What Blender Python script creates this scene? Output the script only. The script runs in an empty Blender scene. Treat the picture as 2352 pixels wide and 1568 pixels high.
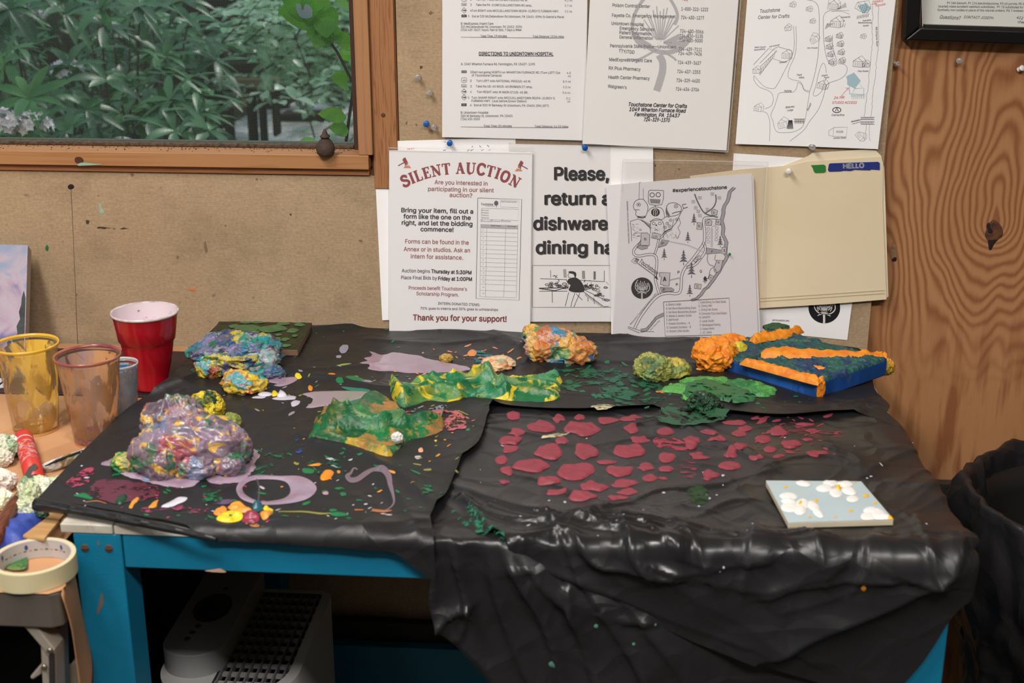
import bpy, bmesh, math, random
import numpy as np
from mathutils import Vector, Matrix, geometry

# ------------------------------------------------------------------ camera, world, light
S = bpy.context.scene
COL = S.collection
T = 0.80                      # bench top height
F = 3000.0                    # focal length in pixels of a 2352 wide frame
CAM = np.array([0.0, -1.94, T + 0.632])
PITCH, YAW = math.radians(18.3), math.radians(4.45)
ROT = Matrix.Rotation(YAW, 3, 'Z') @ Matrix.Rotation(math.pi/2 - PITCH, 3, 'X')
RM = np.array(ROT)
cd = bpy.data.cameras.new('camera'); cam = bpy.data.objects.new('camera', cd); COL.objects.link(cam)
cam.location = CAM; cam.rotation_euler = ROT.to_euler()
cd.sensor_width = 36.0; cd.lens = F*36.0/2352.0; cd.clip_start = 0.05; cd.clip_end = 100
cd.dof.use_dof = True; cd.dof.focus_distance = 2.0; cd.dof.aperture_fstop = 7.0
S.camera = cam
S.view_settings.view_transform = 'Standard'; S.view_settings.look = 'None'
S.view_settings.gamma = 1.0; S.view_settings.exposure = 0.0; S.view_settings.use_curve_mapping = False

def lin(h):
    h = h.lstrip('#'); o = []
    for i in (0, 2, 4):
        c = int(h[i:i+2], 16)/255.0
        o.append(c/12.92 if c <= 0.04045 else ((c+0.055)/1.055)**2.4)
    return (o[0], o[1], o[2], 1.0)

W = bpy.data.worlds.new('world'); S.world = W; W.use_nodes = True
wn = W.node_tree.nodes; wl = W.node_tree.links
bg = wn['Background']; tc = wn.new('ShaderNodeTexCoord'); sx = wn.new('ShaderNodeSeparateXYZ'); cr = wn.new('ShaderNodeValToRGB')
wl.new(tc.outputs['Generated'], sx.inputs[0]); wl.new(sx.outputs['Z'], cr.inputs[0]); wl.new(cr.outputs[0], bg.inputs[0])
cr.color_ramp.elements[0].position = 0.0; cr.color_ramp.elements[0].color = (0.22, 0.34, 0.26, 1)
cr.color_ramp.elements[1].position = 0.5; cr.color_ramp.elements[1].color = (0.66, 0.86, 1.0, 1)
bg.inputs[1].default_value = 1.0

def sunlamp(rx, ry, rz, e, col):
    d = bpy.data.lights.new('sun', 'SUN'); d.energy = e; d.angle = math.radians(2.0); d.color = col
    o = bpy.data.objects.new('sun', d); COL.objects.link(o); o.rotation_euler = (rx, ry, rz)
sunlamp(math.radians(-38), math.radians(22), 0, 1.6, (1.0, 0.96, 0.9))

def area(name, loc, target, sx_, sy_, power, col=(1, 1, 1)):
    d = bpy.data.lights.new(name, 'AREA'); d.shape = 'RECTANGLE'; d.size = sx_; d.size_y = sy_; d.energy = power; d.color = col
    o = bpy.data.objects.new(name, d); COL.objects.link(o); o.location = loc
    o.rotation_euler = (Vector(target)-Vector(loc)).to_track_quat('-Z', 'Y').to_euler()
    return o
area('ceiling_light_tube', (-0.95, -1.45, 2.62), (-0.95, -1.45, 0), 0.3, 1.4, 52, (1.0, 0.955, 0.91))
area('ceiling_light_tube', (0.45, -2.35, 2.62), (0.45, -2.35, 0), 1.2, 0.3, 62, (1.0, 0.955, 0.91))
area('ceiling_light_tube', (-1.2, -3.6, 2.62), (-1.2, -3.6, 0), 0.3, 1.3, 5, (1.0, 0.95, 0.9))
area('left_area_light', (-2.5, -1.9, 1.75), (0, -0.4, 0.9), 1.0, 0.8, 9, (0.92, 0.97, 1.0))  # soft cool area lamp out of view, in front of the closed left wall

# ------------------------------------------------------------------ helpers
def up(px, py, axis, val):
    """the point where the sight line through a pixel meets a plane of the room"""
    px = np.asarray(px, float); py = np.asarray(py, float)
    d = np.stack([(px-1176)/F, -(py-784)/F, -np.ones_like(px)], -1) @ RM.T
    t = (val - CAM[axis])/d[..., axis]
    return CAM + d*t[..., None]
def P(px, py, z=T):
    return up(px, py, 2, z)
def WL(px, py, y=0.0):
    return up(px, py, 1, y)

_perm = np.random.RandomState(7).permutation(256); _perm = np.concatenate([_perm]*3)
_g = np.random.RandomState(11).normal(size=(256, 3)); _g /= np.linalg.norm(_g, axis=1)[:, None]
def pn(x, y, z=0.0, seed=0):
    x = np.asarray(x, float)+seed*17.31; y = np.asarray(y, float)+seed*5.77; z = np.zeros_like(x)+z+seed*3.19
    xi = np.floor(x).astype(int); yi = np.floor(y).astype(int); zi = np.floor(z).astype(int)
    fx, fy, fz = x-xi, y-yi, z-zi
    u = fx*fx*fx*(fx*(fx*6-15)+10); v = fy*fy*fy*(fy*(fy*6-15)+10); w = fz*fz*fz*(fz*(fz*6-15)+10)
    def gr(a, b, c):
        h = _perm[_perm[_perm[(xi+a) & 255]+((yi+b) & 255)]+((zi+c) & 255)]
        q = _g[h]
        return q[..., 0]*(fx-a)+q[..., 1]*(fy-b)+q[..., 2]*(fz-c)
    def L(a, b, t): return a+(b-a)*t
    return L(L(L(gr(0,0,0), gr(1,0,0), u), L(gr(0,1,0), gr(1,1,0), u), v),
             L(L(gr(0,0,1), gr(1,0,1), u), L(gr(0,1,1), gr(1,1,1), u), v), w)
def fbm(x, y, z=0.0, seed=0, o=4):
    r = 0; a = 1
    for i in range(o):
        r = r + a*pn(np.asarray(x)*2**i, np.asarray(y)*2**i, np.asarray(z)*2**i, seed+i); a *= 0.5
    return r
def film(x, y, seed=0, f=9.0):
    """creased thin film: straight folds that fade in and out"""
    rs = np.random.RandomState(seed+100); h = 0
    for k in range(9):
        a = rs.uniform(0, math.pi); q = f*rs.uniform(0.5, 2.4)
        wx = x+0.05*pn(x*3, y*3, k, seed); wy = y+0.05*pn(x*3, y*3, k+9, seed)
        p = (wx*math.cos(a)+wy*math.sin(a))*q+rs.uniform(0, 9)
        tri = np.abs((p % 1.0)-0.5)*2
        m = np.clip(pn(x*4.2, y*4.2, k*3.3, seed+5)*2.6+0.25, 0, 1)
        h = h + (tri**1.5)*m/q
    return h*f/4.5

def smooth_closed(pts, n=6):
    pts = [tuple(p) for p in pts]; o = []; N = len(pts)
    for i in range(N):
        p0, p1, p2, p3 = [np.array(pts[(i+k-1) % N], float) for k in range(4)]
        for j in range(n):
            t = j/n
            o.append(0.5*((2*p1)+(-p0+p2)*t+(2*p0-5*p1+4*p2-p3)*t*t+(-p0+3*p1-3*p2+p3)*t**3))
    return np.array(o)
def smooth_open(pts, n=6):
    pts = [np.array(p, float) for p in pts]; q = [2*pts[0]-pts[1]]+pts+[2*pts[-1]-pts[-2]]; o = []
    for i in range(len(pts)-1):
        p0, p1, p2, p3 = q[i:i+4]
        for j in range(n):
            t = j/n
            o.append(0.5*((2*p1)+(-p0+p2)*t+(2*p0-5*p1+4*p2-p3)*t*t+(-p0+3*p1-3*p2+p3)*t**3))
    o.append(pts[-1]); return np.array(o)
def inside(pts, poly):
    x, y = pts[:, 0], pts[:, 1]; r = np.zeros(len(pts), bool); n = len(poly)
    for i in range(n):
        x1, y1 = poly[i]; x2, y2 = poly[(i+1) % n]
        if y1 == y2: continue
        c = ((y1 > y) != (y2 > y)) & (x < (x2-x1)*(y-y1)/(y2-y1)+x1)
        r ^= c
    return r
def segdist(pts, line, closed=False):
    n = len(line); d = np.full(len(pts), 1e9)
    for i in range(n if closed else n-1):
        a = line[i]; b = line[(i+1) % n]; ab = b-a; L = (ab**2).sum()
        if L < 1e-14: continue
        t = np.clip(((pts-a)@ab)/L, 0, 1)
        d = np.minimum(d, np.linalg.norm(pts-(a+t[:, None]*ab), axis=1))
    return d
def densify(poly, sp):
    o = []; n = len(poly)
    for i in range(n):
        a, b = poly[i], poly[(i+1) % n]; k = max(1, int(np.linalg.norm(b-a)/sp))
        for j in range(k): o.append(a+(b-a)*j/k)
    return np.array(o)
def cdt(poly, sp):
    """triangles that fill an outline"""
    poly = densify(np.asarray(poly, float), sp)
    lo, hi = poly.min(0), poly.max(0)
    ys = np.arange(lo[1], hi[1], sp*0.866); g = []
    for i, y in enumerate(ys):
        xs = np.arange(lo[0]+(i % 2)*sp/2, hi[0], sp)
        g.append(np.stack([xs, np.full_like(xs, y)], 1))
    g = np.concatenate(g) if g else np.zeros((0, 2))
    if len(g):
        g = g[inside(g, poly)]
        if len(g): g = g[segdist(g, poly, True) > sp*0.45]
    n = len(poly); allp = np.concatenate([poly, g])
    v, e, f, *_ = geometry.delaunay_2d_cdt([Vector(p) for p in allp.tolist()], [(i, (i+1) % n) for i in range(n)], [], 1, 1e-7, False)
    vv = np.array([(a.x, a.y) for a in v]); ff = np.array([tuple(t) for t in f]); cen = vv[ff].mean(1)
    return vv, [tuple(t) for t in ff[inside(cen, poly)].tolist()], poly

# ---- materials
MATS = {}
def mat(name, col, rough=0.5, metal=0.0, spec=0.5, bump=0.0, bscale=80.0, var=0.0, vscale=6.0, col2=None, coat=0.0, trans=0.0, alpha=1.0, stretch=(1, 1, 1), detail=4.0, sss=0.0):
    if name in MATS: return MATS[name]
    m = bpy.data.materials.new(name); m.use_nodes = True; MATS[name] = m
    n = m.node_tree.nodes; l = m.node_tree.links; b = n['Principled BSDF']
    c = lin(col) if isinstance(col, str) else col
    b.inputs['Base Color'].default_value = c; b.inputs['Roughness'].default_value = rough
    b.inputs['Metallic'].default_value = metal; b.inputs['Specular IOR Level'].default_value = spec
    b.inputs['Coat Weight'].default_value = coat; b.inputs['Transmission Weight'].default_value = trans; b.inputs['Alpha'].default_value = alpha
    if var or bump:
        t = n.new('ShaderNodeTexCoord'); mp = n.new('ShaderNodeMapping'); l.new(t.outputs['Object'], mp.inputs[0]); mp.inputs['Scale'].default_value = stretch
    if var:
        nz = n.new('ShaderNodeTexNoise'); nz.inputs['Scale'].default_value = vscale; nz.inputs['Detail'].default_value = detail
        l.new(mp.outputs[0], nz.inputs['Vector'])
        r = n.new('ShaderNodeValToRGB'); l.new(nz.outputs[0], r.inputs[0]); l.new(r.outputs[0], b.inputs['Base Color'])
        c2 = lin(col2) if col2 else tuple(max(0, x*(1-var)) for x in c[:3])+(1,)
        r.color_ramp.elements[0].position = 0.35; r.color_ramp.elements[0].color = c2
        r.color_ramp.elements[1].position = 0.65; r.color_ramp.elements[1].color = c
    if bump:
        nb = n.new('ShaderNodeTexNoise'); nb.inputs['Scale'].default_value = bscale; nb.inputs['Detail'].default_value = 4
        l.new(mp.outputs[0], nb.inputs['Vector'])
        bp = n.new('ShaderNodeBump'); bp.inputs['Strength'].default_value = bump; bp.inputs['Distance'].default_value = 0.002
        l.new(nb.outputs[0], bp.inputs['Height']); l.new(bp.outputs[0], b.inputs['Normal'])
    return m
def paint(name, cols, scale=70.0, rough=0.34, bump=0.5, top=None, topt=0.60, warp=0.9, spec=0.5, stretch=(1, 1, 1)):
    """thick half mixed paint: two sets of feathered colour patches, then streaks of one more colour"""
    if name in MATS: return MATS[name]
    m = bpy.data.materials.new(name); m.use_nodes = True; MATS[name] = m
    n = m.node_tree.nodes; l = m.node_tree.links; b = n['Principled BSDF']
    b.inputs['Roughness'].default_value = rough; b.inputs['Specular IOR Level'].default_value = spec
    t = n.new('ShaderNodeTexCoord'); mp = n.new('ShaderNodeMapping'); l.new(t.outputs['Object'], mp.inputs[0]); mp.inputs['Scale'].default_value = stretch
    nz = n.new('ShaderNodeTexNoise'); nz.inputs['Scale'].default_value = scale*0.9; nz.inputs['Detail'].default_value = 7; nz.inputs['Roughness'].default_value = 0.68
    l.new(mp.outputs[0], nz.inputs['Vector'])
    sb = n.new('ShaderNodeVectorMath'); sb.operation = 'SUBTRACT'; l.new(nz.outputs['Color'], sb.inputs[0]); sb.inputs[1].default_value = (0.5, 0.5, 0.5)
    def layer(sc_, off, wp):
        sc = n.new('ShaderNodeVectorMath'); sc.operation = 'SCALE'; l.new(sb.outputs[0], sc.inputs[0]); sc.inputs['Scale'].default_value = wp/sc_
        ad = n.new('ShaderNodeVectorMath'); ad.operation = 'ADD'; l.new(mp.outputs[0], ad.inputs[0]); l.new(sc.outputs[0], ad.inputs[1])
        a2 = n.new('ShaderNodeVectorMath'); a2.operation = 'ADD'; l.new(ad.outputs[0], a2.inputs[0]); a2.inputs[1].default_value = (off, off*2, off*3)
        vo = n.new('ShaderNodeTexVoronoi'); vo.inputs['Scale'].default_value = sc_; l.new(a2.outputs[0], vo.inputs['Vector'])
        sp = n.new('ShaderNodeSeparateColor'); l.new(vo.outputs['Color'], sp.inputs[0])
        r = n.new('ShaderNodeValToRGB'); r.color_ramp.interpolation = 'CONSTANT'; l.new(sp.outputs[0], r.inputs[0]); el = r.color_ramp.elements
        while len(el) > 1: el.remove(el[-1])
        for i, c in enumerate(cols):
            e = el[0] if i == 0 else el.new(i/len(cols))
            e.position = i/len(cols); e.color = lin(c)
        return r.outputs[0]
    A_ = layer(scale*0.6, 0.0, 2.9*warp); B_ = layer(scale*1.3, 1.7, 4.0*warp)
    nm = n.new('ShaderNodeTexNoise'); nm.inputs['Scale'].default_value = scale*1.1; nm.inputs['Detail'].default_value = 6; nm.inputs['Distortion'].default_value = 0.8; l.new(mp.outputs[0], nm.inputs['Vector'])
    mr0 = n.new('ShaderNodeMapRange'); mr0.inputs[1].default_value = 0.42; mr0.inputs[2].default_value = 0.66; mr0.inputs[4].default_value = 0.5; l.new(nm.outputs[0], mr0.inputs[0])
    mx0 = n.new('ShaderNodeMix'); mx0.data_type = 'RGBA'; l.new(mr0.outputs[0], mx0.inputs[0]); l.new(A_, mx0.inputs[6]); l.new(B_, mx0.inputs[7]); out = mx0.outputs[2]
    if top:
        n2 = n.new('ShaderNodeTexNoise'); n2.inputs['Scale'].default_value = scale*0.75; n2.inputs['Detail'].default_value = 3.5; n2.inputs['Distortion'].default_value = 1.6
        l.new(mp.outputs[0], n2.inputs['Vector'])
        mr = n.new('ShaderNodeMapRange'); mr.inputs[1].default_value = topt-0.03; mr.inputs[2].default_value = topt+0.03
        l.new(n2.outputs[0], mr.inputs[0])
        mx = n.new('ShaderNodeMix'); mx.data_type = 'RGBA'; l.new(mr.outputs[0], mx.inputs[0]); l.new(out, mx.inputs[6]); mx.inputs[7].default_value = lin(top)
        out = mx.outputs[2]
    l.new(out, b.inputs['Base Color'])
    nb = n.new('ShaderNodeTexNoise'); nb.inputs['Scale'].default_value = scale*1.8; nb.inputs['Detail'].default_value = 6; nb.inputs['Distortion'].default_value = 0.6; l.new(mp.outputs[0], nb.inputs['Vector'])
    bp = n.new('ShaderNodeBump'); bp.inputs['Strength'].default_value = bump; bp.inputs['Distance'].default_value = 0.003
    l.new(nb.outputs[0], bp.inputs['Height']); l.new(bp.outputs[0], b.inputs['Normal'])
    return m
def smear(name, col, thr=0.5, scale=60.0, stretch=(1, 1, 1), rough=0.5, col2=None, soft=0.03):
    """dry-brushed paint with bare gaps"""
    if name in MATS: return MATS[name]
    m = bpy.data.materials.new(name); m.use_nodes = True; MATS[name] = m
    n = m.node_tree.nodes; l = m.node_tree.links; b = n['Principled BSDF']
    b.inputs['Base Color'].default_value = lin(col); b.inputs['Roughness'].default_value = rough
    t = n.new('ShaderNodeTexCoord'); mp = n.new('ShaderNodeMapping'); l.new(t.outputs['Object'], mp.inputs[0]); mp.inputs['Scale'].default_value = stretch
    nz = n.new('ShaderNodeTexNoise'); nz.inputs['Scale'].default_value = scale; nz.inputs['Detail'].default_value = 6; nz.inputs['Roughness'].default_value = 0.7
    l.new(mp.outputs[0], nz.inputs['Vector'])
    mr = n.new('ShaderNodeMapRange'); mr.inputs[1].default_value = thr-soft; mr.inputs[2].default_value = thr+soft; l.new(nz.outputs[0], mr.inputs[0])
    l.new(mr.outputs[0], b.inputs['Alpha'])
    if col2:
        n2 = n.new('ShaderNodeTexNoise'); n2.inputs['Scale'].default_value = scale*0.5; l.new(mp.outputs[0], n2.inputs['Vector'])
        r = n.new('ShaderNodeValToRGB'); l.new(n2.outputs[0], r.inputs[0]); r.color_ramp.elements[0].color = lin(col2); r.color_ramp.elements[1].color = lin(col)
        r.color_ramp.elements[0].position = 0.45; r.color_ramp.elements[1].position = 0.55; l.new(r.outputs[0], b.inputs['Base Color'])
    return m

# ---- objects
def thing(name, label, cat, loc=(0, 0, 0), group=None):
    o = bpy.data.objects.new(name, None); COL.objects.link(o); o.location = [float(a) for a in loc]; o.empty_display_size = 0.05
    o['label'] = label; o['category'] = cat
    if group: o['group'] = group
    return o
def tag(o, label, cat, group=None, kind=None):
    o['label'] = label; o['category'] = cat
    if group: o['group'] = group
    if kind: o['kind'] = kind
    return o
def root_loc(p):
    l = Vector((0, 0, 0))
    while p is not None: l = l+p.location; p = p.parent
    return np.array(l)
class MB:
    def __init__(s): s.v = []; s.f = []; s.m = []; s.n = 0
    def add(s, v, f, mi=0):
        v = np.asarray(v, float).reshape(-1, 3); s.v.append(v); s.f += [tuple(i+s.n for i in q) for q in f]; s.m += [mi]*len(f); s.n += len(v); return s
    def box(s, x0, x1, y0, y1, z0, z1, mi=0):
        v = [(x, y, z) for x in (x0, x1) for y in (y0, y1) for z in (z0, z1)]
        return s.add(v, [(0,1,3,2),(4,6,7,5),(0,4,5,1),(2,3,7,6),(0,2,6,4),(1,5,7,3)], mi)
    def prism(s, top, dz, mi=0):
        """solid below a top outline; dz is the vector down"""
        top = np.asarray(top, float); n = len(top); v = np.concatenate([top, top+np.array(dz)])
        return s.add(v, [tuple(range(n)), tuple(range(2*n-1, n-1, -1))]+[(i, (i+n), (i+1) % n+n, (i+1) % n) for i in range(n)], mi)
    def lathe(s, c, prof, n=32, mi=0, axis=(0, 0, 1), phase=0.0, wob=None):
        ax = Vector(axis).normalized(); q = Vector((0, 0, 1)).rotation_difference(ax); v = []
        for r, h in prof:
            for i in range(n):
                a = 2*math.pi*i/n+phase; rr = r*(wob(a, h) if wob else 1)
                p = q @ Vector((rr*math.cos(a), rr*math.sin(a), h)); v.append((c[0]+p.x, c[1]+p.y, c[2]+p.z))
        f = []
        for j in range(len(prof)-1):
            for i in range(n): f.append((j*n+i, j*n+(i+1) % n, (j+1)*n+(i+1) % n, (j+1)*n+i))
        if prof[0][0] > 1e-6: f.append(tuple(range(n-1, -1, -1)))
        if prof[-1][0] > 1e-6: f.append(tuple((len(prof)-1)*n+i for i in range(n)))
        return s.add(v, f, mi)
    def shell(s, c, prof, n=32, mi=0, axis=(0, 0, 1), wob=None):
        """open lathe, no caps"""
        k = len(s.f); s.lathe(c, prof, n, mi, axis, 0.0, wob)
        for q in (0, 1):
            if len(s.f[-1]) == n: s.f.pop(); s.m.pop()
        return s
    def tube(s, pts, r, n=10, mi=0, caps=True):
        pts = [np.array(p, float) for p in pts]; rs = r if hasattr(r, '__len__') else [r]*len(pts); v = []
        prev = None
        for i, p in enumerate(pts):
            d = pts[min(i+1, len(pts)-1)]-pts[max(i-1, 0)]; d = d/np.linalg.norm(d)
            a = prev if prev is not None else (np.array([0, 0, 1.0]) if abs(d[2]) < 0.9 else np.array([1.0, 0, 0]))
            a = a-d*(a@d); a = a/np.linalg.norm(a); prev = a; b = np.cross(d, a)
            for k in range(n):
                t = 2*math.pi*k/n; v.append(p+rs[i]*(a*math.cos(t)+b*math.sin(t)))
        f = []
        for j in range(len(pts)-1):
            for k in range(n): f.append((j*n+k, j*n+(k+1) % n, (j+1)*n+(k+1) % n, (j+1)*n+k))
        if caps: f.append(tuple(range(n-1, -1, -1))); f.append(tuple((len(pts)-1)*n+k for k in range(n)))
        return s.add(v, f, mi)
    def build(s, name, mats, parent=None, smooth=False, bevel=0.0, solid=0.0, loc=None, auto=True):
        v = np.concatenate(s.v) if s.v else np.zeros((0, 3))
        L = root_loc(parent) if parent is not None else (np.array(loc) if loc is not None else np.zeros(3))
        me = bpy.data.meshes.new(name); me.from_pydata((v-L).tolist(), [], s.f)
        mats = mats if isinstance(mats, (list, tuple)) else [mats]
        for m in mats: me.materials.append(m)
        if len(mats) > 1: me.polygons.foreach_set('material_index', s.m)
        if smooth: me.polygons.foreach_set('use_smooth', [True]*len(me.polygons))
        me.update()
        o = bpy.data.objects.new(name, me); COL.objects.link(o)
        if parent is not None: o.parent = parent
        elif loc is not None: o.location = [float(a) for a in L]
        if bevel:
            b = o.modifiers.new('bevel', 'BEVEL'); b.width = bevel; b.segments = 2; b.limit_method = 'ANGLE'
            me.polygons.foreach_set('use_smooth', [True]*len(me.polygons)); b.harden_normals = True
        if solid:
            b = o.modifiers.new('solid', 'SOLIDIFY'); b.thickness = solid; b.offset = 0
        return o
def struct(mb, name, mats, **k):
    o = mb.build(name, mats, **k); o['kind'] = 'structure'; return o
# ------------------------------------------------------------------ room shell
def board_material():
    m = bpy.data.materials.new('homasote'); m.use_nodes = True; n = m.node_tree.nodes; l = m.node_tree.links; b = n['Principled BSDF']
    b.inputs['Roughness'].default_value = 0.85; b.inputs['Specular IOR Level'].default_value = 0.15
    t = n.new('ShaderNodeTexCoord')
    def nz(scale, stretch, det=4, rough=0.55):
        mp = n.new('ShaderNodeMapping'); mp.inputs['Scale'].default_value = stretch; l.new(t.outputs['Object'], mp.inputs[0])
        x = n.new('ShaderNodeTexNoise'); x.inputs['Scale'].default_value = scale; x.inputs['Detail'].default_value = det; x.inputs['Roughness'].default_value = rough
        l.new(mp.outputs[0], x.inputs['Vector']); return x.outputs[0]
    def ramp(x, p0, c0, p1, c1):
        r = n.new('ShaderNodeValToRGB'); l.new(x, r.inputs[0]); e = r.color_ramp.elements
        e[0].position = p0; e[0].color = c0; e[1].position = p1; e[1].color = c1; return r.outputs[0]
    def mul(a, bb, f=1.0):
        x = n.new('ShaderNodeMix'); x.data_type = 'RGBA'; x.blend_type = 'MULTIPLY'; x.inputs[0].default_value = f; l.new(a, x.inputs[6]); l.new(bb, x.inputs[7]); return x.outputs[2]
    g = lambda v: (v, v, v, 1)
    base = ramp(nz(3.5, (1, 1, 1)), 0.3, lin('#a88f70'), 0.7, lin('#b89f80'))
    weave = ramp(nz(30, (1, 1, 26), 2), 0.35, g(0.92), 0.65, g(1.04))
    fib = ramp(nz(220, (1, 1, 1), 3), 0.3, g(0.84), 0.7, g(1.08))
    spots = ramp(nz(70, (1, 1, 1), 2), 0.26, g(0.6), 0.32, g(1.0))
    blot = ramp(nz(9, (1, 1, 1), 5, 0.7), 0.33, g(0.80), 0.52, g(1.0))
    l.new(mul(mul(mul(mul(base, weave), fib), spots), blot), b.inputs['Base Color'])
    bp = n.new('ShaderNodeBump'); bp.inputs['Strength'].default_value = 0.25; bp.inputs['Distance'].default_value = 0.002
    l.new(nz(160, (1, 1, 3)), bp.inputs['Height']); l.new(bp.outputs[0], b.inputs['Normal'])
    return m
def ply_material(kx, kz, k2x, k2z):
    m = bpy.data.materials.new('plywood'); m.use_nodes = True; n = m.node_tree.nodes; l = m.node_tree.links; b = n['Principled BSDF']
    b.inputs['Roughness'].default_value = 0.42; b.inputs['Specular IOR Level'].default_value = 0.4
    t = n.new('ShaderNodeTexCoord'); sp = n.new('ShaderNodeSeparateXYZ'); l.new(t.outputs['Object'], sp.inputs[0]); X, Z = sp.outputs['X'], sp.outputs['Z']
    def M(op, a, bb=None, c=None):
        x = n.new('ShaderNodeMath'); x.operation = op
        for i, q in enumerate((a, bb, c)):
            if q is None: continue
            if isinstance(q, (int, float)): x.inputs[i].default_value = q
            else: l.new(q, x.inputs[i])
        return x.outputs[0]
    def nz(scale, st, det=3, seed=0.0):
        mp = n.new('ShaderNodeMapping'); mp.inputs['Scale'].default_value = st; mp.inputs['Location'].default_value = (seed, seed, seed); l.new(t.outputs['Object'], mp.inputs[0])
        x = n.new('ShaderNodeTexNoise'); x.inputs['Scale'].default_value = scale; x.inputs['Detail'].default_value = det; l.new(mp.outputs[0], x.inputs['Vector']); return x.outputs[0]
    dx = M('SUBTRACT', X, kx); dz = M('SUBTRACT', Z, kz+0.03)
    # oval rings, longer upward than downward
    up_ = M('GREATER_THAN', dz, 0.0)
    sc = M('ADD', M('MULTIPLY', up_, -0.30), 0.50)
    r1 = M('SQRT', M('ADD', M('MULTIPLY', dx, dx), M('POWER', M('ABSOLUTE', M('MULTIPLY', dz, sc)), 2.0)))
    d2x = M('SUBTRACT', X, k2x); d2z = M('MULTIPLY', M('SUBTRACT', Z, k2z), 0.35)
    r2 = M('ADD', M('MULTIPLY', d2x, d2x), M('MULTIPLY', d2z, d2z))
    g2 = M('MULTIPLY', M('POWER', 2.718, M('MULTIPLY', r2, -900.0)), 0.030)
    kd = M('SUBTRACT', Z, kz); r3 = M('ADD', M('MULTIPLY', dx, dx), M('MULTIPLY', kd, kd))
    g3 = M('MULTIPLY', M('POWER', 2.718, M('MULTIPLY', r3, -1500.0)), -0.03)
    w1 = M('MULTIPLY', M('SUBTRACT', nz(7, (1.6, 1, 0.6), 2), 0.5), 0.10)
    w2 = M('MULTIPLY', M('SUBTRACT', nz(38, (1, 1, 0.3), 3, 3.0), 0.5), 0.008)
    ph = M('ADD', M('ADD', M('ADD', r1, g2), M('ADD', w1, w2)), g3)
    s = M('ADD', M('MULTIPLY', M('SINE', M('MULTIPLY', ph, 520.0)), 0.5), 0.5)
    s = M('POWER', s, 1.6)
    # broad feathered bands lower down
    br = nz(16, (2.6, 1, 0.35), 5, 7.0)
    low = n.new('ShaderNodeMapRange'); l.new(Z, low.inputs[0]); low.inputs[1].default_value = 0.86; low.inputs[2].default_value = 0.72
    r_b = n.new('ShaderNodeMapRange'); l.new(br, r_b.inputs[0]); r_b.inputs[1].default_value = 0.47; r_b.inputs[2].default_value = 0.60
    mixf = n.new('ShaderNodeMix'); mixf.data_type = 'FLOAT'; l.new(low.outputs[0], mixf.inputs[0]); l.new(s, mixf.inputs[2]); l.new(r_b.outputs[0], mixf.inputs[3])
    fine = nz(130, (3, 1, 0.12), 4, 1.0); fac = M('ADD', M('MULTIPLY', mixf.outputs[0], 0.8), M('MULTIPLY', fine, 0.35))
    big = nz(4, (1, 1, 0.5), 2, 5.0)
    r = n.new('ShaderNodeValToRGB'); l.new(fac, r.inputs[0]); e = r.color_ramp.elements
    e[0].position = 0.10; e[0].color = lin('#bd8a5f'); e[1].position = 1.05; e[1].color = lin('#96613f')
    mm = n.new('ShaderNodeMix'); mm.data_type = 'RGBA'; mm.blend_type = 'MULTIPLY'; mm.inputs[0].default_value = 0.8
    rb = n.new('ShaderNodeValToRGB'); l.new(big, rb.inputs[0]); rb.color_ramp.elements[0].position = 0.3; rb.color_ramp.elements[0].color = (0.80, 0.74, 0.66, 1); rb.color_ramp.elements[1].position = 0.65
    l.new(r.outputs[0], mm.inputs[6]); l.new(rb.outputs[0], mm.inputs[7]); l.new(mm.outputs[2], b.inputs['Base Color'])
    return m
def wood(name, c1, c2, axis='X', scale=60.0, rough=0.5):
    if name in MATS: return MATS[name]
    m = bpy.data.materials.new(name); m.use_nodes = True; MATS[name] = m; n = m.node_tree.nodes; l = m.node_tree.links; b = n['Principled BSDF']
    b.inputs['Roughness'].default_value = rough; b.inputs['Specular IOR Level'].default_value = 0.35
    t = n.new('ShaderNodeTexCoord'); mp = n.new('ShaderNodeMapping'); l.new(t.outputs['Object'], mp.inputs[0])
    mp.inputs['Scale'].default_value = {'X': (0.04, 1, 1), 'Z': (1, 1, 0.04), 'Y': (1, 0.04, 1)}[axis]
    nz = n.new('ShaderNodeTexNoise'); nz.inputs['Scale'].default_value = scale; nz.inputs['Detail'].default_value = 5; nz.inputs['Distortion'].default_value = 0.6; l.new(mp.outputs[0], nz.inputs['Vector'])
    wv = n.new('ShaderNodeMath'); wv.operation = 'SINE'; mu = n.new('ShaderNodeMath'); mu.operation = 'MULTIPLY'; mu.inputs[1].default_value = 42.0
    l.new(nz.outputs[0], mu.inputs[0]); l.new(mu.outputs[0], wv.inputs[0])
    r = n.new('ShaderNodeValToRGB'); l.new(wv.outputs[0], r.inputs[0]); r.color_ramp.elements[0].color = lin(c1); r.color_ramp.elements[1].color = lin(c2)
    l.new(r.outputs[0], b.inputs['Base Color'])
    return m

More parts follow.
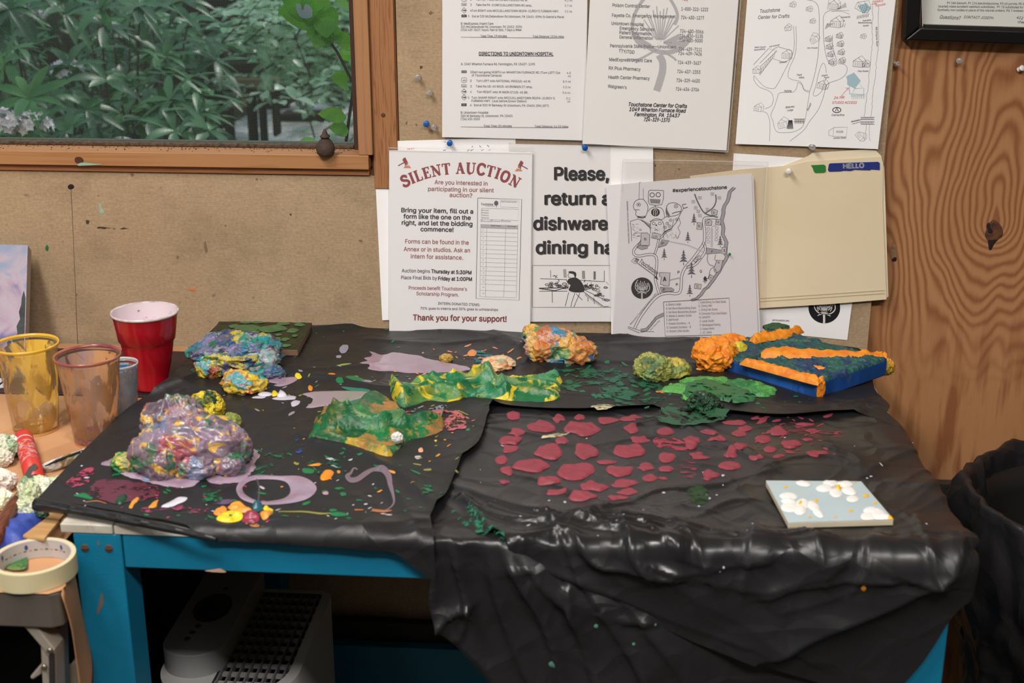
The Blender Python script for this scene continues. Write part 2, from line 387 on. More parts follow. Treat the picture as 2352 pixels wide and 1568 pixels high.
BTH = 0.013                                      # pin board thickness; its face is the plane y = 0
HX1 = float(WL(846, 200)[0]); HZ0 = float(WL(500, 388)[2])   # right and lower limit of the window hole
HX0, HZ1 = -2.05, 2.05
knot = WL(2283, 527, BTH); knot2 = WL(2050, 578, BTH)
plym = ply_material(knot[0], knot[2], knot2[0], knot2[2]); homa = board_material()
def wall_with_hole(y0, y1, x0, x1, z0, z1, hx0, hx1, hz0, hz1):
    m = MB()
    m.box(x0, hx0, y0, y1, z0, z1); m.box(hx1, x1, y0, y1, z0, z1)
    m.box(hx0, hx1, y0, y1, z0, hz0); m.box(hx0, hx1, y0, y1, hz1, z1); return m
struct(wall_with_hole(BTH, 0.11, -2.6, 2.6, 0, 2.7, HX0, HX1, HZ0, HZ1), 'wall_back', plym)
BR = float(WL(2065, 0)[0])                        # right edge of the pin boards
CX = float(WL(912, 200)[0]); CZ = float(WL(500, 397)[2]); SEAM = float(WL(163, 430)[0])
pb = MB()
pl = [(-2.6, 0), (BR, 0), (BR, 2.3), (CX+.001, 2.3), (CX+.001, CZ-.001), (-2.6, CZ-.001)]; pb.prism([(x, 0, z) for x, z in pl], (0, BTH, 0))
struct(pb, 'wall_back_board', homa, bevel=0.0012)
drab = mat('painted plaster', '#5e564c', 0.9, var=0.1)
m = MB(); m.box(-2.7, -2.6, -4.6, 0.11, 0, 2.7); struct(m, 'wall_left', drab)
m = MB(); m.box(2.6, 2.7, -4.6, 0.11, 0, 2.7); struct(m, 'wall_right', drab)
m = MB(); m.box(-2.7, 2.7, -4.7, -4.6, 0, 2.7); struct(m, 'wall_front', drab)
m = MB(); m.box(-2.7, 2.7, -4.7, 0.11, 2.7, 2.8); struct(m, 'ceiling', mat('ceiling paint', '#a0988a', 0.9))
m = MB(); m.box(-2.7, 2.7, -4.7, 0.11, -0.1, 0); struct(m, 'floor', mat('concrete floor', '#38352f', 0.7, var=0.3, vscale=4))
# grey channel strip across the plywood
z1 = float(WL(2180, 1101, BTH)[2]); z0 = float(WL(2180, 1160, BTH)[2])
m = MB(); m.box(BR+0.03, 2.6, BTH-0.016, BTH, z0, z1)
for i in range(90): m.box(BR+0.05+i*0.006, BR+0.0535+i*0.006, BTH-0.0175, BTH-0.016, z1-0.008, z1)
struct(m, 'trim_1', mat('grey channel plastic', '#3b3833', 0.5), bevel=0.0008)

# paint marks, knots and holes that belong to the wall
def wall_blob(name, pts, m, y=0.0, lift=0.0006):
    c = cdt(smooth_closed([WL(a, b, y)[[0, 2]] for a, b in pts], 5), 0.0035)
    d = segdist(c[0], c[2], True)
    mb = MB(); mb.add(np.stack([c[0][:, 0], y-0.00015-lift*np.minimum(1, d/0.001), c[0][:, 1]], 1), c[1])
    return struct(mb, name, m, smooth=True)
def dot(x, y, rx, ry, n=9, seed=0, j=0.2):
    rs = np.random.RandomState(seed); return [(x+rx*(1+j*rs.randn())*math.cos(2*math.pi*i/n), y+ry*(1+j*rs.randn())*math.sin(2*math.pi*i/n)) for i in range(n)]
mint = mat('mint paint', '#8fb59c', 0.5); dgreen = mat('dark green paint', '#2f6a3c', 0.5); ora = mat('orange paint mark', '#c9783a', 0.5)
wall_blob('pencil_line', [(162.3,432),(163.8,432),(168,520),(173,640),(181,835),(179.3,835),(171.6,640),(166.5,520)], mat('pencil', '#6b5a48', 0.9), lift=0.0001)
hole = mat('dark hole', '#1c1410', 0.9); scuff = mat('brown scuff', '#7b664b', 0.9)
wall_blob('paint_mark', [(227,470),(232,468),(233,478),(239,486),(236,492),(229,489),(230,480)], mint)
wall_blob('paint_mark', [(108,562),(112,568),(109,577),(104,570)], dgreen)
wall_blob('paint_mark', [(430,665),(438,662),(449,664),(448,669),(437,667)], ora)
wall_blob('screw_hole', dot(163,429,7,6.5,10,1,0.05), hole)
wall_blob('scuff', [(470,553),(474,560),(477,576),(472,580),(469,566)], scuff)
for i, (a, b, c, d) in enumerate([(232,523,9,2.5),(245,524,8,3),(262,525,4,2.5),(284,525,8,2),(590,412,3,3),(303,400,4,4),(668,493,2,2),(828,553,4,3),(409,590,3,3),(201,511,4,5),
    (886,154,2,2),(990,30,5,5),(967,155,3,5),(934,282,2,4),(956,287,2,3),(1690,150,2,8),(1700,395,3,2),(1560,388,3,2),(1505,380,2,2)]):
    wall_blob('scuff', dot(a, b, c, d, 8, i, 0.3), scuff if i % 3 else mat('dark scuff', '#4a3b2b', 0.9), lift=0.0002)
kn = mat('knot wood', '#3a2114', 0.7, var=0.5, vscale=90, col2='#6b4022')
wall_blob('plywood_knot', [(2279,505),(2290,508),(2300,520),(2304,534),(2300,545),(2288,552),(2280,568),(2272,574),(2269,556),(2262,540),(2268,520)], kn, BTH)
wall_blob('plywood_knot', [(2270,550),(2284,548),(2296,546),(2284,560),(2276,574),(2271,568)], hole, BTH, 0.0011)
wall_blob('plywood_knot', [(2266,516),(2274,511),(2277,520),(2283,530),(2277,538),(2268,534)], hole, BTH, 0.0011)
wall_blob('plywood_knot', [(2050,556),(2056,562),(2060,578),(2058,598),(2051,601),(2048,588),(2043,584),(2046,568)], mat('pale knot', '#9a7350', 0.7, var=0.4, vscale=120), BTH)
wall_blob('plywood_knot', [(2052,590),(2058,586),(2059,598),(2052,601),(2048,597)], hole, BTH, 0.0011)

# window: casing, frame, track, insect screen
pine = wood('pine', '#aa7a50', '#a17046', 'X', 50); pinev = wood('pine upright', '#a87a54', '#a0704a', 'Z', 40); pinec = wood('pine casing', '#a2704a', '#8c5a38', 'Z', 120)
wdw = bpy.data.objects.new('window_1', None); COL.objects.link(wdw); wdw.location = (HX1, 0.02, HZ0); wdw['kind'] = 'structure'
def wx(px, py, y): return float(WL(px, py, y)[0])
def wz(px, py, y): return float(WL(px, py, y)[2])
ya = -0.004; yf = -0.012
m = MB(); m.box(wx(849,100,ya), wx(906,100,ya), ya, 0.06, CZ-0.02, 2.2); m.build('casing', pinec, wdw, bevel=0.0015)
m = MB(); m.box(wx(906.5,100,0), CX, -0.001, 0.012, CZ, 2.2); m.build('casing_edge', wood('pine edge', '#9c6640', '#845232', 'Z', 60), wdw, bevel=0.0008)
zt = wz(500, 352.5, yf); zb = wz(500, 385, yf)
m = MB(); m.box(-2.1, wx(847,380,yf), yf, 0.06, zb, zt); m.build('window_sill', pine, wdw, bevel=0.0012)
m = MB(); m.box(-2.1, wx(848,390,ya), ya, 0.02, CZ, zb-0.0012); m.build('lower_casing', wood('pine lower', '#a26e46', '#935f3a', 'X', 60), wdw, bevel=0.0012)
m = MB(); m.box(wx(813.5,100,yf), wx(847,100,yf), yf+0.001, 0.058, zt+0.0003, 2.1); m.build('window_frame', pinev, wdw, bevel=0.0012)
track = mat('dirty wood track', '#3a2a20', 0.9, bump=0.8, bscale=200, var=0.5, vscale=150, col2='#5a4a3a')
m = MB(); m.box(-2.1, wx(813,340,0.042), 0.040, 0.058, zt, wz(500,329,0.042)); m.build('sash_track', track, wdw, bevel=0.002)
m = MB(); m.box(wx(809,100,0.05), wx(816,100,0.04), 0.036, 0.058, zt, 2.1); m.build('side_track', mat('dark brown stop', '#43291d', 0.8), wdw)
m = MB(); m.box(-2.1, wx(815,330,0.06), 0.059, 0.070, zt, wz(500,324,0.06)); m.build('screen_rail', mat('grey green rail', '#4a5040', 0.7), wdw)
rs = np.random.RandomState(5); m = MB()
for i in range(300):                              # crumbs of dirt lying along the track
    x = rs.uniform(-1.1, HX1-0.02); r = rs.uniform(0.0003, 0.0009); y = rs.uniform(0.026, 0.040) if i % 3 else rs.uniform(0.0, 0.03)
    m.box(x-r, x+r, y-r, y+r, zt, zt+r*1.2)
m.build('dirt_crumbs', mat('dirt', '#4a3626', 0.95), wdw)
m = MB(); c = WL(182, 366, yf)[[0, 2]]
cc = cdt(smooth_closed([WL(a, b, yf)[[0, 2]] for a, b in [(172,364),(178,360),(186,361),(192,367),(190,374),(181,376),(173,372)]], 5), 0.003)
m.add(np.stack([cc[0][:, 0], np.full(len(cc[0]), yf-0.0004), cc[0][:, 1]], 1), cc[1]); m.build('wood_knot', mat('dark knot', '#4a2417', 0.6), wdw)
m = MB(); cc = cdt(smooth_closed([WL(a, b, yf)[[0, 2]] for a, b in [(180,376),(190,373),(212,375),(236,377),(215,379),(190,380),(180,380)]], 4), 0.003)
m.add(np.stack([cc[0][:, 0], np.full(len(cc[0]), yf-0.0008), cc[0][:, 1]], 1), cc[1]); m.build('paint_chip', mint, wdw)
def screw(px, py, y, r, par, mm):
    p = WL(px, py, y); q = MB(); q.lathe((p[0], y, p[2]), [(r, 0), (r, 0.0006), (r*0.8, 0.0012), (0, 0.0012)], 16, axis=(0, -1, 0)); q.box(p[0]-r*0.8, p[0]+r*0.8, y-0.0016, y-0.001, p[2]-r*0.12, p[2]+r*0.12)
    return q.build('screw', mm, par)
screw(880, 264, ya, 0.0032, wdw, mat('dull screw', '#6b4a30', 0.5, 0.4))
# screen: real weave drawn as gaps between wires
def screen_material():
    m = bpy.data.materials.new('insect screen'); m.use_nodes = True; n = m.node_tree.nodes; l = m.node_tree.links; b = n['Principled BSDF']
    b.inputs['Base Color'].default_value = lin('#3b4541'); b.inputs['Roughness'].default_value = 0.6
    t = n.new('ShaderNodeTexCoord'); sp = n.new('ShaderNodeSeparateXYZ'); l.new(t.outputs['Object'], sp.inputs[0]); outs = []
    for a in ('X', 'Z'):
        mu = n.new('ShaderNodeMath'); mu.operation = 'MULTIPLY'; mu.inputs[1].default_value = 1/0.0021; l.new(sp.outputs[a], mu.inputs[0])
        fr = n.new('ShaderNodeMath'); fr.operation = 'FRACT'; l.new(mu.outputs[0], fr.inputs[0])
        g = n.new('ShaderNodeMath'); g.operation = 'LESS_THAN'; g.inputs[1].default_value = 0.17; l.new(fr.outputs[0], g.inputs[0]); outs.append(g.outputs[0])
    mx = n.new('ShaderNodeMath'); mx.operation = 'MAXIMUM'; l.new(outs[0], mx.inputs[0]); l.new(outs[1], mx.inputs[1]); l.new(mx.outputs[0], b.inputs['Alpha'])
    return m
m = MB(); m.box(-2.06, HX1-0.002, 0.0640, 0.0643, zt+0.004, 2.06); m.build('insect_screen', screen_material(), wdw)

# small brown clay jug on the sill
jc = WL(747, 357, 0.012); jz = zt; k = 0.0111
jm = mat('brown clay', '#4c3a31', 0.8, bump=0.6, bscale=150, var=0.35, vscale=60)
jx = float(P(747, 358, zt)[0]); jy = float(P(747, 358, zt)[1])+0.004
j = thing('clay_jug', 'tiny round brown clay jug with pointed stopper on the windowsill', 'jug', (jx, jy, zt))
MB().lathe((jx, jy, zt), [(0, 0), (k*0.9, 0), (k*1.15, 0.003), (k*1.28, 0.010), (k*1.2, 0.016), (k*0.85, 0.022), (k*0.55, 0.0255), (k*0.5, 0.027)], 28, wob=lambda a, h: 1+0.03*math.sin(3*a+h*300)).build('body', jm, j, smooth=True)
MB().lathe((jx, jy, zt), [(k*0.5, 0.0265), (k*0.72, 0.0275), (k*0.70, 0.0295), (k*0.35, 0.0325), (k*0.33, 0.0345), (k*0.12, 0.0395), (0, 0.0405)], 24, wob=lambda a, h: 1+0.08*math.sin(2*a+h*400)).build('stopper', jm, j, smooth=True)
# ------------------------------------------------------------------ papers on the wall
def load_font():
    import os
    try:
        p = os.path.join(bpy.utils.resource_path('LOCAL'), 'datafiles', 'fonts', 'Inter.woff2')
        if os.path.exists(p): return bpy.data.fonts.load(p)
    except Exception: pass
    return None
FONT = load_font()
_tc = {}; CAP = 1.0
def glyphs(s, bold, shear):
    """flat filled letters of a text line, 1 unit = font size"""
    k = (s, bold, shear)
    if k in _tc: return _tc[k]
    c = bpy.data.curves.new('text', 'FONT'); c.body = s; c.size = 1.0; c.offset = bold; c.shear = shear; c.resolution_u = 3; c.fill_mode = 'NONE'
    if FONT: c.font = FONT
    o = bpy.data.objects.new('text', c); COL.objects.link(o); dg = bpy.context.evaluated_depsgraph_get(); dg.update()
    me = o.evaluated_get(dg).to_mesh()
    if me is None: bpy.data.objects.remove(o); _tc[k] = (np.zeros((0, 2)), []); return _tc[k]
    v = np.array([q.co[:2] for q in me.vertices]).reshape(-1, 2); e = np.array([tuple(q.vertices) for q in me.edges]).reshape(-1, 2)
    o.evaluated_get(dg).to_mesh_clear(); bpy.data.objects.remove(o); bpy.data.curves.remove(c)
    if not len(e): _tc[k] = (v[:0], []); return _tc[k]
    nxt = {}
    for a, b in e.tolist(): nxt.setdefault(a, []).append(b); nxt.setdefault(b, []).append(a)
    seen = set(); loops = []
    for a in range(len(v)):
        if a in seen or a not in nxt: continue
        L = [a]; seen.add(a)
        while True:
            n_ = [b for b in nxt[L[-1]] if b not in seen]
            if not n_: break
            b = L[-1]+1 if L[-1]+1 in n_ else n_[0]; L.append(b); seen.add(b)
        if len(L) > 2: loops.append(L)
    V = []; F_ = []; n0 = 0
    # group the contours of each letter by overlap in x
    loops.sort(key=lambda L: v[L, 0].min()); grp = []
    for L in loops:
        lo, hi = v[L, 0].min(), v[L, 0].max()
        if grp and lo < grp[-1][1]-0.002: grp[-1][0].append(L); grp[-1][1] = max(grp[-1][1], hi)
        else: grp.append([[L], hi])
    for G, _ in grp:
        pts = []; ed = []
        for L in G:
            q = len(pts); pts += v[L].tolist(); ed += [(q+i, q+(i+1) % len(L)) for i in range(len(L))]
        r = geometry.delaunay_2d_cdt([Vector(p) for p in pts], ed, [], 0, 1e-6, False); rv = np.array([(a.x, a.y) for a in r[0]]); rf = np.array([tuple(t) for t in r[2]])
        cen = rv[rf].mean(1); w = np.zeros(len(cen))
        for L in G:
            p = v[L]
            for i in range(len(p)):
                x1, y1 = p[i]; x2, y2 = p[(i+1) % len(p)]
                if y1 == y2: continue
                cr = (x1+(cen[:, 1]-y1)*(x2-x1)/(y2-y1)) > cen[:, 0]
                w += ((y1 <= cen[:, 1]) & (y2 > cen[:, 1]) & cr).astype(int)-((y2 <= cen[:, 1]) & (y1 > cen[:, 1]) & cr).astype(int)
        rf = rf[w != 0]; V.append(rv); F_ += [tuple(a+n0 for a in t) for t in rf.tolist()]; n0 += len(rv)
    if bold > 0:                                   # heavier weight: a band along every outline
        for L in loops:
            p = v[L]; d = np.roll(p, -1, 0)-np.roll(p, 1, 0); nn = np.stack([-d[:, 1], d[:, 0]], 1)/(np.linalg.norm(d, axis=1)[:, None]+1e-9); q = len(p)
            V.append(np.concatenate([p+nn*bold*1.15, p-nn*bold*1.15])); F_ += [(n0+i, n0+(i+1) % q, n0+q+(i+1) % q, n0+q+i) for i in range(q)]; n0 += 2*q
    _tc[k] = (np.concatenate(V)*CAP, F_); return _tc[k]
_h = glyphs('H', 0.0, 0.0)[0]; CAP = 0.725/float(_h[:, 1].max()-_h[:, 1].min()); _tc.clear()
class Paper:
    """one sheet: four corners given on the wall (TL, TR, BR, BL), a distance from the wall and a gentle curl"""
    def __init__(s, corners, dep, mats, curl=0.0, cx=0.5, zoom=(1, 0, 0), th=0.0003, n=(14, 18)):
        s.c = np.array(corners, float); s.dep = dep; s.mb = MB(); s.mats = mats; s.curl = curl; s.cx = cx; s.z = zoom; s.th = th
        w = WL(s.c[:, 0], s.c[:, 1], -dep); s.lo = w[:, [0, 2]].min(0); s.hi = w[:, [0, 2]].max(0)
        u, v = np.meshgrid(np.linspace(0, 1, n[0]), np.linspace(0, 1, n[1]))
        q = (w[0][None, None]*((1-u)*(1-v))[..., None]+w[1]*(u*(1-v))[..., None]+w[2]*(u*v)[..., None]+w[3]*((1-u)*v)[..., None]).reshape(-1, 3)
        fr = s.bend(q, 0); bk = s.bend(q, -th); N = len(q); nx, ny = n
        f = [(j*nx+i, (j+1)*nx+i, (j+1)*nx+i+1, j*nx+i+1) for j in range(ny-1) for i in range(nx-1)]
        rim = [j*nx for j in range(ny)]+[(ny-1)*nx+i for i in range(1, nx)]+[j*nx+nx-1 for j in range(ny-2, -1, -1)]+[i for i in range(nx-2, 0, -1)]
        f += [tuple(a+N for a in q[::-1]) for q in f]
        f += [(rim[i], rim[i]+N, rim[(i+1) % len(rim)]+N, rim[(i+1) % len(rim)]) for i in range(len(rim))]
        s.mb.add(np.concatenate([fr, bk]), f, 0)
    def bend(s, q, lift):
        u = (q[..., 0]-s.lo[0])/(s.hi[0]-s.lo[0]+1e-9); v = (q[..., 2]-s.lo[1])/(s.hi[1]-s.lo[1]+1e-9)
        b = s.curl*((1-v)**2*(0.5+0.5*(2*u-1)**2)+0.35*(2*u-1)**2*v)
        q = q.copy(); q[..., 1] = -s.dep-lift-b; return q
    def px(s, X, Y):
        k, ox, oy = s.z; return ox+np.asarray(X, float)/k, oy+np.asarray(Y, float)/k
    def at(s, X, Y, lift):
        a, b = s.px(X, Y); return s.bend(WL(a, b, -s.dep), lift)
    def text(s, t, x0, y0, x1, y1=None, size=30, m=1, bold=0.0, shear=0.0, lift=0.00034):
        """baseline from (x0,y0) to (x1,y1)"""
        y1 = y0 if y1 is None else y1; v, f = glyphs(t, bold, shear)
        if not len(v): return
        w = v[:, 0].max()-v[:, 0].min(); L = math.hypot(x1-x0, y1-y0); c, d = (x1-x0)/L, (y1-y0)/L
        a = (v[:, 0]-v[:, 0].min())/w*L; b = v[:, 1]*size
        X = x0+a*c+b*d; Y = y0+a*d-b*c
        s.mb.add(s.at(X, Y, lift), [q[::1] for q in f], m)
    def line(s, pts, w=3, m=1, closed=False, sm=0, lift=0.00022):
        if sm: pts = smooth_closed(pts, sm) if closed else smooth_open(pts, sm)
        p = np.array(pts, float)
        if closed: p = np.concatenate([p, p[:1]])
        d = np.gradient(p, axis=0) if len(p) > 2 else np.repeat((p[1:]-p[:1]), 2, 0)
        nrm = np.stack([-d[:, 1], d[:, 0]], 1)/(np.linalg.norm(d, axis=1)[:, None]+1e-9)*w/2
        q = np.concatenate([p+nrm, p-nrm]); n = len(p)
        s.mb.add(s.at(q[:, 0], q[:, 1], lift), [(i, i+1, n+i+1, n+i) for i in range(n-1)], m)
    def segs(s, L, w=3, m=1):
        for a in L: s.line([(a[i], a[i+1]) for i in range(0, len(a), 2)], w, m)
    def fill(s, pts, m=1, sm=0, lift=0.0002):
        if sm: pts = smooth_closed(pts, sm)
        p = np.array(pts, float); t = geometry.tessellate_polygon([[Vector((a, b, 0)) for a, b in p.tolist()]])
        s.mb.add(s.at(p[:, 0], p[:, 1], lift), [tuple(x) for x in t], m)
    def oval(s, x, y, rx, ry=None, m=1, n=24, ring=0, lift=0.0002):
        ry = ry or rx; p = [(x+rx*math.cos(2*math.pi*i/n), y+ry*math.sin(2*math.pi*i/n)) for i in range(n)]
        if ring: s.line(p, ring, m, True, lift=lift)
        else: s.fill(p, m, lift=lift)
    def done(s, name, label, cat, loc=None):
        c = s.mb.v[0].mean(0) if loc is None else loc
        o = s.mb.build(name, s.mats, loc=c); tag(o, label, cat); return o
    def sleeve(s, par, corners, extra=0.0008, welds=()):
        """clear plastic sleeve in front of the sheet, with its pressed edges"""
        q = Paper(corners, s.dep+extra, [SLV, WELD], s.curl, s.cx, (1, 0, 0), 0.0001); q.mb.f = q.mb.f[:13*17]; q.mb.m = q.mb.m[:13*17]; q.mb.v[0] = q.mb.v[0][:14*18]; q.mb.n = 14*18
        for a in welds: q.line(a, 1.5, 1, lift=0.0003)
        return q.mb.build('plastic_sleeve', q.mats, par)

def film_mat(name, tint, fac, rough=0.12, base='#ffffff'):
    m = bpy.data.materials.new(name); m.use_nodes = True; n = m.node_tree.nodes; l = m.node_tree.links
    for x in list(n):
        if x.type != 'OUTPUT_MATERIAL': n.remove(x)
    o = n['Material Output']; tr = n.new('ShaderNodeBsdfTransparent'); tr.inputs[0].default_value = lin(tint)
    gl = n.new('ShaderNodeBsdfGlossy'); gl.inputs['Roughness'].default_value = rough; df = n.new('ShaderNodeBsdfDiffuse'); df.inputs[0].default_value = lin(base)
    lw = n.new('ShaderNodeLayerWeight'); lw.inputs[0].default_value = 0.5; pw = n.new('ShaderNodeMath'); pw.operation = 'POWER'; l.new(lw.outputs['Facing'], pw.inputs[0]); pw.inputs[1].default_value = 3.0; fr = n.new('ShaderNodeMath'); fr.operation = 'MULTIPLY_ADD'; l.new(pw.outputs[0], fr.inputs[0]); fr.inputs[1].default_value = 0.5; fr.inputs[2].default_value = 0.03
    m1 = n.new('ShaderNodeMixShader'); m1.inputs[0].default_value = fac; l.new(tr.outputs[0], m1.inputs[1]); l.new(df.outputs[0], m1.inputs[2])
    m2 = n.new('ShaderNodeMixShader'); l.new(fr.outputs[0], m2.inputs[0]); l.new(m1.outputs[0], m2.inputs[1]); l.new(gl.outputs[0], m2.inputs[2]); l.new(m2.outputs[0], o.inputs[0])
    return m
SLV = film_mat('clear sleeve', '#f8f7f7', 0.035); WELD = film_mat('sleeve weld', '#e8e6e4', 0.45, 0.2)
PW = mat('white paper', '#fbf9f8', 0.75, spec=0.25, var=0.02, vscale=8); INK = mat('black ink', '#24222a', 0.7); GREY = mat('grey print', '#67646a', 0.7)
BLK = mat('solid black print', '#17151a', 0.5); RED = mat('dusty red print', '#9c4548', 0.7); ORG = mat('orange print', '#dd9058', 0.7)
PEN = mat('faint pen', '#6a676d', 0.7); LG = mat('light grey print', '#c2bfc1', 0.7); MG = mat('mid grey print', '#97949a', 0.7)
RP = mat('red pen', '#cf5f5c', 0.7); BP = mat('blue pencil', '#a9c8d0', 0.8); WHT = mat('white print', '#dedada', 0.7)
MS = [PW, INK, GREY, BLK, RED, ORG, PEN, LG, MG, RP, BP, WHT]
I_, G_, K_, R_, O_, P_, LG_, MG_, RP_, BP_, W_ = range(1, 12)

# --- hospital directions
p = Paper([(1016,-230),(1352,-225),(1345,322),(1016,314)], 0.0030, MS, 0.003, zoom=(3.618, 850, 0))
def row(a, n, t, x0, x1, y, d, dx0, dx1):
    p.text(t, x0, y, x1, y+6, 25, G_, 0.006); p.text(n, 832 if n != '5' else 815, y, 845 if n != '5' else 825, y, 25, G_)
    p.text(d, dx0, y+6, dx1, y+8, 25, G_)
    if a == 'e': p.fill([(760,y-22),(803,y-22),(803,y),(760,y)], K_); p.text('END', 768, y-7, 795, y-7, 11, W_, 0.01, lift=0.0004)
    if a == 's': p.fill([(760,y-22),(804,y-22),(804,y),(760,y)], G_); p.text('START', 764, y-6, 800, y-6, 11, W_, 0.01, lift=0.0004)
    if a == 'r': p.line([(760,y-21),(804,y-21),(804,y-2),(760,y-2)], 3, G_, True); p.text('RAMP', 766, y-6, 800, y-6, 11, I_, 0.01)
    if a == 'd': p.line([(782,y-34),(804,y-10),(782,y+14),(760,y-10)], 4, G_, True); p.line([(770,y-10),(794,y-10)], 7, I_); p.fill([(788,y-19),(799,y-10),(788,y-1)], I_)
    if a == 'u': p.line([(762,y-28),(782,y-34),(803,y-28),(801,y),(782,y+8),(763,y)], 3, G_, True, 3); p.text('40', 772, y-4, 795, y-4, 20, I_, 0.01)
row('u', '2', 'Turn LEFT onto NATIONAL PIKE/US-40 W.', 880, 1310, 4, '8.2 mi', 1618, 1680)
row('r', '3', 'Take the PA-21/MCCLELLANDTOWN RD ramp.', 880, 1345, 48, '0.7 mi', 1618, 1678)
row('d', '4', 'Turn RIGHT onto MCCLELLANDTOWN RD/PA-21/ROY E FURMAN HWY.', 845, 1570, 96, '0.1 mi', 1618, 1678)
row('e', '5', "End at 325 McClellandtown Rd Uniontown, PA 15401-5096 (in Gabriel's Place)", 848, 1612, 143, '', 0, 1)
p.text('B: MedExpress Urgent Care', 755, 204, 1025, 204, 26, G_, .006); p.text('325 McClellandtown Rd, Uniontown, PA 15401-5096', 755, 231, 1262, 231, 26, G_, .006)
p.text('(724) 439-3627. Hours: 9am to 9pm, 7 Days a Week', 755, 257, 1260, 257, 26, G_, .006)
p.text('Total Time: 19 minutes', 918, 308, 1137, 308, 26, G_, .008); p.text('Total Distance: 13.54 miles', 1350, 311, 1612, 313, 26, G_, .008); p.line([(755,308),(1612,316)], 3, G_)
p.text('DIRECTIONS TO UNIONTOWN HOSPITAL', 905, 458, 1523, 460, 37, I_, .02); p.line([(905,463),(1525,466)], 4, I_)
p.text('A: 1049 Wharton Furnace Rd. Farmington, PA 15437-1195', 755, 540, 1370, 542, 27, G_, .006)
row('s', '1', 'Start out going NORTH on WHARTON FURNACE RD (Turn LEFT Out', 845, 1580, 606, '4.5', 1634, 1668); p.text('of Touchstone Campus)', 845, 633, 1093, 634, 25, G_, .006); p.text('mi', 1645, 640, 1668, 640, 25, G_)
row('u', '2', 'Turn LEFT onto NATIONAL PIKE/US-40 W.', 882, 1337, 678, '8.9 mi', 1603, 1667)
row('r', '3', 'Take the US-40 W/US-40 BR/MAIN ST ramp.', 880, 1350, 724, '0.2 mi', 1603, 1665)
row('d', '4', 'Turn RIGHT onto W MAIN ST/US-40 BR.', 888, 1312, 770, '0.4 mi', 1600, 1663)
row('d', '5', 'Turn SHARP RIGHT onto MCCLELLANDTOWN RD/PA-21/ROY E', 843, 1535, 818, '0.2', 1632, 1663); p.text('FURMAN HWY. (Just before Exxon Station)', 843, 845, 1300, 848, 25, G_, .006); p.text('mi', 1640, 850, 1662, 850, 25, G_)
row('e', '6', 'End at 500 W Berkeley St Uniontown, PA 15401 (ON LEFT)', 864, 1485, 880, '', 0, 1)
p.text('B: Uniontown Hospital', 755, 942, 984, 942, 26, G_, .006); p.text('500 W Berkeley St, Uniontown, PA 15401', 755, 970, 1185, 970, 26, G_, .006); p.text('(724) 430-5000', 755, 996, 912, 996, 26, G_, .006)
p.text('Total Time: 20 minutes', 945, 1054, 1178, 1054, 26, G_, .008); p.text('Total Distance: 14.33 miles', 1368, 1057, 1648, 1059, 26, G_, .008); p.line([(755,1051),(1648,1060)], 3, G_)
o = p.done('directions_sheet', 'white sheet of small print driving directions right of the window', 'paper sheet')
p.sleeve(o, [(1012,-235),(1354,-230),(1347,334),(1016,326)])

# --- emergency numbers
MC = [mat('cream white paper', '#faf8f5', 0.75, spec=0.25), INK, GREY, BLK, RED, ORG, PEN, LG, MG, RP, BP, WHT]
p = Paper([(1365,-190),(1712,-200),(1668,344),(1338,329)], 0.0060, MC, 0.006, zoom=(3.178, 1320, 0))
LG2 = MG_
p.line([(520,-30),(470,40),(435,110),(420,190),(430,260),(470,320),(520,350)], 24, LG_, sm=4); p.line([(690,-20),(735,60),(750,120),(730,180)], 22, LG_, sm=4)
p.line([(440,250),(520,330),(600,372),(690,380),(770,350),(835,290)], 34, LG_, sm=4)
for a in [(600,360,470,430,380,432),(640,372,720,420,740,442),(560,330,460,270,445,235),(700,350,790,300,845,230),(690,300,780,270,850,285)]: p.line([(a[0],a[1]),(a[2],a[3]),(a[4],a[5])], 15, LG_, sm=4)
for i in range(13):
    a = math.radians(-150+i*10); x, y = 600+i*4, 290; p.line([(x,y),(x+math.cos(a)*130,y+math.sin(a)*(210+20*(i % 3)))], 8, LG_)
for i in range(5):
    a = math.radians(-40+i*18); p.line([(650,310),(650+150*math.cos(a),310+90*math.sin(a))], 16, LG_)
for a, b in [(580,230),(610,205),(640,225),(600,262),(635,258),(615,300),(590,315),(640,300),(625,335)]: p.oval(a, b, 12, 11, 0, ring=5)
p.line([(615,400),(640,450),(640,520),(618,600),(598,662)], 52, LG_, sm=5)
def r2(t, x0, x1, y, n=None, ny=None, a=0, b=0):
    p.text(t, x0, y, x1, y+10, 33, G_, .008)
    if n: p.text(n, a, ny, b, ny+5, 34, G_, .008)
r2('Poison Control Center', 275, 549, 48, '1-800-222-1222', 76, 778, 973); r2('Fayette Co. Emergency Management', 272, 735, 122, '724-430-1277', 138, 775, 943)
r2('Uniontown Hospital', 268, 505, 180); r2('Emergency Services', 328, 580, 216, '724-430-5066', 238, 768, 938); r2('Patient Information', 326, 558, 248, '724-430-5135', 272, 765, 935)
r2('General Information', 325, 570, 280, '724-430-5000', 304, 763, 933); r2('Pennsylvania State Police\u2014Uniontown', 258, 738, 344, '724-439-7111', 368, 758, 927)
r2('TTY/TDD', 320, 435, 382, '724-439-7436', 400, 756, 926); r2('MedExpress Urgent Care', 252, 563, 444, '724-439-3627', 466, 751, 920)
r2('RX Plus Pharmacy', 248, 480, 506, '724-437-2353', 532, 747, 916); r2('Health Center Pharmacy', 245, 547, 572, '724-329-4620', 596, 742, 912); r2("Walgreen's", 241, 378, 638, '724-434-2704', 660, 737, 906)
p.text('Touchstone Center for Crafts', 393, 772, 820, 786, 37, I_, .022, .25); p.text('1049 Wharton Furnace Road', 397, 808, 812, 820, 37, I_, .022, .25)
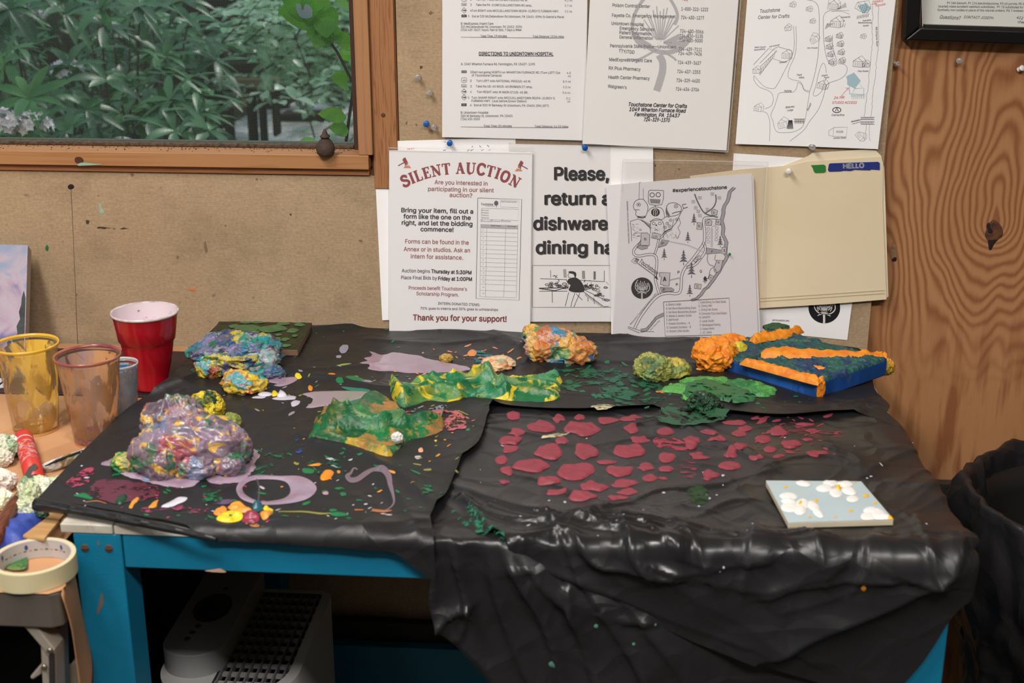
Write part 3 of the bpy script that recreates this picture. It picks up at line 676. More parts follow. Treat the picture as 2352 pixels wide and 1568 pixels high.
p.text('Farmington, PA  15437', 434, 845, 768, 855, 37, I_, .022, .25); p.text('724-329-1370', 503, 882, 694, 888, 37, I_, .022, .25); p.text('911', 782, 3, 825, 6, 34, RP_, .01)
o = p.done('phone_number_sheet', 'white emergency phone number sheet with grey thistle watermark', 'paper sheet')
p.sleeve(o, [(1358,-195),(1722,-205),(1672,350),(1336,332)], welds=[[(1350,328),(1500,338),(1671,347)],[(1671,347),(1690,140),(1705,-50)]])

# --- hand drawn campus map, top right
p = Paper([(1722,-75),(2066,-75),(2016,342),(1689,330)], 0.0045, MS, 0.002, zoom=(4.479, 1680, 0))
p.text('Touchstone', 296, 132, 500, 118, 52, P_, .004, .3); p.text('Center for Crafts', 274, 195, 598, 180, 48, P_, .004, .3)
for L, w in [([(760,-5),(840,10),(885,50),(900,120),(903,300),(895,520),(870,700),(830,860),(805,935)],3.5),([(640,268),(645,400),(640,520),(600,620),(540,740),(470,870),(430,910),(340,890),(270,820),(232,775)],3),
    ([(662,268),(668,420),(655,560),(600,690),(582,760),(590,800),(640,822),(700,835),(730,870),(750,920),(805,935)],3),([(228,780),(235,830),(290,895),(380,930),(420,970),(430,1030),(405,1090),(345,1116)],3),
    ([(682,845),(720,865),(740,915),(770,940),(805,948)],3),([(682,845),(670,900),(645,940),(600,950),(495,955),(470,1010),(440,1100),(405,1180),(425,1240),(445,1320),(480,1358),(560,1362),(640,1352),(710,1320),(745,1270),(770,1160),(785,1060),(805,940)],3),
    ([(320,1145),(360,1160),(385,1210),(395,1300),(390,1450)],3),([(1080,1060-60),(1090,985)],0),
    ([(1010,108),(970,130),(948,170),(945,260),(948,400),(970,560),(1000,640),(1040,678),(1085,650),(1070,580),(1045,500),(1036,420),(1040,360)],3.5),
    ([(1095,655),(1160,662),(1190,700),(1175,760),(1120,810),(1000,855),(970,900),(940,1010),(890,1130),(800,1250),(740,1340),(600,1450)],3.2),
    ([(975,750),(968,690),(948,648),(920,680),(890,780),(868,880),(842,960),(850,985),(890,975),(930,930),(955,850),(980,790)],3),([(1010,108),(1210,108)],2.5),([(1030,120),(1120,115),(1215,145)],2.5),([(1002,0),(985,100)],2.5)]:
    if w: p.line(L, w, P_, sm=4)
rs = np.random.RandomState(3)
for x0, y0, x1, y1 in [(1450,60,1365,1200),(1512,60,1430,1200),(1380,1275,1360,1450),(1415,1275,1425,1450)]:
    n = int(abs(y1-y0)/26); p.line([(x0+(x1-x0)*max(0,(t/n-.35))*1.5+rs.uniform(-7,7), y0+(y1-y0)*t/n) for t in range(n+1)], 2.6, P_)
def house(x, y, s, d=0.0, w=3, hat=3):
    q = lambda a, b: (x+s*(a*math.cos(d)-b*math.sin(d)), y+s*(a*math.sin(d)+b*math.cos(d)))
    p.line([q(-.5,-.1),q(0,-.5),q(.5,-.1),q(.5,.5),q(-.5,.5)], w, P_, True); p.line([q(-.5,-.1),q(.5,-.1)], w*.7, P_); p.line([q(0,-.5),q(.35,-.75),q(.8,-.35),q(.5,-.1)], w*.8, P_); p.line([q(.8,-.35),q(.8,.25),q(.5,.5)], w*.8, P_)
    for i in range(hat): p.line([q(-.3+i*.22,0),q(-.25+i*.2,.42)], w*.8, P_)
for a in [(625,45,50,.2),(795,90,50,.3),(830,215,45,.2),(575,285,58,-.1),(845,400,80,-.5),(1350,370,45,.3),(270,1105,75,.15),(520,1270,90,-.2),(1325,1390,80,.9),(250,720,65,0)]: house(*a)
for a in [(1050,50,90,.05,4,6),(1070,230,100,.1,4,7),(930,870,85,.25,4,6),(1340,60,110,.5,3.5,6),(1300,640,95,.1,4.5,7),(560,560,80,.1,3,5),(1380,660,60,0,4,2)]: house(*a)
for i in range(4):
    for a, b in ((990+i*12,400+i*78),(1105+i*9,365+i*85)): house(a, b, 52, .2, 4.5, 5)
p.line([(290,650),(440,500),(480,480),(620,520),(620,600),(545,640)], 3.5, P_); p.line([(225,665),(380,500),(470,520),(300,680),(290,770),(420,600),(540,640)], 3.5, P_)
for i in range(7): p.line([(300+i*22,750-i*26),(320+i*22,680-i*26)], 3, P_)
for i in range(9): p.segs([(655+i*11,1222,652+i*11,1270),(1335+i*15,1205,1330+i*15,1228),(1335+i*15,1250,1330+i*15,1276)], 4, I_)
p.segs([(640,1222,758,1222),(640,1248,750,1248),(1328,1205,1470,1205),(1328,1228,1470,1228),(1328,1250,1470,1250),(1328,1276,1470,1276),(1228,1255,1330,1232),(1240,1275,1330,1250)], 4, I_)
for i in range(10): p.line([(570+i*7,1325),(588+i*4,1235)], 4, I_)
for i in range(8): p.segs([(1300+i*16,160+(-i*3),1290+i*16,195-i*3),(1085+i*12,90-i*9,1110+i*10,95-i*3),(965+i*13,300-i*8,985+i*9,240)], 4, I_)
p.line([(1050,1310),(1192,1305),(1178,1405),(1045,1400)], 3, P_, True); p.line([(1045,1315),(1000,1345),(1000,1390),(1045,1400)], 3, P_); p.text('Kids', 1078, 1365, 1150, 1362, 34, P_, 0, .2)
for t, x0, y0, x1, y1, s in [('Kiln House',778,500,886,497,20),('Main House',238,493,352,487,20),('Blacksmithing',234,520,345,508,20),('1st Avenue',388,487,495,465,20),('Metals',492,650,570,640,20),('Tent',672,780,725,776,26),('AREA',690,805,748,806,24),('Parking',542,945,618,942,28),
    ('Blaney',556,1112,650,1100,26),('Lodge',573,1143,635,1136,26),('Road',790,1140,822,1062,24),('Glass',928,785,990,775,20),('Studio',950,803,1005,800,20),('Kiwanis',1125,187,1222,180,24),('A',1150,222,1166,222,22),('Painting',1350,222,1435,210,22),('Blacksmithing',1303,240,1442,240,22),('Studio',1352,272,1412,268,22),
    ('Clay Studio',1298,738,1410,738,24),('Campfire',1028,1190,1160,1190,26),('Jewelry Studio',1045,1425,1180,1422,24),('McIntyre Run',1482,275,1490,475,26),('Bridge',1232,1255,1318,1234,18)]: p.text(t, x0, y0, x1, y1, s, P_, .008, .2)
p.oval(1083, 1130, 42, 26, I_, ring=8); p.line([(1070,1140),(1083,1105),(1098,1142)], 9, I_)
for t, x0, y0, x1, y1, s in [('24 HR',1052,1017,1162,1012,36),('STUDIO ACCESS',1035,1065,1290,1065,34)]: p.text(t, x0, y0, x1, y1, s, RP_, .006, .3)
p.line([(1125,990),(1200,905)], 4, RP_); p.line([(1172,905),(1204,903),(1196,930)], 4, RP_); p.text('open', 1450, 25, 1560, 20, 34, RP_, 0, .3); p.text('house', 1480, 70, 1585, 50, 34, RP_, 0, .3); p.text('area', 1440, 50, 1500, 45, 28, RP_, 0, .3)
p.fill([(1190,780),(1260,745),(1330,830),(1265,910),(1190,870)], BP_); p.line([(1215,870),(1270,910),(1350,905),(1310,850),(1270,905),(1230,985),(1360,980),(1360,905)], 6, BP_); p.line([(1210,965),(1375,970)], 6, BP_); p.line([(1180,780),(1210,860),(1215,960)], 7, BP_)
for i in range(7): p.line([(1240+i*20,975),(1240+i*20,1015)], 3, P_)
p.fill([(1300,60),(1390,30),(1440,90),(1350,140)], BP_, lift=0.00012)
p.done('hand_drawn_map', 'white sheet with hand drawn pen map and red and blue pencil notes', 'map')

# --- sheet half hidden behind the auction notice
p = Paper([(858,325),(1184,316),(1192,726),(878,735)], 0.0016, MS, 0.001, zoom=(3.618, 850, 0))
p.line([(308,1240),(318,1232),(326,1242),(336,1230),(345,1240),(356,1229),(366,1238)], 4, RP_, sm=3)
for a in [(805,1257,828,1240),(835,1253,860,1238),(845,1222,855,1212),(908,1210,922,1222),(925,1250,945,1240),(972,1205,990,1220),(988,1250,1002,1240),(608,1249,630,1246),(1160,1190,1166,1193)]: p.segs([a], 5, P_)
p.oval(111, 1421, 5, 5, P_); p.segs([(618,1180,628,1181)], 4, P_)
p.done('blank_back_sheet', 'mostly blank white sheet showing behind the silent auction notice', 'paper sheet')

# --- silent auction notice
DB = mat('navy black ink', '#1f1f2e', 0.7)
MA = [mat('bright white paper', '#fdfcfc', 0.7, spec=0.3), DB, GREY, BLK, RED, ORG, PEN, LG, MG, RP, BP, mat('rose print', '#a8595c', 0.7)]
Z = (3.485, 850, 310)
p = Paper([(894,345),(1223,349),(1218,768),(895,766)], 0.0068, MA, 0.004, zoom=Z)
# headline letters with slab serifs, set along an arc
GL = {'S': ([[(.62,.78),(.5,.93),(.3,.97),(.12,.85),(.12,.67),(.32,.55),(.55,.45),(.66,.28),(.55,.08),(.32,.02),(.12,.1),(.06,.24)]], [(.64,.68,.64,.98),(.05,.04,.05,.32)], .74),
 'I': ([[(.2,0),(.2,1)]], [(.02,.03,.38,.03),(.02,.97,.38,.97)], .40), 'L': ([[(.2,0),(.2,1)]], [(.02,.03,.66,.03),(.02,.97,.4,.97),(.64,.0,.64,.3)], .70),
 'E': ([[(.2,0),(.2,1)]], [(.02,.03,.66,.03),(.02,.97,.62,.97),(.2,.52,.48,.52),(.64,.0,.64,.28),(.6,.74,.6,1),(.48,.4,.48,.64)], .70),
 'N': ([[(.16,.95),(.74,.04)]], [(.18,0,.18,1),(.74,0,.74,1),(.0,.03,.36,.03),(.0,.97,.22,.97),(.56,.97,.92,.97)], .94),
 'T': ([[(.37,0),(.37,1)]], [(.2,.03,.54,.03),(.02,.97,.72,.97),(.04,.74,.04,1),(.7,.74,.7,1)], .76),
 'A': ([[(.4,1),(.7,.02)]], [(.4,.98,.14,.02),(.0,.03,.28,.03),(.54,.03,.88,.03),(.24,.34,.6,.34)], .88),
 'U': ([[(.2,1),(.2,.3),(.28,.08),(.46,.0)]], [(.02,.97,.38,.97),(.56,.97,.88,.97),(.46,.03,.62,.08),(.62,.08,.72,.3),(.72,.3,.72,.97)], .88),
 'C': ([[(.72,.78),(.6,.94),(.42,.97),(.22,.86),(.12,.5),(.22,.14),(.42,.02),(.62,.08),(.76,.24)]], [(.74,.66,.74,.99)], .82),
 'O': ([[(.44,.97),(.2,.84),(.12,.5),(.2,.15),(.44,.03),(.68,.15),(.76,.5),(.68,.84),(.44,.97)]], [], .88)}
def arc_text(s, pts, h, wid, stem, thin, m):
    c = smooth_open(pts, 12); seg = np.linalg.norm(np.diff(c, axis=0), axis=1); cum = np.concatenate([[0], np.cumsum(seg)]); tot = cum[-1]
    adv = [(.38 if ch == ' ' else GL[ch][2]+.10)*wid for ch in s]; k = tot/sum(adv); pos = 0
    for ch, a in zip(s, adv):
        if ch != ' ':
            def q(u, v):
                t = (pos+u*wid)*k; x = np.interp(t, cum, c[:, 0]); y = np.interp(t, cum, c[:, 1]); x2 = np.interp(min(t+3, tot), cum, c[:, 0]); y2 = np.interp(min(t+3, tot), cum, c[:, 1])
                x1 = np.interp(max(t-3, 0), cum, c[:, 0]); y1 = np.interp(max(t-3, 0), cum, c[:, 1]); L = math.hypot(x2-x1, y2-y1); dx, dy = (x2-x1)/L, (y2-y1)/L
                return (x+v*h*dy, y-v*h*dx)
            for j, st in enumerate(GL[ch][0]): p.line([q(*u) for u in st], stem, m, sm=3 if len(st) > 2 else 0, lift=0.00026+0.00001*j)
            for j, (x0, y0, x1, y1) in enumerate(GL[ch][1]): p.line([q(x0, y0), q(x1, y1)], thin, m, lift=0.0003+0.00001*j)
        pos += a
arc_text('SILENT AUCTION', [(272,418),(360,380),(470,342),(590,318),(720,308),(860,314),(985,340),(1090,382),(1180,432)], 88, 75, 21, 9, R_)
for t, x0, x1, y, s, mm, bd in [('Are you interested in',516,940,392,46,11,.008),('participating in our silent',464,990,446,46,11,.008),('auction?',636,818,494,46,11,.008),
    ('Bring your item, fill out a',250,826,616,48,1,.018),('form like the one on the',268,806,666,48,1,.018),('right, and let the bidding',254,820,716,48,1,.018),('commence!',404,668,768,48,1,.018),
    ('Forms can be found in the',282,790,864,46,11,.008),('Annex or in studios. Ask an',270,800,926,46,11,.008),('intern for assistance.',326,744,984,46,11,.008),
    ('Auction begins',255,480,1095,38,1,.004),('Thursday at 5:30PM',490,812,1102,40,1,.024),('Place Final Bids by',250,536,1150,38,1,.004),('Friday at 1:00PM',545,816,1160,40,1,.024),
    ("Proceeds benefit Touchstone's",310,775,1232,38,11,.008),('Scholarship Program.',372,710,1278,38,11,.008),('INTERN DONATED ITEMS:',545,880,1354,28,1,.004),('70% goes to interns and 30% goes to scholarships',405,1025,1392,27,1,.004),
    ('Thank you for your support!',345,1094,1478,62,R_,.022)]: p.text(t, x0, y, x1, y+(12 if x1-x0 > 300 else 6), s, mm, bd)
for sx_, cx0, cy0 in ((1,280,215),(-1,1208,240)):
    q = lambda a, b: (cx0+sx_*a, cy0+b)
    p.fill([q(-22,-20),q(4,-34),q(24,4),q(0,20)], R_); p.fill([q(-14,-30),q(2,-38),q(6,-28),q(-10,-20)], R_, lift=.0003); p.fill([q(-2,22),q(24,8),q(26,16),q(2,28)], R_, lift=.0003)
    p.line([q(-8,4),q(-54,30)], 8, R_); p.fill([q(-6,38),q(2,28),q(36,28),q(40,38)], O_); p.fill([q(-12,48),q(-8,40),q(44,40),q(48,50)], O_)
p.line([(863,503),(1214,514),(1194,1318),(849,1306)], 4, G_, True)
p.text('Touchstone', 888, 560, 985, 562, 24, G_, .01); p.oval(1010, 545, 17, 20, G_); p.line([(1010,545),(1012,578)], 4, G_); p.text('CENTER FOR CRAFTS', 925, 570, 998, 572, 9, P_)
p.line([(1047,522),(1192,528),(1187,580),(1044,575)], 2, MG_, True); p.text('Silent Auction Number', 1052, 536, 1175, 540, 13, P_)
p.line([(893,585),(1190,592),(1186,683),(888,672)], 2, MG_, True)
for i, t in enumerate(['Item name', 'Description', 'Donated by', 'Minimum bid']): p.text(t, 893, 604+i*20, 950, 606+i*20, 13, P_)
for a, t in ((888,'Artist'),(968,'Community'),(1052,'Other')): p.line([(a,680),(a+12,680),(a+12,692),(a,692)], 3, G_, True); p.text(t, a+18, 692, a+75, 694, 12, P_)
p.fill([(886,712),(1185,722),(1184,752),(886,742)], LG_); p.text('Bidder Name', 970, 728, 1045, 731, 13, I_, .01); p.text('Bid Amount', 1102, 732, 1168, 735, 13, I_, .01)
ys = [742,775,808,842,876,912,946,982,1016,1050,1085,1120,1155,1190,1240,1290]
for i, y in enumerate(ys):
    p.line([(884,y),(1182-i*.7,y+9)], 1.8, MG_)
    if i < 15: p.text(str(i+1), 902, (y+ys[i+1])/2+4, 909+(i > 8)*6, (y+ys[i+1])/2+4, 13, P_)
for a, b in ((886,880),(934,925),(1086,1072),(1184,1172)): p.line([(a,712),(b,1292)], 2, MG_)
o = p.done('auction_notice', 'white notice with arched dusty red heading Silent Auction', 'notice')
p.sleeve(o, [(892,336),(1226,338),(1219,772),(893,770)], welds=[[(893,339),(1060,343),(1225,345)],[(893,345),(1060,349),(1225,352)],[(1222,352),(1217,768)]])

# --- please return dishware notice
MD = [PW, mat('bold black print', '#141216', 0.55), GREY, BLK, RED, ORG, PEN, LG, MG, RP, BP, WHT]
p = Paper([(1170,330),(1500,337),(1502,738),(1166,738)], 0.0040, MD, 0.002, zoom=Z)
for t, x0, y, x1, s in [('Please,',1472,358,1912,138),('return all',1395,556,2020,138),('dishware to',1305,756,2070,138),('dining hall',1325,948,2040,138)]:
    p.text(t, x0+6, y+5, x1+6, y+5, s, G_, .022, lift=.0002); p.text(t, x0, y, x1, y, s, I_, .022, lift=.0003)
p.line([(1300,1042),(2010,1042)], 3, G_); p.line([(1300,1376),(2010,1376)], 3, G_); p.line([(1300,1042),(1300,1376)], 3, G_)
# ink sketch: a figure in a dark jumper at a sink heaped with dishes
p.fill([(1578,1180),(1590,1150),(1640,1138),(1680,1160),(1706,1200),(1714,1250),(1640,1258),(1590,1240),(1604,1200)], K_, 3); p.fill([(1588,1092),(1618,1088),(1648,1100),(1650,1128),(1640,1142),(1628,1112),(1598,1106)], K_, 2)
p.line([(1592,1104),(1584,1122),(1588,1134),(1602,1140),(1604,1152)], 4, K_); p.line([(1590,1258),(1575,1320),(1562,1368)], 4, K_); p.line([(1640,1262),(1620,1320),(1606,1372)], 4, K_); p.line([(1680,1262),(1650,1330),(1632,1374)], 4, K_)
p.line([(1352,1224),(1500,1222),(1590,1212),(1480,1244),(1352,1226)], 7, K_); p.segs([(1355,1248,1580,1248),(1458,1250,1460,1340),(1362,1148,1575,1156),(1660,1160,1875,1172),(1875,1085,1875,1172),(1704,1250,1872,1372),(1720,1240,1905,1330),(1650,1270,1700,1320),(1790,1300,1796,1350),(1742,1290,1744,1330),(1872,1372,1912,1370)], 4, K_)
for i in range(7): p.segs([(1444+i*1.5,1080,1446+i*1.5,1140)] if i < 2 else [(1538+i*5,1072,1542+i*5,1140)], 2.5, P_)
for i in range(6): p.segs([(1698+i*4,1085,1700+i*4,1150),(1790+i*3,1090,1790+i*3,1155)], 2.5, P_)
rs = np.random.RandomState(8)
for i in range(46):
    x = rs.uniform(1410, 1590) if i % 3 == 0 else rs.uniform(1715, 1910); y = rs.uniform(1180, 1225) if x < 1600 else rs.uniform(1190, 1225+(x-1715)*.6)
    p.oval(x, y, rs.uniform(8, 22), rs.uniform(4, 9), K_ if i % 2 else P_, 10, ring=rs.uniform(3, 6))
for i in range(26):
    x = rs.uniform(1415, 1900); y = rs.uniform(1150, 1215); p.segs([(x, y, x+rs.uniform(-25, 25), y+rs.uniform(5, 26))], rs.uniform(2, 6), K_)
for a in ((1470,1120,1500,1140),(1480,1145,1498,1120),(1484,1122,1462,1128),(1600,1190,1560,1215)): p.segs([a], 4, K_)
for i in range(14): p.segs([(1728+i*10,1262+i*8,1722+i*10,1285+i*7)], 4, P_)
o = p.done('dishware_notice', 'white notice with large bold black words starting Please, return', 'notice')
p.sleeve(o, [(1168,326),(1402,330),(1402,742),(1168,742)], 0.0006)

# --- sheet behind the folder, round thistle logo
def thistle(p, cx, cy, r, ang=0.0):
    ca, sa = math.cos(ang), math.sin(ang); q = lambda a, b: (cx+r*(a*ca-b*sa), cy+r*(a*sa+b*ca)); L = .00032
    p.oval(cx, cy, r, r*.98, K_, 40)
    def ln(pts, w): p.line([q(*a) for a in pts], w*r, W_, sm=4, lift=L)
    ln([(-.05,.42),(-.38,.3),(-.62,.0),(-.6,-.42),(-.42,-.75)], .07); ln([(.05,.42),(.45,.32),(.68,.05),(.62,-.35),(.5,-.5)], .07); ln([(.0,.45),(.02,.7),(.03,.97)], .14)
    for i in range(9):
        a = math.radians(-90+(i-4)*13); ln([(.03*(i-4),.22),(.03*(i-4)+.3*math.cos(a),.22+.3*math.sin(a)),(.02*(i-4)+(.62+.1*(i % 2))*math.cos(a),.16+(.72+.12*(i % 2))*math.sin(a))], .06)
    ln([(-.3,.38),(-.1,.32),(.1,.32),(.32,.38)], .09); ln([(-.4,.5),(-.2,.42),(0,.42),(.2,.42),(.42,.5)], .05)
    for a in (-.36, -.2, .2, .38): ln([(a,.2),(a*1.25,.0),(a*1.2,-.25)], .05)
MB9 = list(MS); MB9[I_] = BLK; MB9[W_] = mat('white logo print', '#dcd8d6', 0.7)
p = Paper([(1685,352),(2000,372),(1946,781),(1660,752)], 0.0012, MB9, 0.0, zoom=(3.409, 1380, 330))
thistle(p, 1750, 1284, 124, .05); p.text('ARTSCAREER.ORG', 1341, 1386, 1474, 1392, 17, G_, .01)
p.done('logo_sheet', 'white sheet behind the manila folder with round black thistle logo', 'paper sheet')

# --- manila folder with name sticker
FOL = mat('manila card', '#e9d9b9', 0.7, spec=0.25, var=0.05, vscale=5, col2='#e3d1ae'); FOL2 = mat('manila card edge', '#efe0c2', 0.7)
GS = mat('green sticker', '#2e7d35', 0.5); NS = mat('navy sticker', '#23317e', 0.5); NW = mat('white sticker', '#e4e4ea', 0.5)
root = thing('manila_folder', 'cream manila folder pinned to the board with a HELLO sticker', 'folder', WL(1850, 540, -0.004))
def flat(pts, dep, m, name, par, th=0.0006, bow=0.0):
    c = cdt(np.array([WL(a, b, -dep)[[0, 2]] for a, b in pts]), 0.012); z0_, z1_ = c[0][:, 1].min(), c[0][:, 1].max(); t = (c[0][:, 1]-z0_)/(z1_-z0_)
    mb = MB(); fr = np.stack([c[0][:, 0], -dep-bow*(1-t)**2, c[0][:, 1]], 1); n = len(fr); nb = len(c[2])
    mb.add(np.concatenate([fr, fr+[0, th, 0]]), list(c[1])+[tuple(a+n for a in f[::-1]) for f in c[1]]+[(i, i+n, (i+1) % nb+n, (i+1) % nb) for i in range(nb)])
    return mb.build(name, m, par)
flat([(1857,358),(1866,351),(1990,343),(2012,345),(2024,358),(2031,385),(2040,680),(2034,684),(1860,690),(1800,380)], 0.0022, FOL2, 'back_flap', root, bow=0.002)
ff = flat([(1584,404),(1700,389),(1815,380),(1855,371),(2022,360),(2028,372),(2027,470),(2032,600),(2035,686),(1900,697),(1740,706),(1700,700),(1640,560)], 0.0042, FOL, 'front_flap', root, bow=0.004)
for pts in ([(1745,685),(1900,675),(2032,666)], [(1745,692),(1900,682),(2032,673)]):
    q = Paper([(1584,360),(2036,360),(2036,706),(1584,706)], 0.0085, [FOL2]); q.mb = MB(); q.line(pts, 1.3, 0); q.mb.build('crease', [mat('card crease', '#cfbe98', 0.8)], ff)
q = Paper([(1740,340),(2040,340),(2040,420),(1740,420)], 0.0052, [GS, NS, NW], zoom=(3.409, 1380, 330)); q.mb = MB()
q.fill([(1645,168),(1745,163),(1760,172),(1762,216),(1750,225),(1680,228),(1668,216),(1660,190)], 0)
q.mb.build('green_sticker', [GS], root)['label'] = 'dark green corner sticker'
q.mb = MB(); q.fill([(1786,158),(1800,153),(2170,141),(2184,150),(2184,205),(2120,200),(2105,207),(1985,203),(1960,212),(1900,210),(1880,215),(1786,218),(1778,205)], 1)
q.text('HELLO', 1897, 193, 2062, 187, 50, 2, .03, lift=.0005); q.mb.build('name_sticker', [GS, NS, NW], root)['label'] = 'navy blue sticker with white word HELLO'

# --- printed map with sleeve
MT = [mat('greyed white paper', '#ece8ea', 0.7, spec=0.3), mat('map ink', '#2c2a33', 0.7), GREY, BLK, RED, ORG, PEN, LG, mat('pale violet grey', '#aaa6ae', 0.7), RP, BP, mat('map white', '#cfc9ca', 0.7), mat('tree violet grey', '#5c5a68', 0.7)]
ZT = (3.919, 1400, 380)
under = Paper([(1404,425),(1730,405),(1747,790),(1404,770)], 0.0090, MS, 0.004); under.done('blank_under_sheet', 'blank white sheet peeking out beneath the printed campus map', 'paper sheet')
p = Paper([(1392,425),(1726,398),(1741,790),(1410,790)], 0.0104, MT, 0.006, zoom=ZT)
p.text('#experiencetouchstone', 568, 240, 1058, 208, 42, I_, .024); p.text('VISUALIZED CREATIVELY BY SCOTT ANDERSON', 180, 700, 165, 320, 16, G_, .01)
def road(pts, gap=16, w=4):
    c = smooth_open(pts, 5); d = np.gradient(c, axis=0); n = np.stack([-d[:, 1], d[:, 0]], 1)/(np.linalg.norm(d, axis=1)[:, None]+1e-9)
    p.line(c+n*gap/2, w, I_); p.line(c-n*gap/2, w, I_)
road([(225,1460),(270,1370),(340,1270),(400,1200),(455,1160),(530,1145),(600,1150),(635,1130),(645,1060),(650,990),(680,920),(740,850),(800,770),(850,690),(855,600),(848,520),(852,480),(880,470),(960,470)], 22)
road([(450,1160),(425,1080),(412,1010),(422,920),(425,850),(405,805),(340,800),(270,812),(225,800),(218,760),(260,710),(285,690)], 20); road([(405,800),(425,740),(445,660),(470,640),(500,600),(560,570)], 16)
road([(690,915),(770,890),(830,820),(860,770),(858,720),(840,690)], 20); p.line([(540,1030),(580,1020),(630,1010)], 10, MG_); p.line([(765,255),(800,340),(860,430),(975,465)], 12, G_, sm=4); p.line([(955,260),(958,320),(930,380),(860,430)], 11, G_, sm=4)
rv = [(1124,200),(1085,235),(1075,290),(1040,360),(1020,430),(1008,500),(1030,560),(1022,620),(1050,690),(1040,760),(1050,820),(1015,890),(985,950),(945,1010),(905,1070),(850,1110),(825,1160),(780,1195),(740,1210)]
rs = np.random.RandomState(2); rvj = [(a+rs.uniform(-7, 7), b+rs.uniform(-3, 3)) for a, b in smooth_open(rv, 2)]
p.line(rvj, 30, MG_, lift=.00016); p.line([(a-15, b) for a, b in rvj], 4, I_); p.line([(a+15, b) for a, b in rvj], 4, I_)
r2_ = [(a+rs.uniform(-4, 4), b) for a, b in smooth_open([(485,1335),(420,1370),(370,1430),(330,1470),(280,1480)], 3)]; p.line(r2_, 26, MG_, lift=.00016); p.line([(a, b-14) for a, b in r2_], 4, I_); p.line([(a, b+14) for a, b in r2_], 4, I_)
p.line([(165,1442),(290,1485),(400,1490)], 4, I_); p.line([(165,1455),(270,1500)], 10, MG_)
for a in ([(243,735),(285,660),(282,720),(350,720),(340,745),(290,755)], [(440,738),(470,665),(540,675),(510,715)], [(870,740),(1005,758),(1000,785),(868,795)], [(455,1092),(560,1098),(582,1115),(575,1130),(465,1135)]): p.fill(a, MG_, lift=.00015); p.line(a, 3.5, I_, True)
def bx_(pts, t=None, x=0, y=0, s=30, bd=.01):
    p.fill(pts, W_, lift=.0003); p.line(pts, 4.5, I_, True, lift=.00034)
    if t: p.text(t, x, y, x+s*.62*len(t), y-1, s, I_, bd, lift=.00036)
bx_([(285,605),(345,605),(347,615),(362,615),(357,718),(280,715)], 'B', 312, 672, 32); bx_([(450,960),(545,963),(535,1083),(480,1078),(480,1070),(458,1070),(465,1000),(450,998)], 'A', 480, 1038, 52, .04)
bx_([(388,603),(460,618),(452,665),(375,648)], 'C/D', 388, 648, 24); bx_([(790,513),(835,515),(828,577),(785,572)], 'E', 800, 556, 32); bx_([(865,500),(895,482),(922,500),(918,538),(872,538)], 'F', 884, 526, 28)
bx_([(958,483),(1003,485),(998,533),(953,530)], 'H', 966, 520, 32); bx_([(915,410),(940,392),(972,405),(965,445),(922,447)], 'G', 930, 434, 28); bx_([(1012,733),(1052,735),(1048,793),(1008,790)], 'I', 1024, 774, 30)
bx_([(965,850),(1020,850),(1000,935),(975,958),(945,955),(938,925)], 'K', 976, 880, 26); p.text('L', 950, 945, 966, 945, 26, I_, .02, lift=.0004); bx_([(905,978),(938,995),(915,1035),(888,1015)], 'M', 904, 1015, 20)
bx_([(768,1060),(828,1068),(820,1108),(762,1102)], 'O', 782, 1096, 30); bx_([(750,850),(810,805),(825,830),(770,870)], 'J', 780, 850, 26)
for t, x, y, s in [('P',470,710,30),('P',916,782,26),('P',612,970,32),('P',598,1080,32),('P',480,1126,32),('Q',812,960,32)]: p.text(t, x, y, x+s*.62, y-1, s, I_, .01, lift=.0004)
for a, b in [(740,325),(800,290),(912,256),(975,290),(762,380),(785,412),(800,450),(868,395)]: p.line([(a,b-12),(a+28,b-12),(a+28,b+12),(a,b+12)], 3, P_, True); p.segs([(a+6,b-4,a+22,b-4),(a+6,b+4,a+22,b+4)], 3, P_)
for i in range(4): p.oval(888, 570+i*38, 13, 13, P_, ring=3); p.oval(966-i*2, 562+i*34, 13, 13, P_, ring=3)
p.line([(915,735),(915,560),(930,545),(960,540)], 3, P_); p.line([(925,735),(925,565)], 3, P_); p.line([(885,795),(880,850),(900,890),(935,900)], 10, MG_, sm=4); p.line([(955,800),(945,840),(960,855)], 4, I_)
p.line([(540,682),(600,695),(680,710),(740,730),(840,775)], 10, LG_, sm=4); p.line([(940,905),(905,940),(895,990),(880,1020)], 4, I_, sm=3)
def tree(x, y, s):
    for k in range(4):
        a = y-s*.5+k*s*.22; ww = s*(.10+.075*k); p.fill([(x,a-s*.14),(x+ww,a+s*.14),(x+ww*.3,a+s*.11),(x-ww*.3,a+s*.11),(x-ww,a+s*.14)], 12, lift=.0003+.00001*k)
    p.fill([(x-s*.03,y+s*.35),(x+s*.03,y+s*.35),(x+s*.03,y+s*.55),(x-s*.03,y+s*.55)], 12)
for a in [(760,485,90),(705,648,88),(996,685,92),(492,800,90),(666,830,118),(738,942,122),(722,1125,95)]: tree(*a)
p.fill([(860,990),(878,1015),(872,1032),(848,1032),(844,1012)], K_); p.line([(842,1040),(880,1034)], 6, K_); p.text('N', 853, 1056, 868, 1056, 18, I_)
thistle(p, 293, 1100, 98, .05)
p.line([(250,875),(400,985),(430,1015)], 6, I_); p.fill([(440,1028),(400,1005),(412,1000),(420,982)], I_); p.text('Touchstone', 262, 868, 425, 985, 54, I_, .006)
for i in range(4): p.segs([(225-i*6+12,830+i*8,250-i*6+18,846+i*8)], 5, I_)
p.line([(222,828),(262,850),(235,882),(197,857)], 4, I_, True)
p.text('Welcome to Touchstone Center for Crafts', 190, 1430, 425, 1150, 20, P_, .004); p.text('Brian Hollow Road', 370, 1478, 455, 1392, 16, P_)
p.line([(485,1224),(1075,1188),(1096,1514),(500,1530)], 4.5, I_, True)
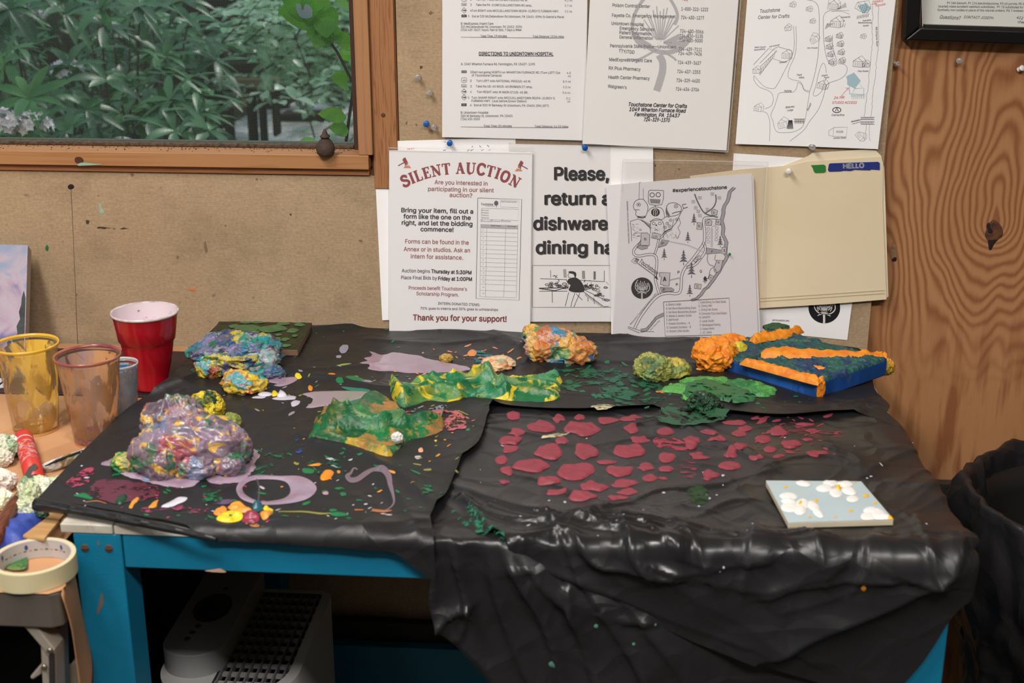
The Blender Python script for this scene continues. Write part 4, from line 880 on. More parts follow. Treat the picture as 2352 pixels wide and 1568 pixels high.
for i, t in enumerate(['A. Blaney Lodge', 'B. Hart Moore Blacksmithing Studio', 'C. Hart Moore Blacksmithing Museum', 'D. Metals & Jewelry Studio', 'E. Bathhouse', 'F. Kiwanis Dormitory - A', 'G. Campbell Dormitory - B', 'H. Robert Little Studio']): p.text(t, 508+i, 1258+i*34, 516+i+min(262, len(t)*8.4), 1252+i*34, 28, P_, 0)
for i, t in enumerate(['I. Susan Binney Cori Glass Studio', 'K. Dining Hall', 'L. Dining Hall Annex', 'M. Community Pizza Oven Pavilion', 'N. Campfire', 'O. Lands Studio', 'P. Handicapped Parking', 'Q. Campus Games', '1-10. Cabins']): p.text(t, 800+i*2, 1236+i*34, 808+i*2+min(240, len(t)*8), 1230+i*34, 28, P_, 0)
# a crowd of plain doodled figures
p.line([(270,150),(265,300)], 3.5, P_); p.line([(302,205),(306,305)], 3.5, P_); p.line([(265,152),(285,150)], 3.5, P_)
p.line([(245,310),(300,303),(338,345),(345,385),(335,430),(318,455),(250,455),(235,430),(240,410),(218,385),(218,345)], 4.5, I_, True, 4); p.oval(262, 350, 17, 14, I_, ring=4); p.oval(262, 350, 6, 6, I_); p.line([(232,395),(272,398)], 4, I_); p.line([(250,462),(300,470),(325,460)], 9, K_)
p.line([(352,230),(385,222),(475,225),(486,240),(470,350),(362,348),(350,300)], 4.5, I_, True, 2); p.oval(384, 264, 20, 19, I_, ring=6); p.oval(438, 262, 20, 19, I_, ring=6); p.fill([(362,300),(458,304),(452,342),(368,338)], P_)
for i in range(6): p.line([(372+i*15,304),(372+i*14,338)], 4, W_, lift=.0004)
p.line([(410,352),(412,372)], 5, I_); p.line([(345,415),(370,385),(412,372),(470,385),(490,430),(485,480),(360,500)], 4, I_, sm=3); p.oval(413, 420, 39, 36, K_); p.line([(398,445),(395,410),(412,390),(430,410),(425,440)], 6, W_, sm=3, lift=.0004); p.line([(412,400),(414,452)], 6, W_, lift=.0004)
p.line([(370,610),(365,530),(385,490),(430,478),(475,500),(492,560),(490,615)], 4.5, I_, sm=4); p.oval(397, 520, 14, 12, I_, ring=4); p.oval(452, 520, 14, 12, I_, ring=4); p.oval(420, 536, 8, 6, K_); p.line([(404,582),(420,576),(434,584)], 5, I_)
p.line([(520,460),(508,400),(530,345),(590,335),(640,365),(645,400),(620,440),(560,455)], 4.5, I_, True, 4); p.oval(598, 365, 17, 15, I_, ring=4); p.oval(598, 366, 5, 5, K_); p.line([(562,432),(600,418),(640,412)], 6, I_); p.fill([(512,360),(520,400),(545,450),(530,462),(505,420)], P_)
p.line([(490,470),(520,455)], 4, I_); p.line([(560,560),(600,510),(640,430),(665,385),(655,352)], 4.5, I_); p.line([(500,600),(560,560),(580,480)], 4, I_); p.line([(625,470),(640,520),(615,560),(636,600),(612,660)], 4, I_); p.line([(490,660),(480,620),(500,595),(565,565)], 4, I_); p.line([(655,352),(690,345)], 6, I_); p.line([(665,385),(705,375)], 6, I_)
for a, b in [(520,520),(550,492),(540,545),(605,485),(500,555)]: p.oval(a, b, 13, 12, P_, ring=4); p.oval(a, b, 4, 4, I_)
p.line([(188,500),(200,680)], 4, I_); p.line([(188,500),(260,478),(330,520)], 4, I_)
for i in range(26): a = rs.uniform(195, 270); b = rs.uniform(520, 660); p.segs([(a, b, a+rs.uniform(10, 34), b+rs.uniform(-4, 8))], 3, P_)
for i in range(12): p.segs([(280+i*8,480+i*4,340+i*3,540+i*3)], 2.5, P_)
for i in range(40): a = rs.uniform(495, 610); b = rs.uniform(600, 655); p.segs([(a, b, a+6, b+rs.uniform(-4, 4))], 3, P_)
for i in range(30): a = rs.uniform(375, 485); b = rs.uniform(545, 600); p.segs([(a, b, a+2, b+8)], 2, P_)
p.oval(1082, 801, 10, 11, 13) if False else None
o = p.done('campus_map_sheet', 'greyish white printed campus map with doodled figures and a black round logo', 'map')
p.sleeve(o, [(1430,364),(1766,370),(1758,792),(1405,792)], 0.0012, welds=[[(1431,366),(1600,369),(1765,372)],[(1431,366),(1428,440)],[(1762,372),(1748,600)]])
q = Paper([(1670,570),(1685,570),(1685,595),(1670,595)], 0.0165, [GS]); q.mb = MB(); q.oval(1676, 584, 3.2, 3.6, 0); tag(q.mb.build('paint_speck', [GS]), 'tiny bright green paint speck on the right side of the campus map', 'paint speck')

# --- black framed notice, top right
root = thing('picture_frame', 'black framed typed notice hanging on the plywood', 'picture frame', WL(2200, 50, 0.0))
p = Paper([(2110,-300),(2700,-290),(2700,75),(2118,60)], -0.003, [mat('framed paper', '#dcdcd4', 0.6), INK, GREY, BLK], 0.0, zoom=(2.449, 1980, 0))
for t, x0, y, x1, s, mm, sh in [('PY 184 bismuth, PY 154 benzimidazolone, PO 62 pyrrole, PR 254',478,22,930,17,2,0),('(scarlet) make excellent cadmium substitutes.  PY 73 substituted for Arylide',428,41,960,17,2,0),('Synthetic iron oxides in place of the natural umbers, PG 7 instead of viridian',424,61,980,17,2,0),
    ('Questions?',437,104,555,27,2,.3),('CONTACT JOSEPH',572,102,740,20,2,.3),('412',868,104,905,22,2,.3),('cheers',875,128,930,20,2,.3)]: p.text(t, x0, y, x1, y+6, s, mm, .004, sh)
p.mb.build('notice', p.mats, root)
fm = mat('black frame', '#12100f', 0.3)
def bar(pts, y0, y1):
    m = MB(); a = [WL(x, y, -0.012) for x, y in pts]; m.prism([(q[0], y0, q[2]) for q in a], (0, y1-y0, 0)); return m
bar([(2076,93),(2114,62),(2760,84),(2760,118)], -0.014, 0.012).build('frame_bottom', fm, root, bevel=0.003)
bar([(2076,94),(2113,62),(2135,-320),(2098,-350)], -0.014, 0.012).build('frame_side', fm, root, bevel=0.003)
bar([(2125,62),(2126,57),(2760,76),(2760,84)], -0.009, 0.006).build('inner_lip', mat('dark lip', '#241f1c', 0.4), root)

# --- push pins
CLR = mat('clear plastic', '#e8e6e2', 0.12, spec=0.6, trans=0.75); BLU = mat('blue plastic', '#1360b8', 0.25); STL = mat('pin steel', '#8d8a86', 0.3, 1.0); WPL = mat('white plastic', '#e6e3e0', 0.25)
def pin(px, py, m, lab, y=0.0, tilt=(0, 0), s=1.0):
    p_ = WL(px, py, y-0.008); ax = Vector((tilt[0], -1, tilt[1]-0.08)).normalized(); base = np.array([p_[0], y, p_[2]])-np.array([ax.x, 0, ax.z])*0.004
    o = thing('push_pin', lab, 'push pin', base)
    MB().lathe(base+np.array(ax)*0.002, [(0.0022*s, 0), (0.0036*s, 0.0004), (0.0036*s, 0.0014), (0.0022*s, 0.0022), (0.0019*s, 0.0050), (0.0026*s, 0.0068), (0.0042*s, 0.0076), (0.0043*s, 0.0088), (0.0036*s, 0.0095), (0, 0.0097)], 20, axis=ax).build('head', m, o, smooth=True)
    MB().tube([base-np.array(ax)*0.002, base+np.array(ax)*0.0024], 0.0006, 8).build('needle', STL, o)
for a in [(960,177,CLR,'topmost of three clear pins in bare board left of the directions'),(987,213,CLR,'middle of three clear pins in bare board left of the directions'),(997,292,CLR,'clear pin close beside a blue pin on bare board'),
    (979,284,BLU,'blue pin stuck in bare board beside a clear pin'),(1033,328,BLU,'blue pin above the silent auction notice',-.002),(1342,337,BLU,'blue pin at lower left corner of the phone number sheet',-.004,(.2,-.2)),
    (1813,393,WPL,'white pin holding the manila folder',-.005,(-.2,.1))]: pin(a[0], a[1], a[2], a[3], a[4] if len(a) > 4 else 0.0, a[5] if len(a) > 5 else (0, 0))
pin(1864, 338, CLR, 'clear pin below the hand drawn map', -.004, (.25, .15)); pin(2203, 139, CLR, 'clear pin in plywood just below the black frame', BTH, (0, 0)); pin(2344, 160, WPL, 'white pin in plywood at the far right', BTH, (.3, .5)); pin(2057, 145, CLR, 'clear pin at the right edge of the pin board', 0.006, (.6, 0), .8)
# ------------------------------------------------------------------ workbench
BX0 = float(P(135, 1205)[0]); BX1 = 0.372; BY = -0.700; EDGE = 0.70
white_top = mat('worn white laminate', '#cfcabf', 0.5, var=0.12, vscale=30, col2='#b3ab9c'); teal = mat('teal bench paint', '#0c7ba0', 0.42, bump=0.15, bscale=300, var=0.12, vscale=6, col2='#0d6f90')
bench = thing('workbench', 'teal painted workbench with white top under black plastic', 'workbench', ((BX0+BX1)/2, -0.35, 0))
m = MB(); m.box(BX0, BX0+0.058, BY, -0.02, T-0.0105, T); m.box(BX0+0.0595, BX1, BY, -0.02, T-0.0105, T); m.build('tabletop', white_top, bench, bevel=0.0012)
LX0 = float(WL(166, 1230, BY)[0]); LX1 = float(WL(277, 1240, BY)[0]); LXR = float(WL(2183, 1410, BY)[0])
ZT_ = T-0.0108
def leg(x0, x1, y0, y1):
    m = MB(); m.box(x0, x1, y0, y1, 0, ZT_); return m.build('leg', teal, bench, bevel=0.002)
lg = leg(LX0, LX1, BY+0.001, BY+0.048); leg(LXR-0.053, LXR, BY+0.001, BY+0.048); leg(LX0, LX1, -0.075, -0.028); leg(LXR-0.053, LXR, -0.075, -0.028)
for a, b in ((195, 1258), (250, 1259)):
    q = WL(a, b, BY+0.001); mm = MB(); mm.lathe(q, [(0.0046, 0), (0.0044, 0.0008), (0.003, 0.0012), (0, 0.0013)], 20, axis=(0, -1, 0))
    mm.box(q[0]-0.004, q[0]+0.004, BY-0.0010, BY-0.0002, q[2]-0.0004, q[2]+0.0004); mm.build('bolt', mat('old bolt', '#6e5145', 0.5, 0.5), lg)
chip = mat('chipped paint', '#6b6258', 0.7)
def bench_chip(pts, y, m_, par):
    c = cdt(smooth_closed([WL(a, b, y)[[0, 2]] for a, b in pts], 4), 0.002); mb = MB(); mb.add(np.stack([c[0][:, 0], np.full(len(c[0]), y-0.0003), c[0][:, 1]], 1), c[1]); mb.build('chipped_spot', m_, par)
bench_chip([(233,1361),(238,1372),(237,1388),(231,1400),(226,1411),(223,1402),(228,1380)], BY+0.001, chip, lg); bench_chip([(226,1241),(229,1247),(227,1253),(224,1248)], BY+0.001, chip, lg)
za = float(WL(600, 1317, BY)[2])
m = MB(); m.box(LX1+0.0012, LXR-0.054, BY+0.002, BY+0.022, za, ZT_); ap = m.build('apron', teal, bench, bevel=0.0015)
bench_chip([(470,1310),(490,1307),(505,1305),(516,1310),(518,1314),(490,1313)], BY+0.002, mat('pale chip', '#c9a58a', 0.7), ap)
m = MB(); m.box(LX0+0.01, LX0+0.03, BY+0.05, -0.077, za, ZT_); m.build('apron', teal, bench, bevel=0.0015)
m = MB(); m.box(LXR-0.03, LXR-0.01, BY+0.05, -0.077, za, ZT_); m.build('apron', teal, bench, bevel=0.0015)
m = MB(); m.box(LX1+0.001, LXR-0.054, -0.05, -0.03, 0.02, 0.262); m.build('stretcher', teal, bench, bevel=0.002)
m = MB(); m.box(LX1+0.001, LXR-0.054, -0.028, -0.012, 0.262, 0.295); m.build('rail', mat('dark rail', '#26241f', 0.7), bench)

# ------------------------------------------------------------------ black plastic film
RE = 0.006
def to_xs(px, py):
    """pixel -> (x, s): s runs back to front over the top, then down the front"""
    a = P(px, py, T); px = np.asarray(px, float); b = WL(px, py, -(EDGE+RE)); s1 = -a[..., 1]
    dz = (T-RE)-b[..., 2]; s2 = EDGE+math.pi/2*RE+dz
    s2 = np.where(dz < 0, EDGE+np.clip((dz+0.5*RE*1.3)/(RE*0.65)*0.5+0.5, 0, 1)*math.pi/2*RE, s2)
    on = s1 <= EDGE
    return np.stack([np.where(on, a[..., 0], b[..., 0]), np.where(on, s1, s2)], -1)
def fold(x, s, h):
    """(x, s) plus a height above the surface -> place in the room, over the front edge and round the right edge"""
    q = math.pi/2*RE; d = np.clip(s-EDGE, 0, None); a = np.clip(d/RE, 0, math.pi/2); ext = np.clip(d-q, 0, None)
    y = -np.minimum(s, EDGE)-(RE+h)*np.sin(a); z = T-RE+(RE+h)*np.cos(a)-ext
    e = np.clip(x-BX1, 0, None); b = np.clip(e/RE, 0, math.pi/2); e2 = np.clip(e-q, 0, None); w = a/(math.pi/2)
    xx = np.minimum(x, BX1)+(RE+h*0.5)*np.sin(b)*np.where(e > 0, 1, 0); drop = RE*(1-np.cos(b))+e2
    return np.stack([xx, y+drop*w, z-drop*(1-w)], -1)
def plastic(name, rough=0.3):
    m = bpy.data.materials.new(name); m.use_nodes = True; n = m.node_tree.nodes; l = m.node_tree.links; b = n['Principled BSDF']
    b.inputs['Base Color'].default_value = (0.0150, 0.0145, 0.0155, 1); b.inputs['Roughness'].default_value = rough; b.inputs['Specular IOR Level'].default_value = 0.40
    t = n.new('ShaderNodeTexCoord'); nz = n.new('ShaderNodeTexNoise'); nz.inputs['Scale'].default_value = 34; nz.inputs['Detail'].default_value = 6; nz.inputs['Roughness'].default_value = 0.6; nz.inputs['Distortion'].default_value = 0.5
    l.new(t.outputs['Object'], nz.inputs['Vector']); bp = n.new('ShaderNodeBump'); bp.inputs['Strength'].default_value = 0.16; bp.inputs['Distance'].default_value = 0.0022
    l.new(nz.outputs[0], bp.inputs['Height']); l.new(bp.outputs[0], b.inputs['Normal'])
    wv = n.new('ShaderNodeTexNoise'); wv.inputs['Scale'].default_value = 12; wv.inputs['Detail'].default_value = 2; l.new(t.outputs['Object'], wv.inputs['Vector'])
    wm = n.new('ShaderNodeVectorMath'); wm.operation = 'MULTIPLY_ADD'; l.new(wv.outputs['Color'], wm.inputs[0]); wm.inputs[1].default_value = (0.05, 0.05, 0.05); l.new(t.outputs['Object'], wm.inputs[2])
    vo = n.new('ShaderNodeTexVoronoi'); vo.feature = 'DISTANCE_TO_EDGE'; vo.inputs['Scale'].default_value = 16; l.new(wm.outputs[0], vo.inputs['Vector'])
    cl = n.new('ShaderNodeMapRange'); l.new(vo.outputs[0], cl.inputs[0]); cl.inputs[2].default_value = 0.16; cl.inputs[3].default_value = 1.0; cl.inputs[4].default_value = 0.0
    b2 = n.new('ShaderNodeBump'); b2.inputs['Strength'].default_value = 0.7; b2.inputs['Distance'].default_value = 0.0016; l.new(cl.outputs[0], b2.inputs['Height']); l.new(bp.outputs[0], b2.inputs['Normal']); l.new(b2.outputs[0], b.inputs['Normal'])
    n2 = n.new('ShaderNodeTexNoise'); n2.inputs['Scale'].default_value = 9; l.new(t.outputs['Object'], n2.inputs['Vector']); mr = n.new('ShaderNodeMapRange'); l.new(n2.outputs[0], mr.inputs[0]); mr.inputs[3].default_value = rough-0.07; mr.inputs[4].default_value = rough+0.14
    mr.inputs[1].default_value = 0.3; mr.inputs[2].default_value = 0.7; l.new(mr.outputs[0], b.inputs['Roughness'])
    return m
PLA = plastic('black plastic film matt', 0.42); PLB = plastic('black plastic film', 0.30)
def signdist(pts, line):
    d = np.full(len(pts), 1e9); sg = np.ones(len(pts))
    for i in range(len(line)-1):
        a = line[i]; ab = line[i+1]-a; L = (ab**2).sum()
        if L < 1e-14: continue
        q = pts-a; t = np.clip((q@ab)/L, 0, 1); e = np.linalg.norm(q-t[:, None]*ab, axis=1); k = e < d
        d[k] = e[k]; sg[k] = np.sign(ab[0]*q[k, 1]-ab[1]*q[k, 0])
    return d, sg
class Film:
    def __init__(s, base, amp, freq, seed, creases, grad=None, lift=()):
        s.edge = 0.0; s.cap = False; s.flat = []; s.lift = [(to_xs(*np.array(smooth_open(p, 4)).T), h, w) for p, h, w in lift]
        s.base = base; s.amp = amp; s.f = freq; s.seed = seed; s.grad = grad
        s.cr = [(to_xs(*np.array(smooth_open(p, 4)).T), h, w) for p, h, w in creases]
    def h(s, X):
        x, t = X[:, 0], X[:, 1]; g = s.grad(x, t) if s.grad else 1.0
        r = s.base+s.amp*g*film(x, t, s.seed, s.f)+0.0012*(fbm(x*9, t*9, 0, s.seed, 3)+0.3)
        nr = np.exp(-((t-EDGE)/0.05)**2)*s.edge; r = r+nr*(0.016*film(x, t, s.seed+30, 14)+0.003*(fbm(x*13, t*10, 0, s.seed+6, 2)+0.25)-0.004)
        for c, h, w in s.cr:
            lo = c.min(0)-5*w; hi = c.max(0)+5*w; k = np.where((X > lo).all(1) & (X < hi).all(1))[0]
            if not len(k): continue
            d, sg = signdist(X[k], c); ww = np.where(sg > 0, w*0.42, w*1.7)*(1+0.5*pn(X[k, 0]*25, X[k, 1]*25, 0, s.seed+9))
            hm = h*(0.75+0.6*pn(X[k, 0]*12, X[k, 1]*12, 0, s.seed+2))
            r[k] += hm*np.exp(-(d/ww)**1.1)
        if s.cap: q_ = np.clip((t-EDGE)/0.03, 0, 1); r = np.where(t < EDGE+.03, .0012+(r-.0012)*q_, r); r = np.maximum(r, np.where(t < EDGE+.02, .0012, -.006))
        for c, h, w in s.lift: r = r+h*np.exp(-segdist(X, c)/w)
        for c, rad, top in s.flat:
            k = 1-np.exp(-(np.linalg.norm(X-c, axis=1)/rad)**6); r = np.where(r > top, top+(r-top)*k, r)
        return r
    def place(s, X, lift=0.0): return fold(X[:, 0], X[:, 1], s.h(X)+lift)
    def build(s, name, outline, m, par=None, sp=0.0045, smooth=3, loc=None):
        o = to_xs(*(smooth_open(outline+[outline[0]], smooth)[:-1] if smooth else np.array(outline, float)).T)
        v, f, _ = cdt(o, sp); s.mb = MB(); s.mb.add(s.place(v), f)
        return s.mb.build(name, m, par, smooth=True, loc=loc)

# left and rear sheet (A): outline in the picture, clockwise from its front left corner
A = Film(0.0045, 0.0055, 8.0, 3, [
    ([(345,912),(450,870),(520,860),(640,858)],.007,.010), ([(430,905),(520,900),(620,870),(700,862),(860,850)],.004,.012), ([(560,940),(600,985),(580,1020)],.004,.01),
    ([(640,870),(760,880),(860,900),(930,905)],.006,.012), ([(720,1020),(800,1040),(870,1075),(925,1110),(1000,1180)],.006,.012), ([(880,1100),(930,1180),(960,1240)],.005,.015),
    ([(1280,915),(1500,917),(1700,930),(1980,955)],.003,.006), ([(860,790),(1000,800),(1120,790)],.005,.010), ([(960,765),(1110,778),(1200,810)],.006,.012), ([(1130,770),(1180,800),(1190,840)],.005,.012),
    ([(1330,790),(1450,780),(1590,772)],.007,.008), ([(1350,800),(1480,800),(1600,790)],.004,.01), ([(1260,850),(1400,840),(1520,850)],.004,.012), ([(1180,860),(1210,872),(1260,845)],.003,.006),
    ([(700,770),(900,752),(1100,750),(1400,755),(1700,780)],.008,.014), ([(1820,950),(1900,945),(1980,930)],.004,.01), ([(560,1200),(700,1215),(830,1225),(1000,1215)],.006,.012), ([(640,1235),(760,1235),(900,1245)],.004,.01)],
    grad=lambda x, t: 0.55+0.9*np.clip((x+0.25)*2.2, 0, 1)*np.clip((0.25-t)*5+.3, 0, 1)+0.8*np.clip((t-0.62)*10, 0, 1),
    lift=[([(1132,946),(1118,975),(1112,1000),(1080,1050),(1062,1062),(1038,1125),(1000,1186)],.007,.010),([(1132,946),(1300,953),(1400,950),(1500,945)],.005,.008),([(1640,955),(1740,966),(1820,968),(1900,962),(1960,958)],.006,.008)])
A.edge = .35
outA = [(88,1152),(150,1085),(215,1020),(270,965),(328,922),(350,912),(395,868),(430,832),(462,795),(490,762),(520,748),(640,748),(710,752),(790,745),(900,743),(1000,745),(1150,746),(1290,750),(1430,756),(1600,766),(1700,778),(1780,790),(1900,800),(1992,812),
    (2000,850),(2008,900),(2030,925),(2042,940),(2036,962),(2050,984),(2010,968),(1960,958),(1900,962),(1820,968),(1740,966),(1640,955),(1560,950),(1500,945),(1400,950),(1300,953),(1220,948),(1132,946),(1124,962),(1118,975),(1112,1000),(1100,1030),(1080,1050),(1062,1062),(1052,1090),(1038,1125),(1022,1158),(1000,1186),(988,1206),
    (994,1230),(1000,1270),(1000,1326),(975,1312),(945,1290),(908,1263),(860,1257),(800,1252),(740,1248),(640,1240),(540,1238),(480,1232),(400,1212),(300,1190),(200,1172),(120,1160)]
sheetA = A.build('plastic_sheet', outA, PLA, sp=0.0042, loc=P(800, 900)); tag(sheetA, 'black plastic sheet over rear and left of the bench with mauve and green smears', 'plastic sheet')
# the rolled front hem
hem = MB(); hp = smooth_open([(86,1156),(150,1165),(250,1183),(350,1203),(430,1220),(500,1236)], 6); hr = np.linspace(0.0074, 0.0030, len(hp)); c3 = [P(a, b, T+0.009) for a, b in hp]
hem.tube([q+np.array([0, -0.004, 0.001]) for q in c3], hr*(1+0.05*np.sin(np.arange(len(hp)))), 16); hem.tube([c3[0]+np.array([0.0012, -0.005, 0.001]), c3[0]+np.array([-0.0016, -0.0035, 0.001])], 0.004, 12)
hem.build('rolled_hem', PLB, sheetA, smooth=True)['label'] = 'glossy rolled hem'

# front and right sheet (B), hanging over the edge
Bf = Film(0.0022, 0.0060, 7.0, 21, [ *[(L_, .006, .006) for L_ in ([(1250,1195),(1300,1260),(1330,1330)], [(1420,1205),(1450,1270),(1510,1330)], [(1545,1215),(1600,1265),(1625,1320)], [(1735,1225),(1715,1280),(1700,1340)], [(1840,1235),(1880,1280),(1890,1330)], [(2010,1225),(1985,1280),(1950,1335)], [(2100,1205),(2120,1270),(2160,1345)], [(1350,1215),(1460,1250),(1560,1262)], [(1640,1235),(1760,1255),(1850,1250)])],
    ([(1030,1120),(1100,1150),(1250,1195),(1400,1220),(1500,1230)],0.0074,0.0053), ([(1050,1155),(1150,1200),(1300,1215),(1370,1190)],0.0062,0.0060), ([(1060,1150),(1100,1200),(1150,1255),(1180,1290)],0.0087,0.0053),
    ([(1120,1170),(1260,1215),(1480,1240),(1700,1243),(1900,1240)],0.004,0.005), ([(1330,1190),(1480,1205),(1600,1225)],0.0056,0.0075), ([(1380,1180),(1440,1170),(1520,1140),(1640,1130),(1780,1090)],0.0050,0.0075),
    ([(1470,1000-20),(1540,965),(1600,1000),(1700,1050),(1770,1085)],0.0050,0.0090), ([(1530,955),(1650,1010),(1780,1080)],0.0037,0.0060), ([(1760,1085),(1820,1060),(1900,1055),(1960,1080)],0.0056,0.0075),
    ([(1760,1090),(1700,1130),(1620,1160),(1500,1185)],0.0050,0.0090), ([(1690,1130),(1760,1180),(1860,1220)],0.0050,0.0090), ([(1590,1205),(1680,1165),(1760,1160)],0.0043,0.0075), ([(1880,1240),(1980,1210),(2080,1180),(2150,1120)],0.0050,0.0090),
    ([(2075,1120),(2130,1090),(2180,1140)],0.0037,0.0075), ([(1990,1100),(2050,1060),(2110,1040)],0.0037,0.0090), ([(2060,1210),(2140,1170),(2200,1130)],0.0037,0.0075), ([(2080,1150),(2180,1100)],0.0031,0.0075), ([(1900,1035),(1960,1060),(1975,1100)],0.0050,0.0060),
    ([(1140,960),(1250,965),(1330,985)],0.0031,0.0060), ([(1130,990),(1230,1005),(1330,1030),(1500,1010),(1600,1030)],0.0031,0.0075), ([(1190,1100),(1260,1120),(1380,1170)],0.0031,0.0090), ([(1500,1000),(1560,1060),(1640,1080)],0.0025,0.0090),
    ([(1500,1225),(1600,1252),(1700,1262),(1800,1262),(1900,1265)],0.004,0.004), ([(1450,1215),(1560,1270),(1620,1290)],0.005,0.005), ([(1500,1290),(1560,1308),(1620,1300),(1760,1280)],0.004,0.005), ([(1860,1275),(1990,1250),(2120,1250),(2230,1262)],0.003,0.005),
    ([(1200,1250),(1300,1235),(1370,1290),(1440,1300),(1540,1320)],0.012,0.01), ([(1240,1300),(1400,1360),(1550,1420),(1700,1470)],0.0050,0.0090), ([(1760,1360),(1860,1330),(1960,1315),(2040,1315)],0.0074,0.0075), ([(1760,1375),(1800,1390),(1930,1350)],0.0037,0.0075),
    ([(1780,1490),(1900,1430),(2030,1380),(2180,1300)],0.024,0.030), ([(1640,1330),(1760,1345),(1900,1300)],0.0062,0.0150), ([(2080,1310),(2160,1330)],0.0062,0.0075), ([(1750,1400),(1760,1490)],0.0019,0.0030), ([(1560,1345),(1700,1420),(1800,1480)],0.0050,0.0225)],
    grad=lambda x, t: 0.45+1.0*np.clip((t-0.46)*8, 0, 1)+1.2*np.clip((t-0.62)*12, 0, 1)+0.8*np.clip((x-0.22)*8, 0, 1))
Bf.edge = 1.0; Bf.flat = [(to_xs(1910, 1160), .10, .0065)]
outB = [(1000,1204),(985,1196),(960,1150),(985,1100),(1040,1040),(1060,980),(1075,925),(1250,920),(1500,925),(1700,930),(1850,925),(1950,905),(2010,935),(2060,975),(2110,1030),(2150,1085),(2185,1150),(2212,1200),(2240,1250),(2262,1290),(2266,1318),(2258,1350),(2215,1380),(2178,1420),(2150,1462),(2118,1510),(2075,1560),(2040,1600),
    (1980,1600),(1900,1570),(1800,1535),(1690,1500),(1600,1470),(1500,1425),(1450,1400),(1380,1370),(1310,1340),(1250,1310),(1200,1280),(1165,1250),(1120,1230),(1060,1220)]
sheetB = Bf.build('plastic_sheet', outB, PLB, sp=0.0030, loc=P(1600, 1050)); tag(sheetB, 'black plastic sheet dabbed with dark red paint, draped over the right front corner', 'plastic sheet')
# deeper layer hanging behind it (C)
Cf = Film(-0.004, 0.012, 7.0, 40, [
    ([(1005,1200),(1040,1270),(1075,1400)],0.0160,0.0060), ([(1000,1215),(1060,1250),(1120,1240),(1150,1245)],0.0128,0.0075), ([(995,1300),(990,1370),(1005,1440)],0.0112,0.0045), ([(1005,1440),(1040,1410),(1075,1395)],0.0128,0.0045),
    ([(1010,1445),(1050,1470),(1075,1410)],0.0096,0.0060), ([(1150,1250),(1200,1340),(1260,1450),(1300,1600)],0.0176,0.0135), ([(1120,1260),(1150,1400),(1230,1600)],0.0128,0.0165), ([(1240,1330),(1320,1420),(1380,1600)],0.0160,0.0135),
    ([(1300,1350),(1310,1420)],0.0096,0.0060), ([(1380,1400),(1450,1500),(1500,1600)],0.0144,0.0150), ([(1430,1420),(1480,1425)],0.0096,0.0060), ([(1480,1440),(1550,1520),(1600,1620)],0.0112,0.0150), ([(1060,1480),(1120,1540),(1160,1600)],0.0080,0.0090)],
    grad=lambda x, t: 1.0+0*x)
Cf.edge = .6; Cf.cap = True
outC = [(940,1200),(950,1150),(1030,1140),(1100,1190),(1250,1240),(1400,1300),(1600,1380),(1900,1480),(2050,1560),(2000,1660),(1500,1680),(1230,1650),(1150,1590),(1110,1548),(1060,1495),(1015,1455),(1000,1432),(985,1395),(984,1365),(992,1320),(985,1290),(960,1262),(944,1235)]
sheetC = Cf.build('plastic_sheet', outC, PLB, sp=0.0042, loc=WL(1300, 1450, BY)); tag(sheetC, 'crumpled black plastic hanging in folds below the front edge of the bench', 'plastic sheet')

# ---- paint on the film
def patch(film_, name, pts, m, par, th=0.0012, sp=0.003, edge=0.0016, smooth=4, swirl=0.0, lab=None, seed=0, h0=0.0003):
    o = to_xs(*smooth_closed(pts, smooth).T) if smooth else to_xs(*np.array(pts, float).T)
    if name != 'paint_daub' and len(o) > 8:
        o = densify(o, .003 if name == 'paint_smear' else .0022); c_ = o.mean(0); sz = np.sqrt(((o-c_)**2).sum(1).mean()); a_ = .13 if name == 'paint_puddle' else .30
        k_ = .6+.4*min(1, .02/sz); q_ = 1+a_*k_*(pn(o[:, 0]*55, o[:, 1]*55, 0, seed+3)+.6*pn(o[:, 0]*150, o[:, 1]*150, 0, seed+4)); o = c_+(o-c_)*q_[:, None]
    v, f, b = cdt(o, sp); d = segdist(v, b, True); up_ = th*(1-np.exp(-d/edge))
    if swirl: up_ = up_*(1+swirl*pn(v[:, 0]*90, v[:, 1]*90, seed)+swirl*0.8*np.sign(pn(v[:, 0]*45, v[:, 1]*130, seed+3)))
    q = film_.place(v, h0+up_); mb = MB(); mb.add(q, f); ob = mb.build(name, m, par, smooth=True)
    if lab: ob['label'] = lab
    return ob
WINE = mat('wine red paint', '#903a46', 0.6, bump=0.5, bscale=110, var=0.12, vscale=120)
WINES = smear('wine smear', '#9a3345', 0.50, 60, (1, 3, 1)); PUR = mat('mauve paint', '#a58b9c', 0.16, var=0.15, vscale=14, col2='#97808f', coat=0.4)
PURW = mat('mauve grey paint', '#8d7586', 0.2, var=0.25, vscale=30, col2='#a892a4', coat=0.3); LAV = mat('pale lavender paint', '#c3bccb', 0.25, coat=0.3)
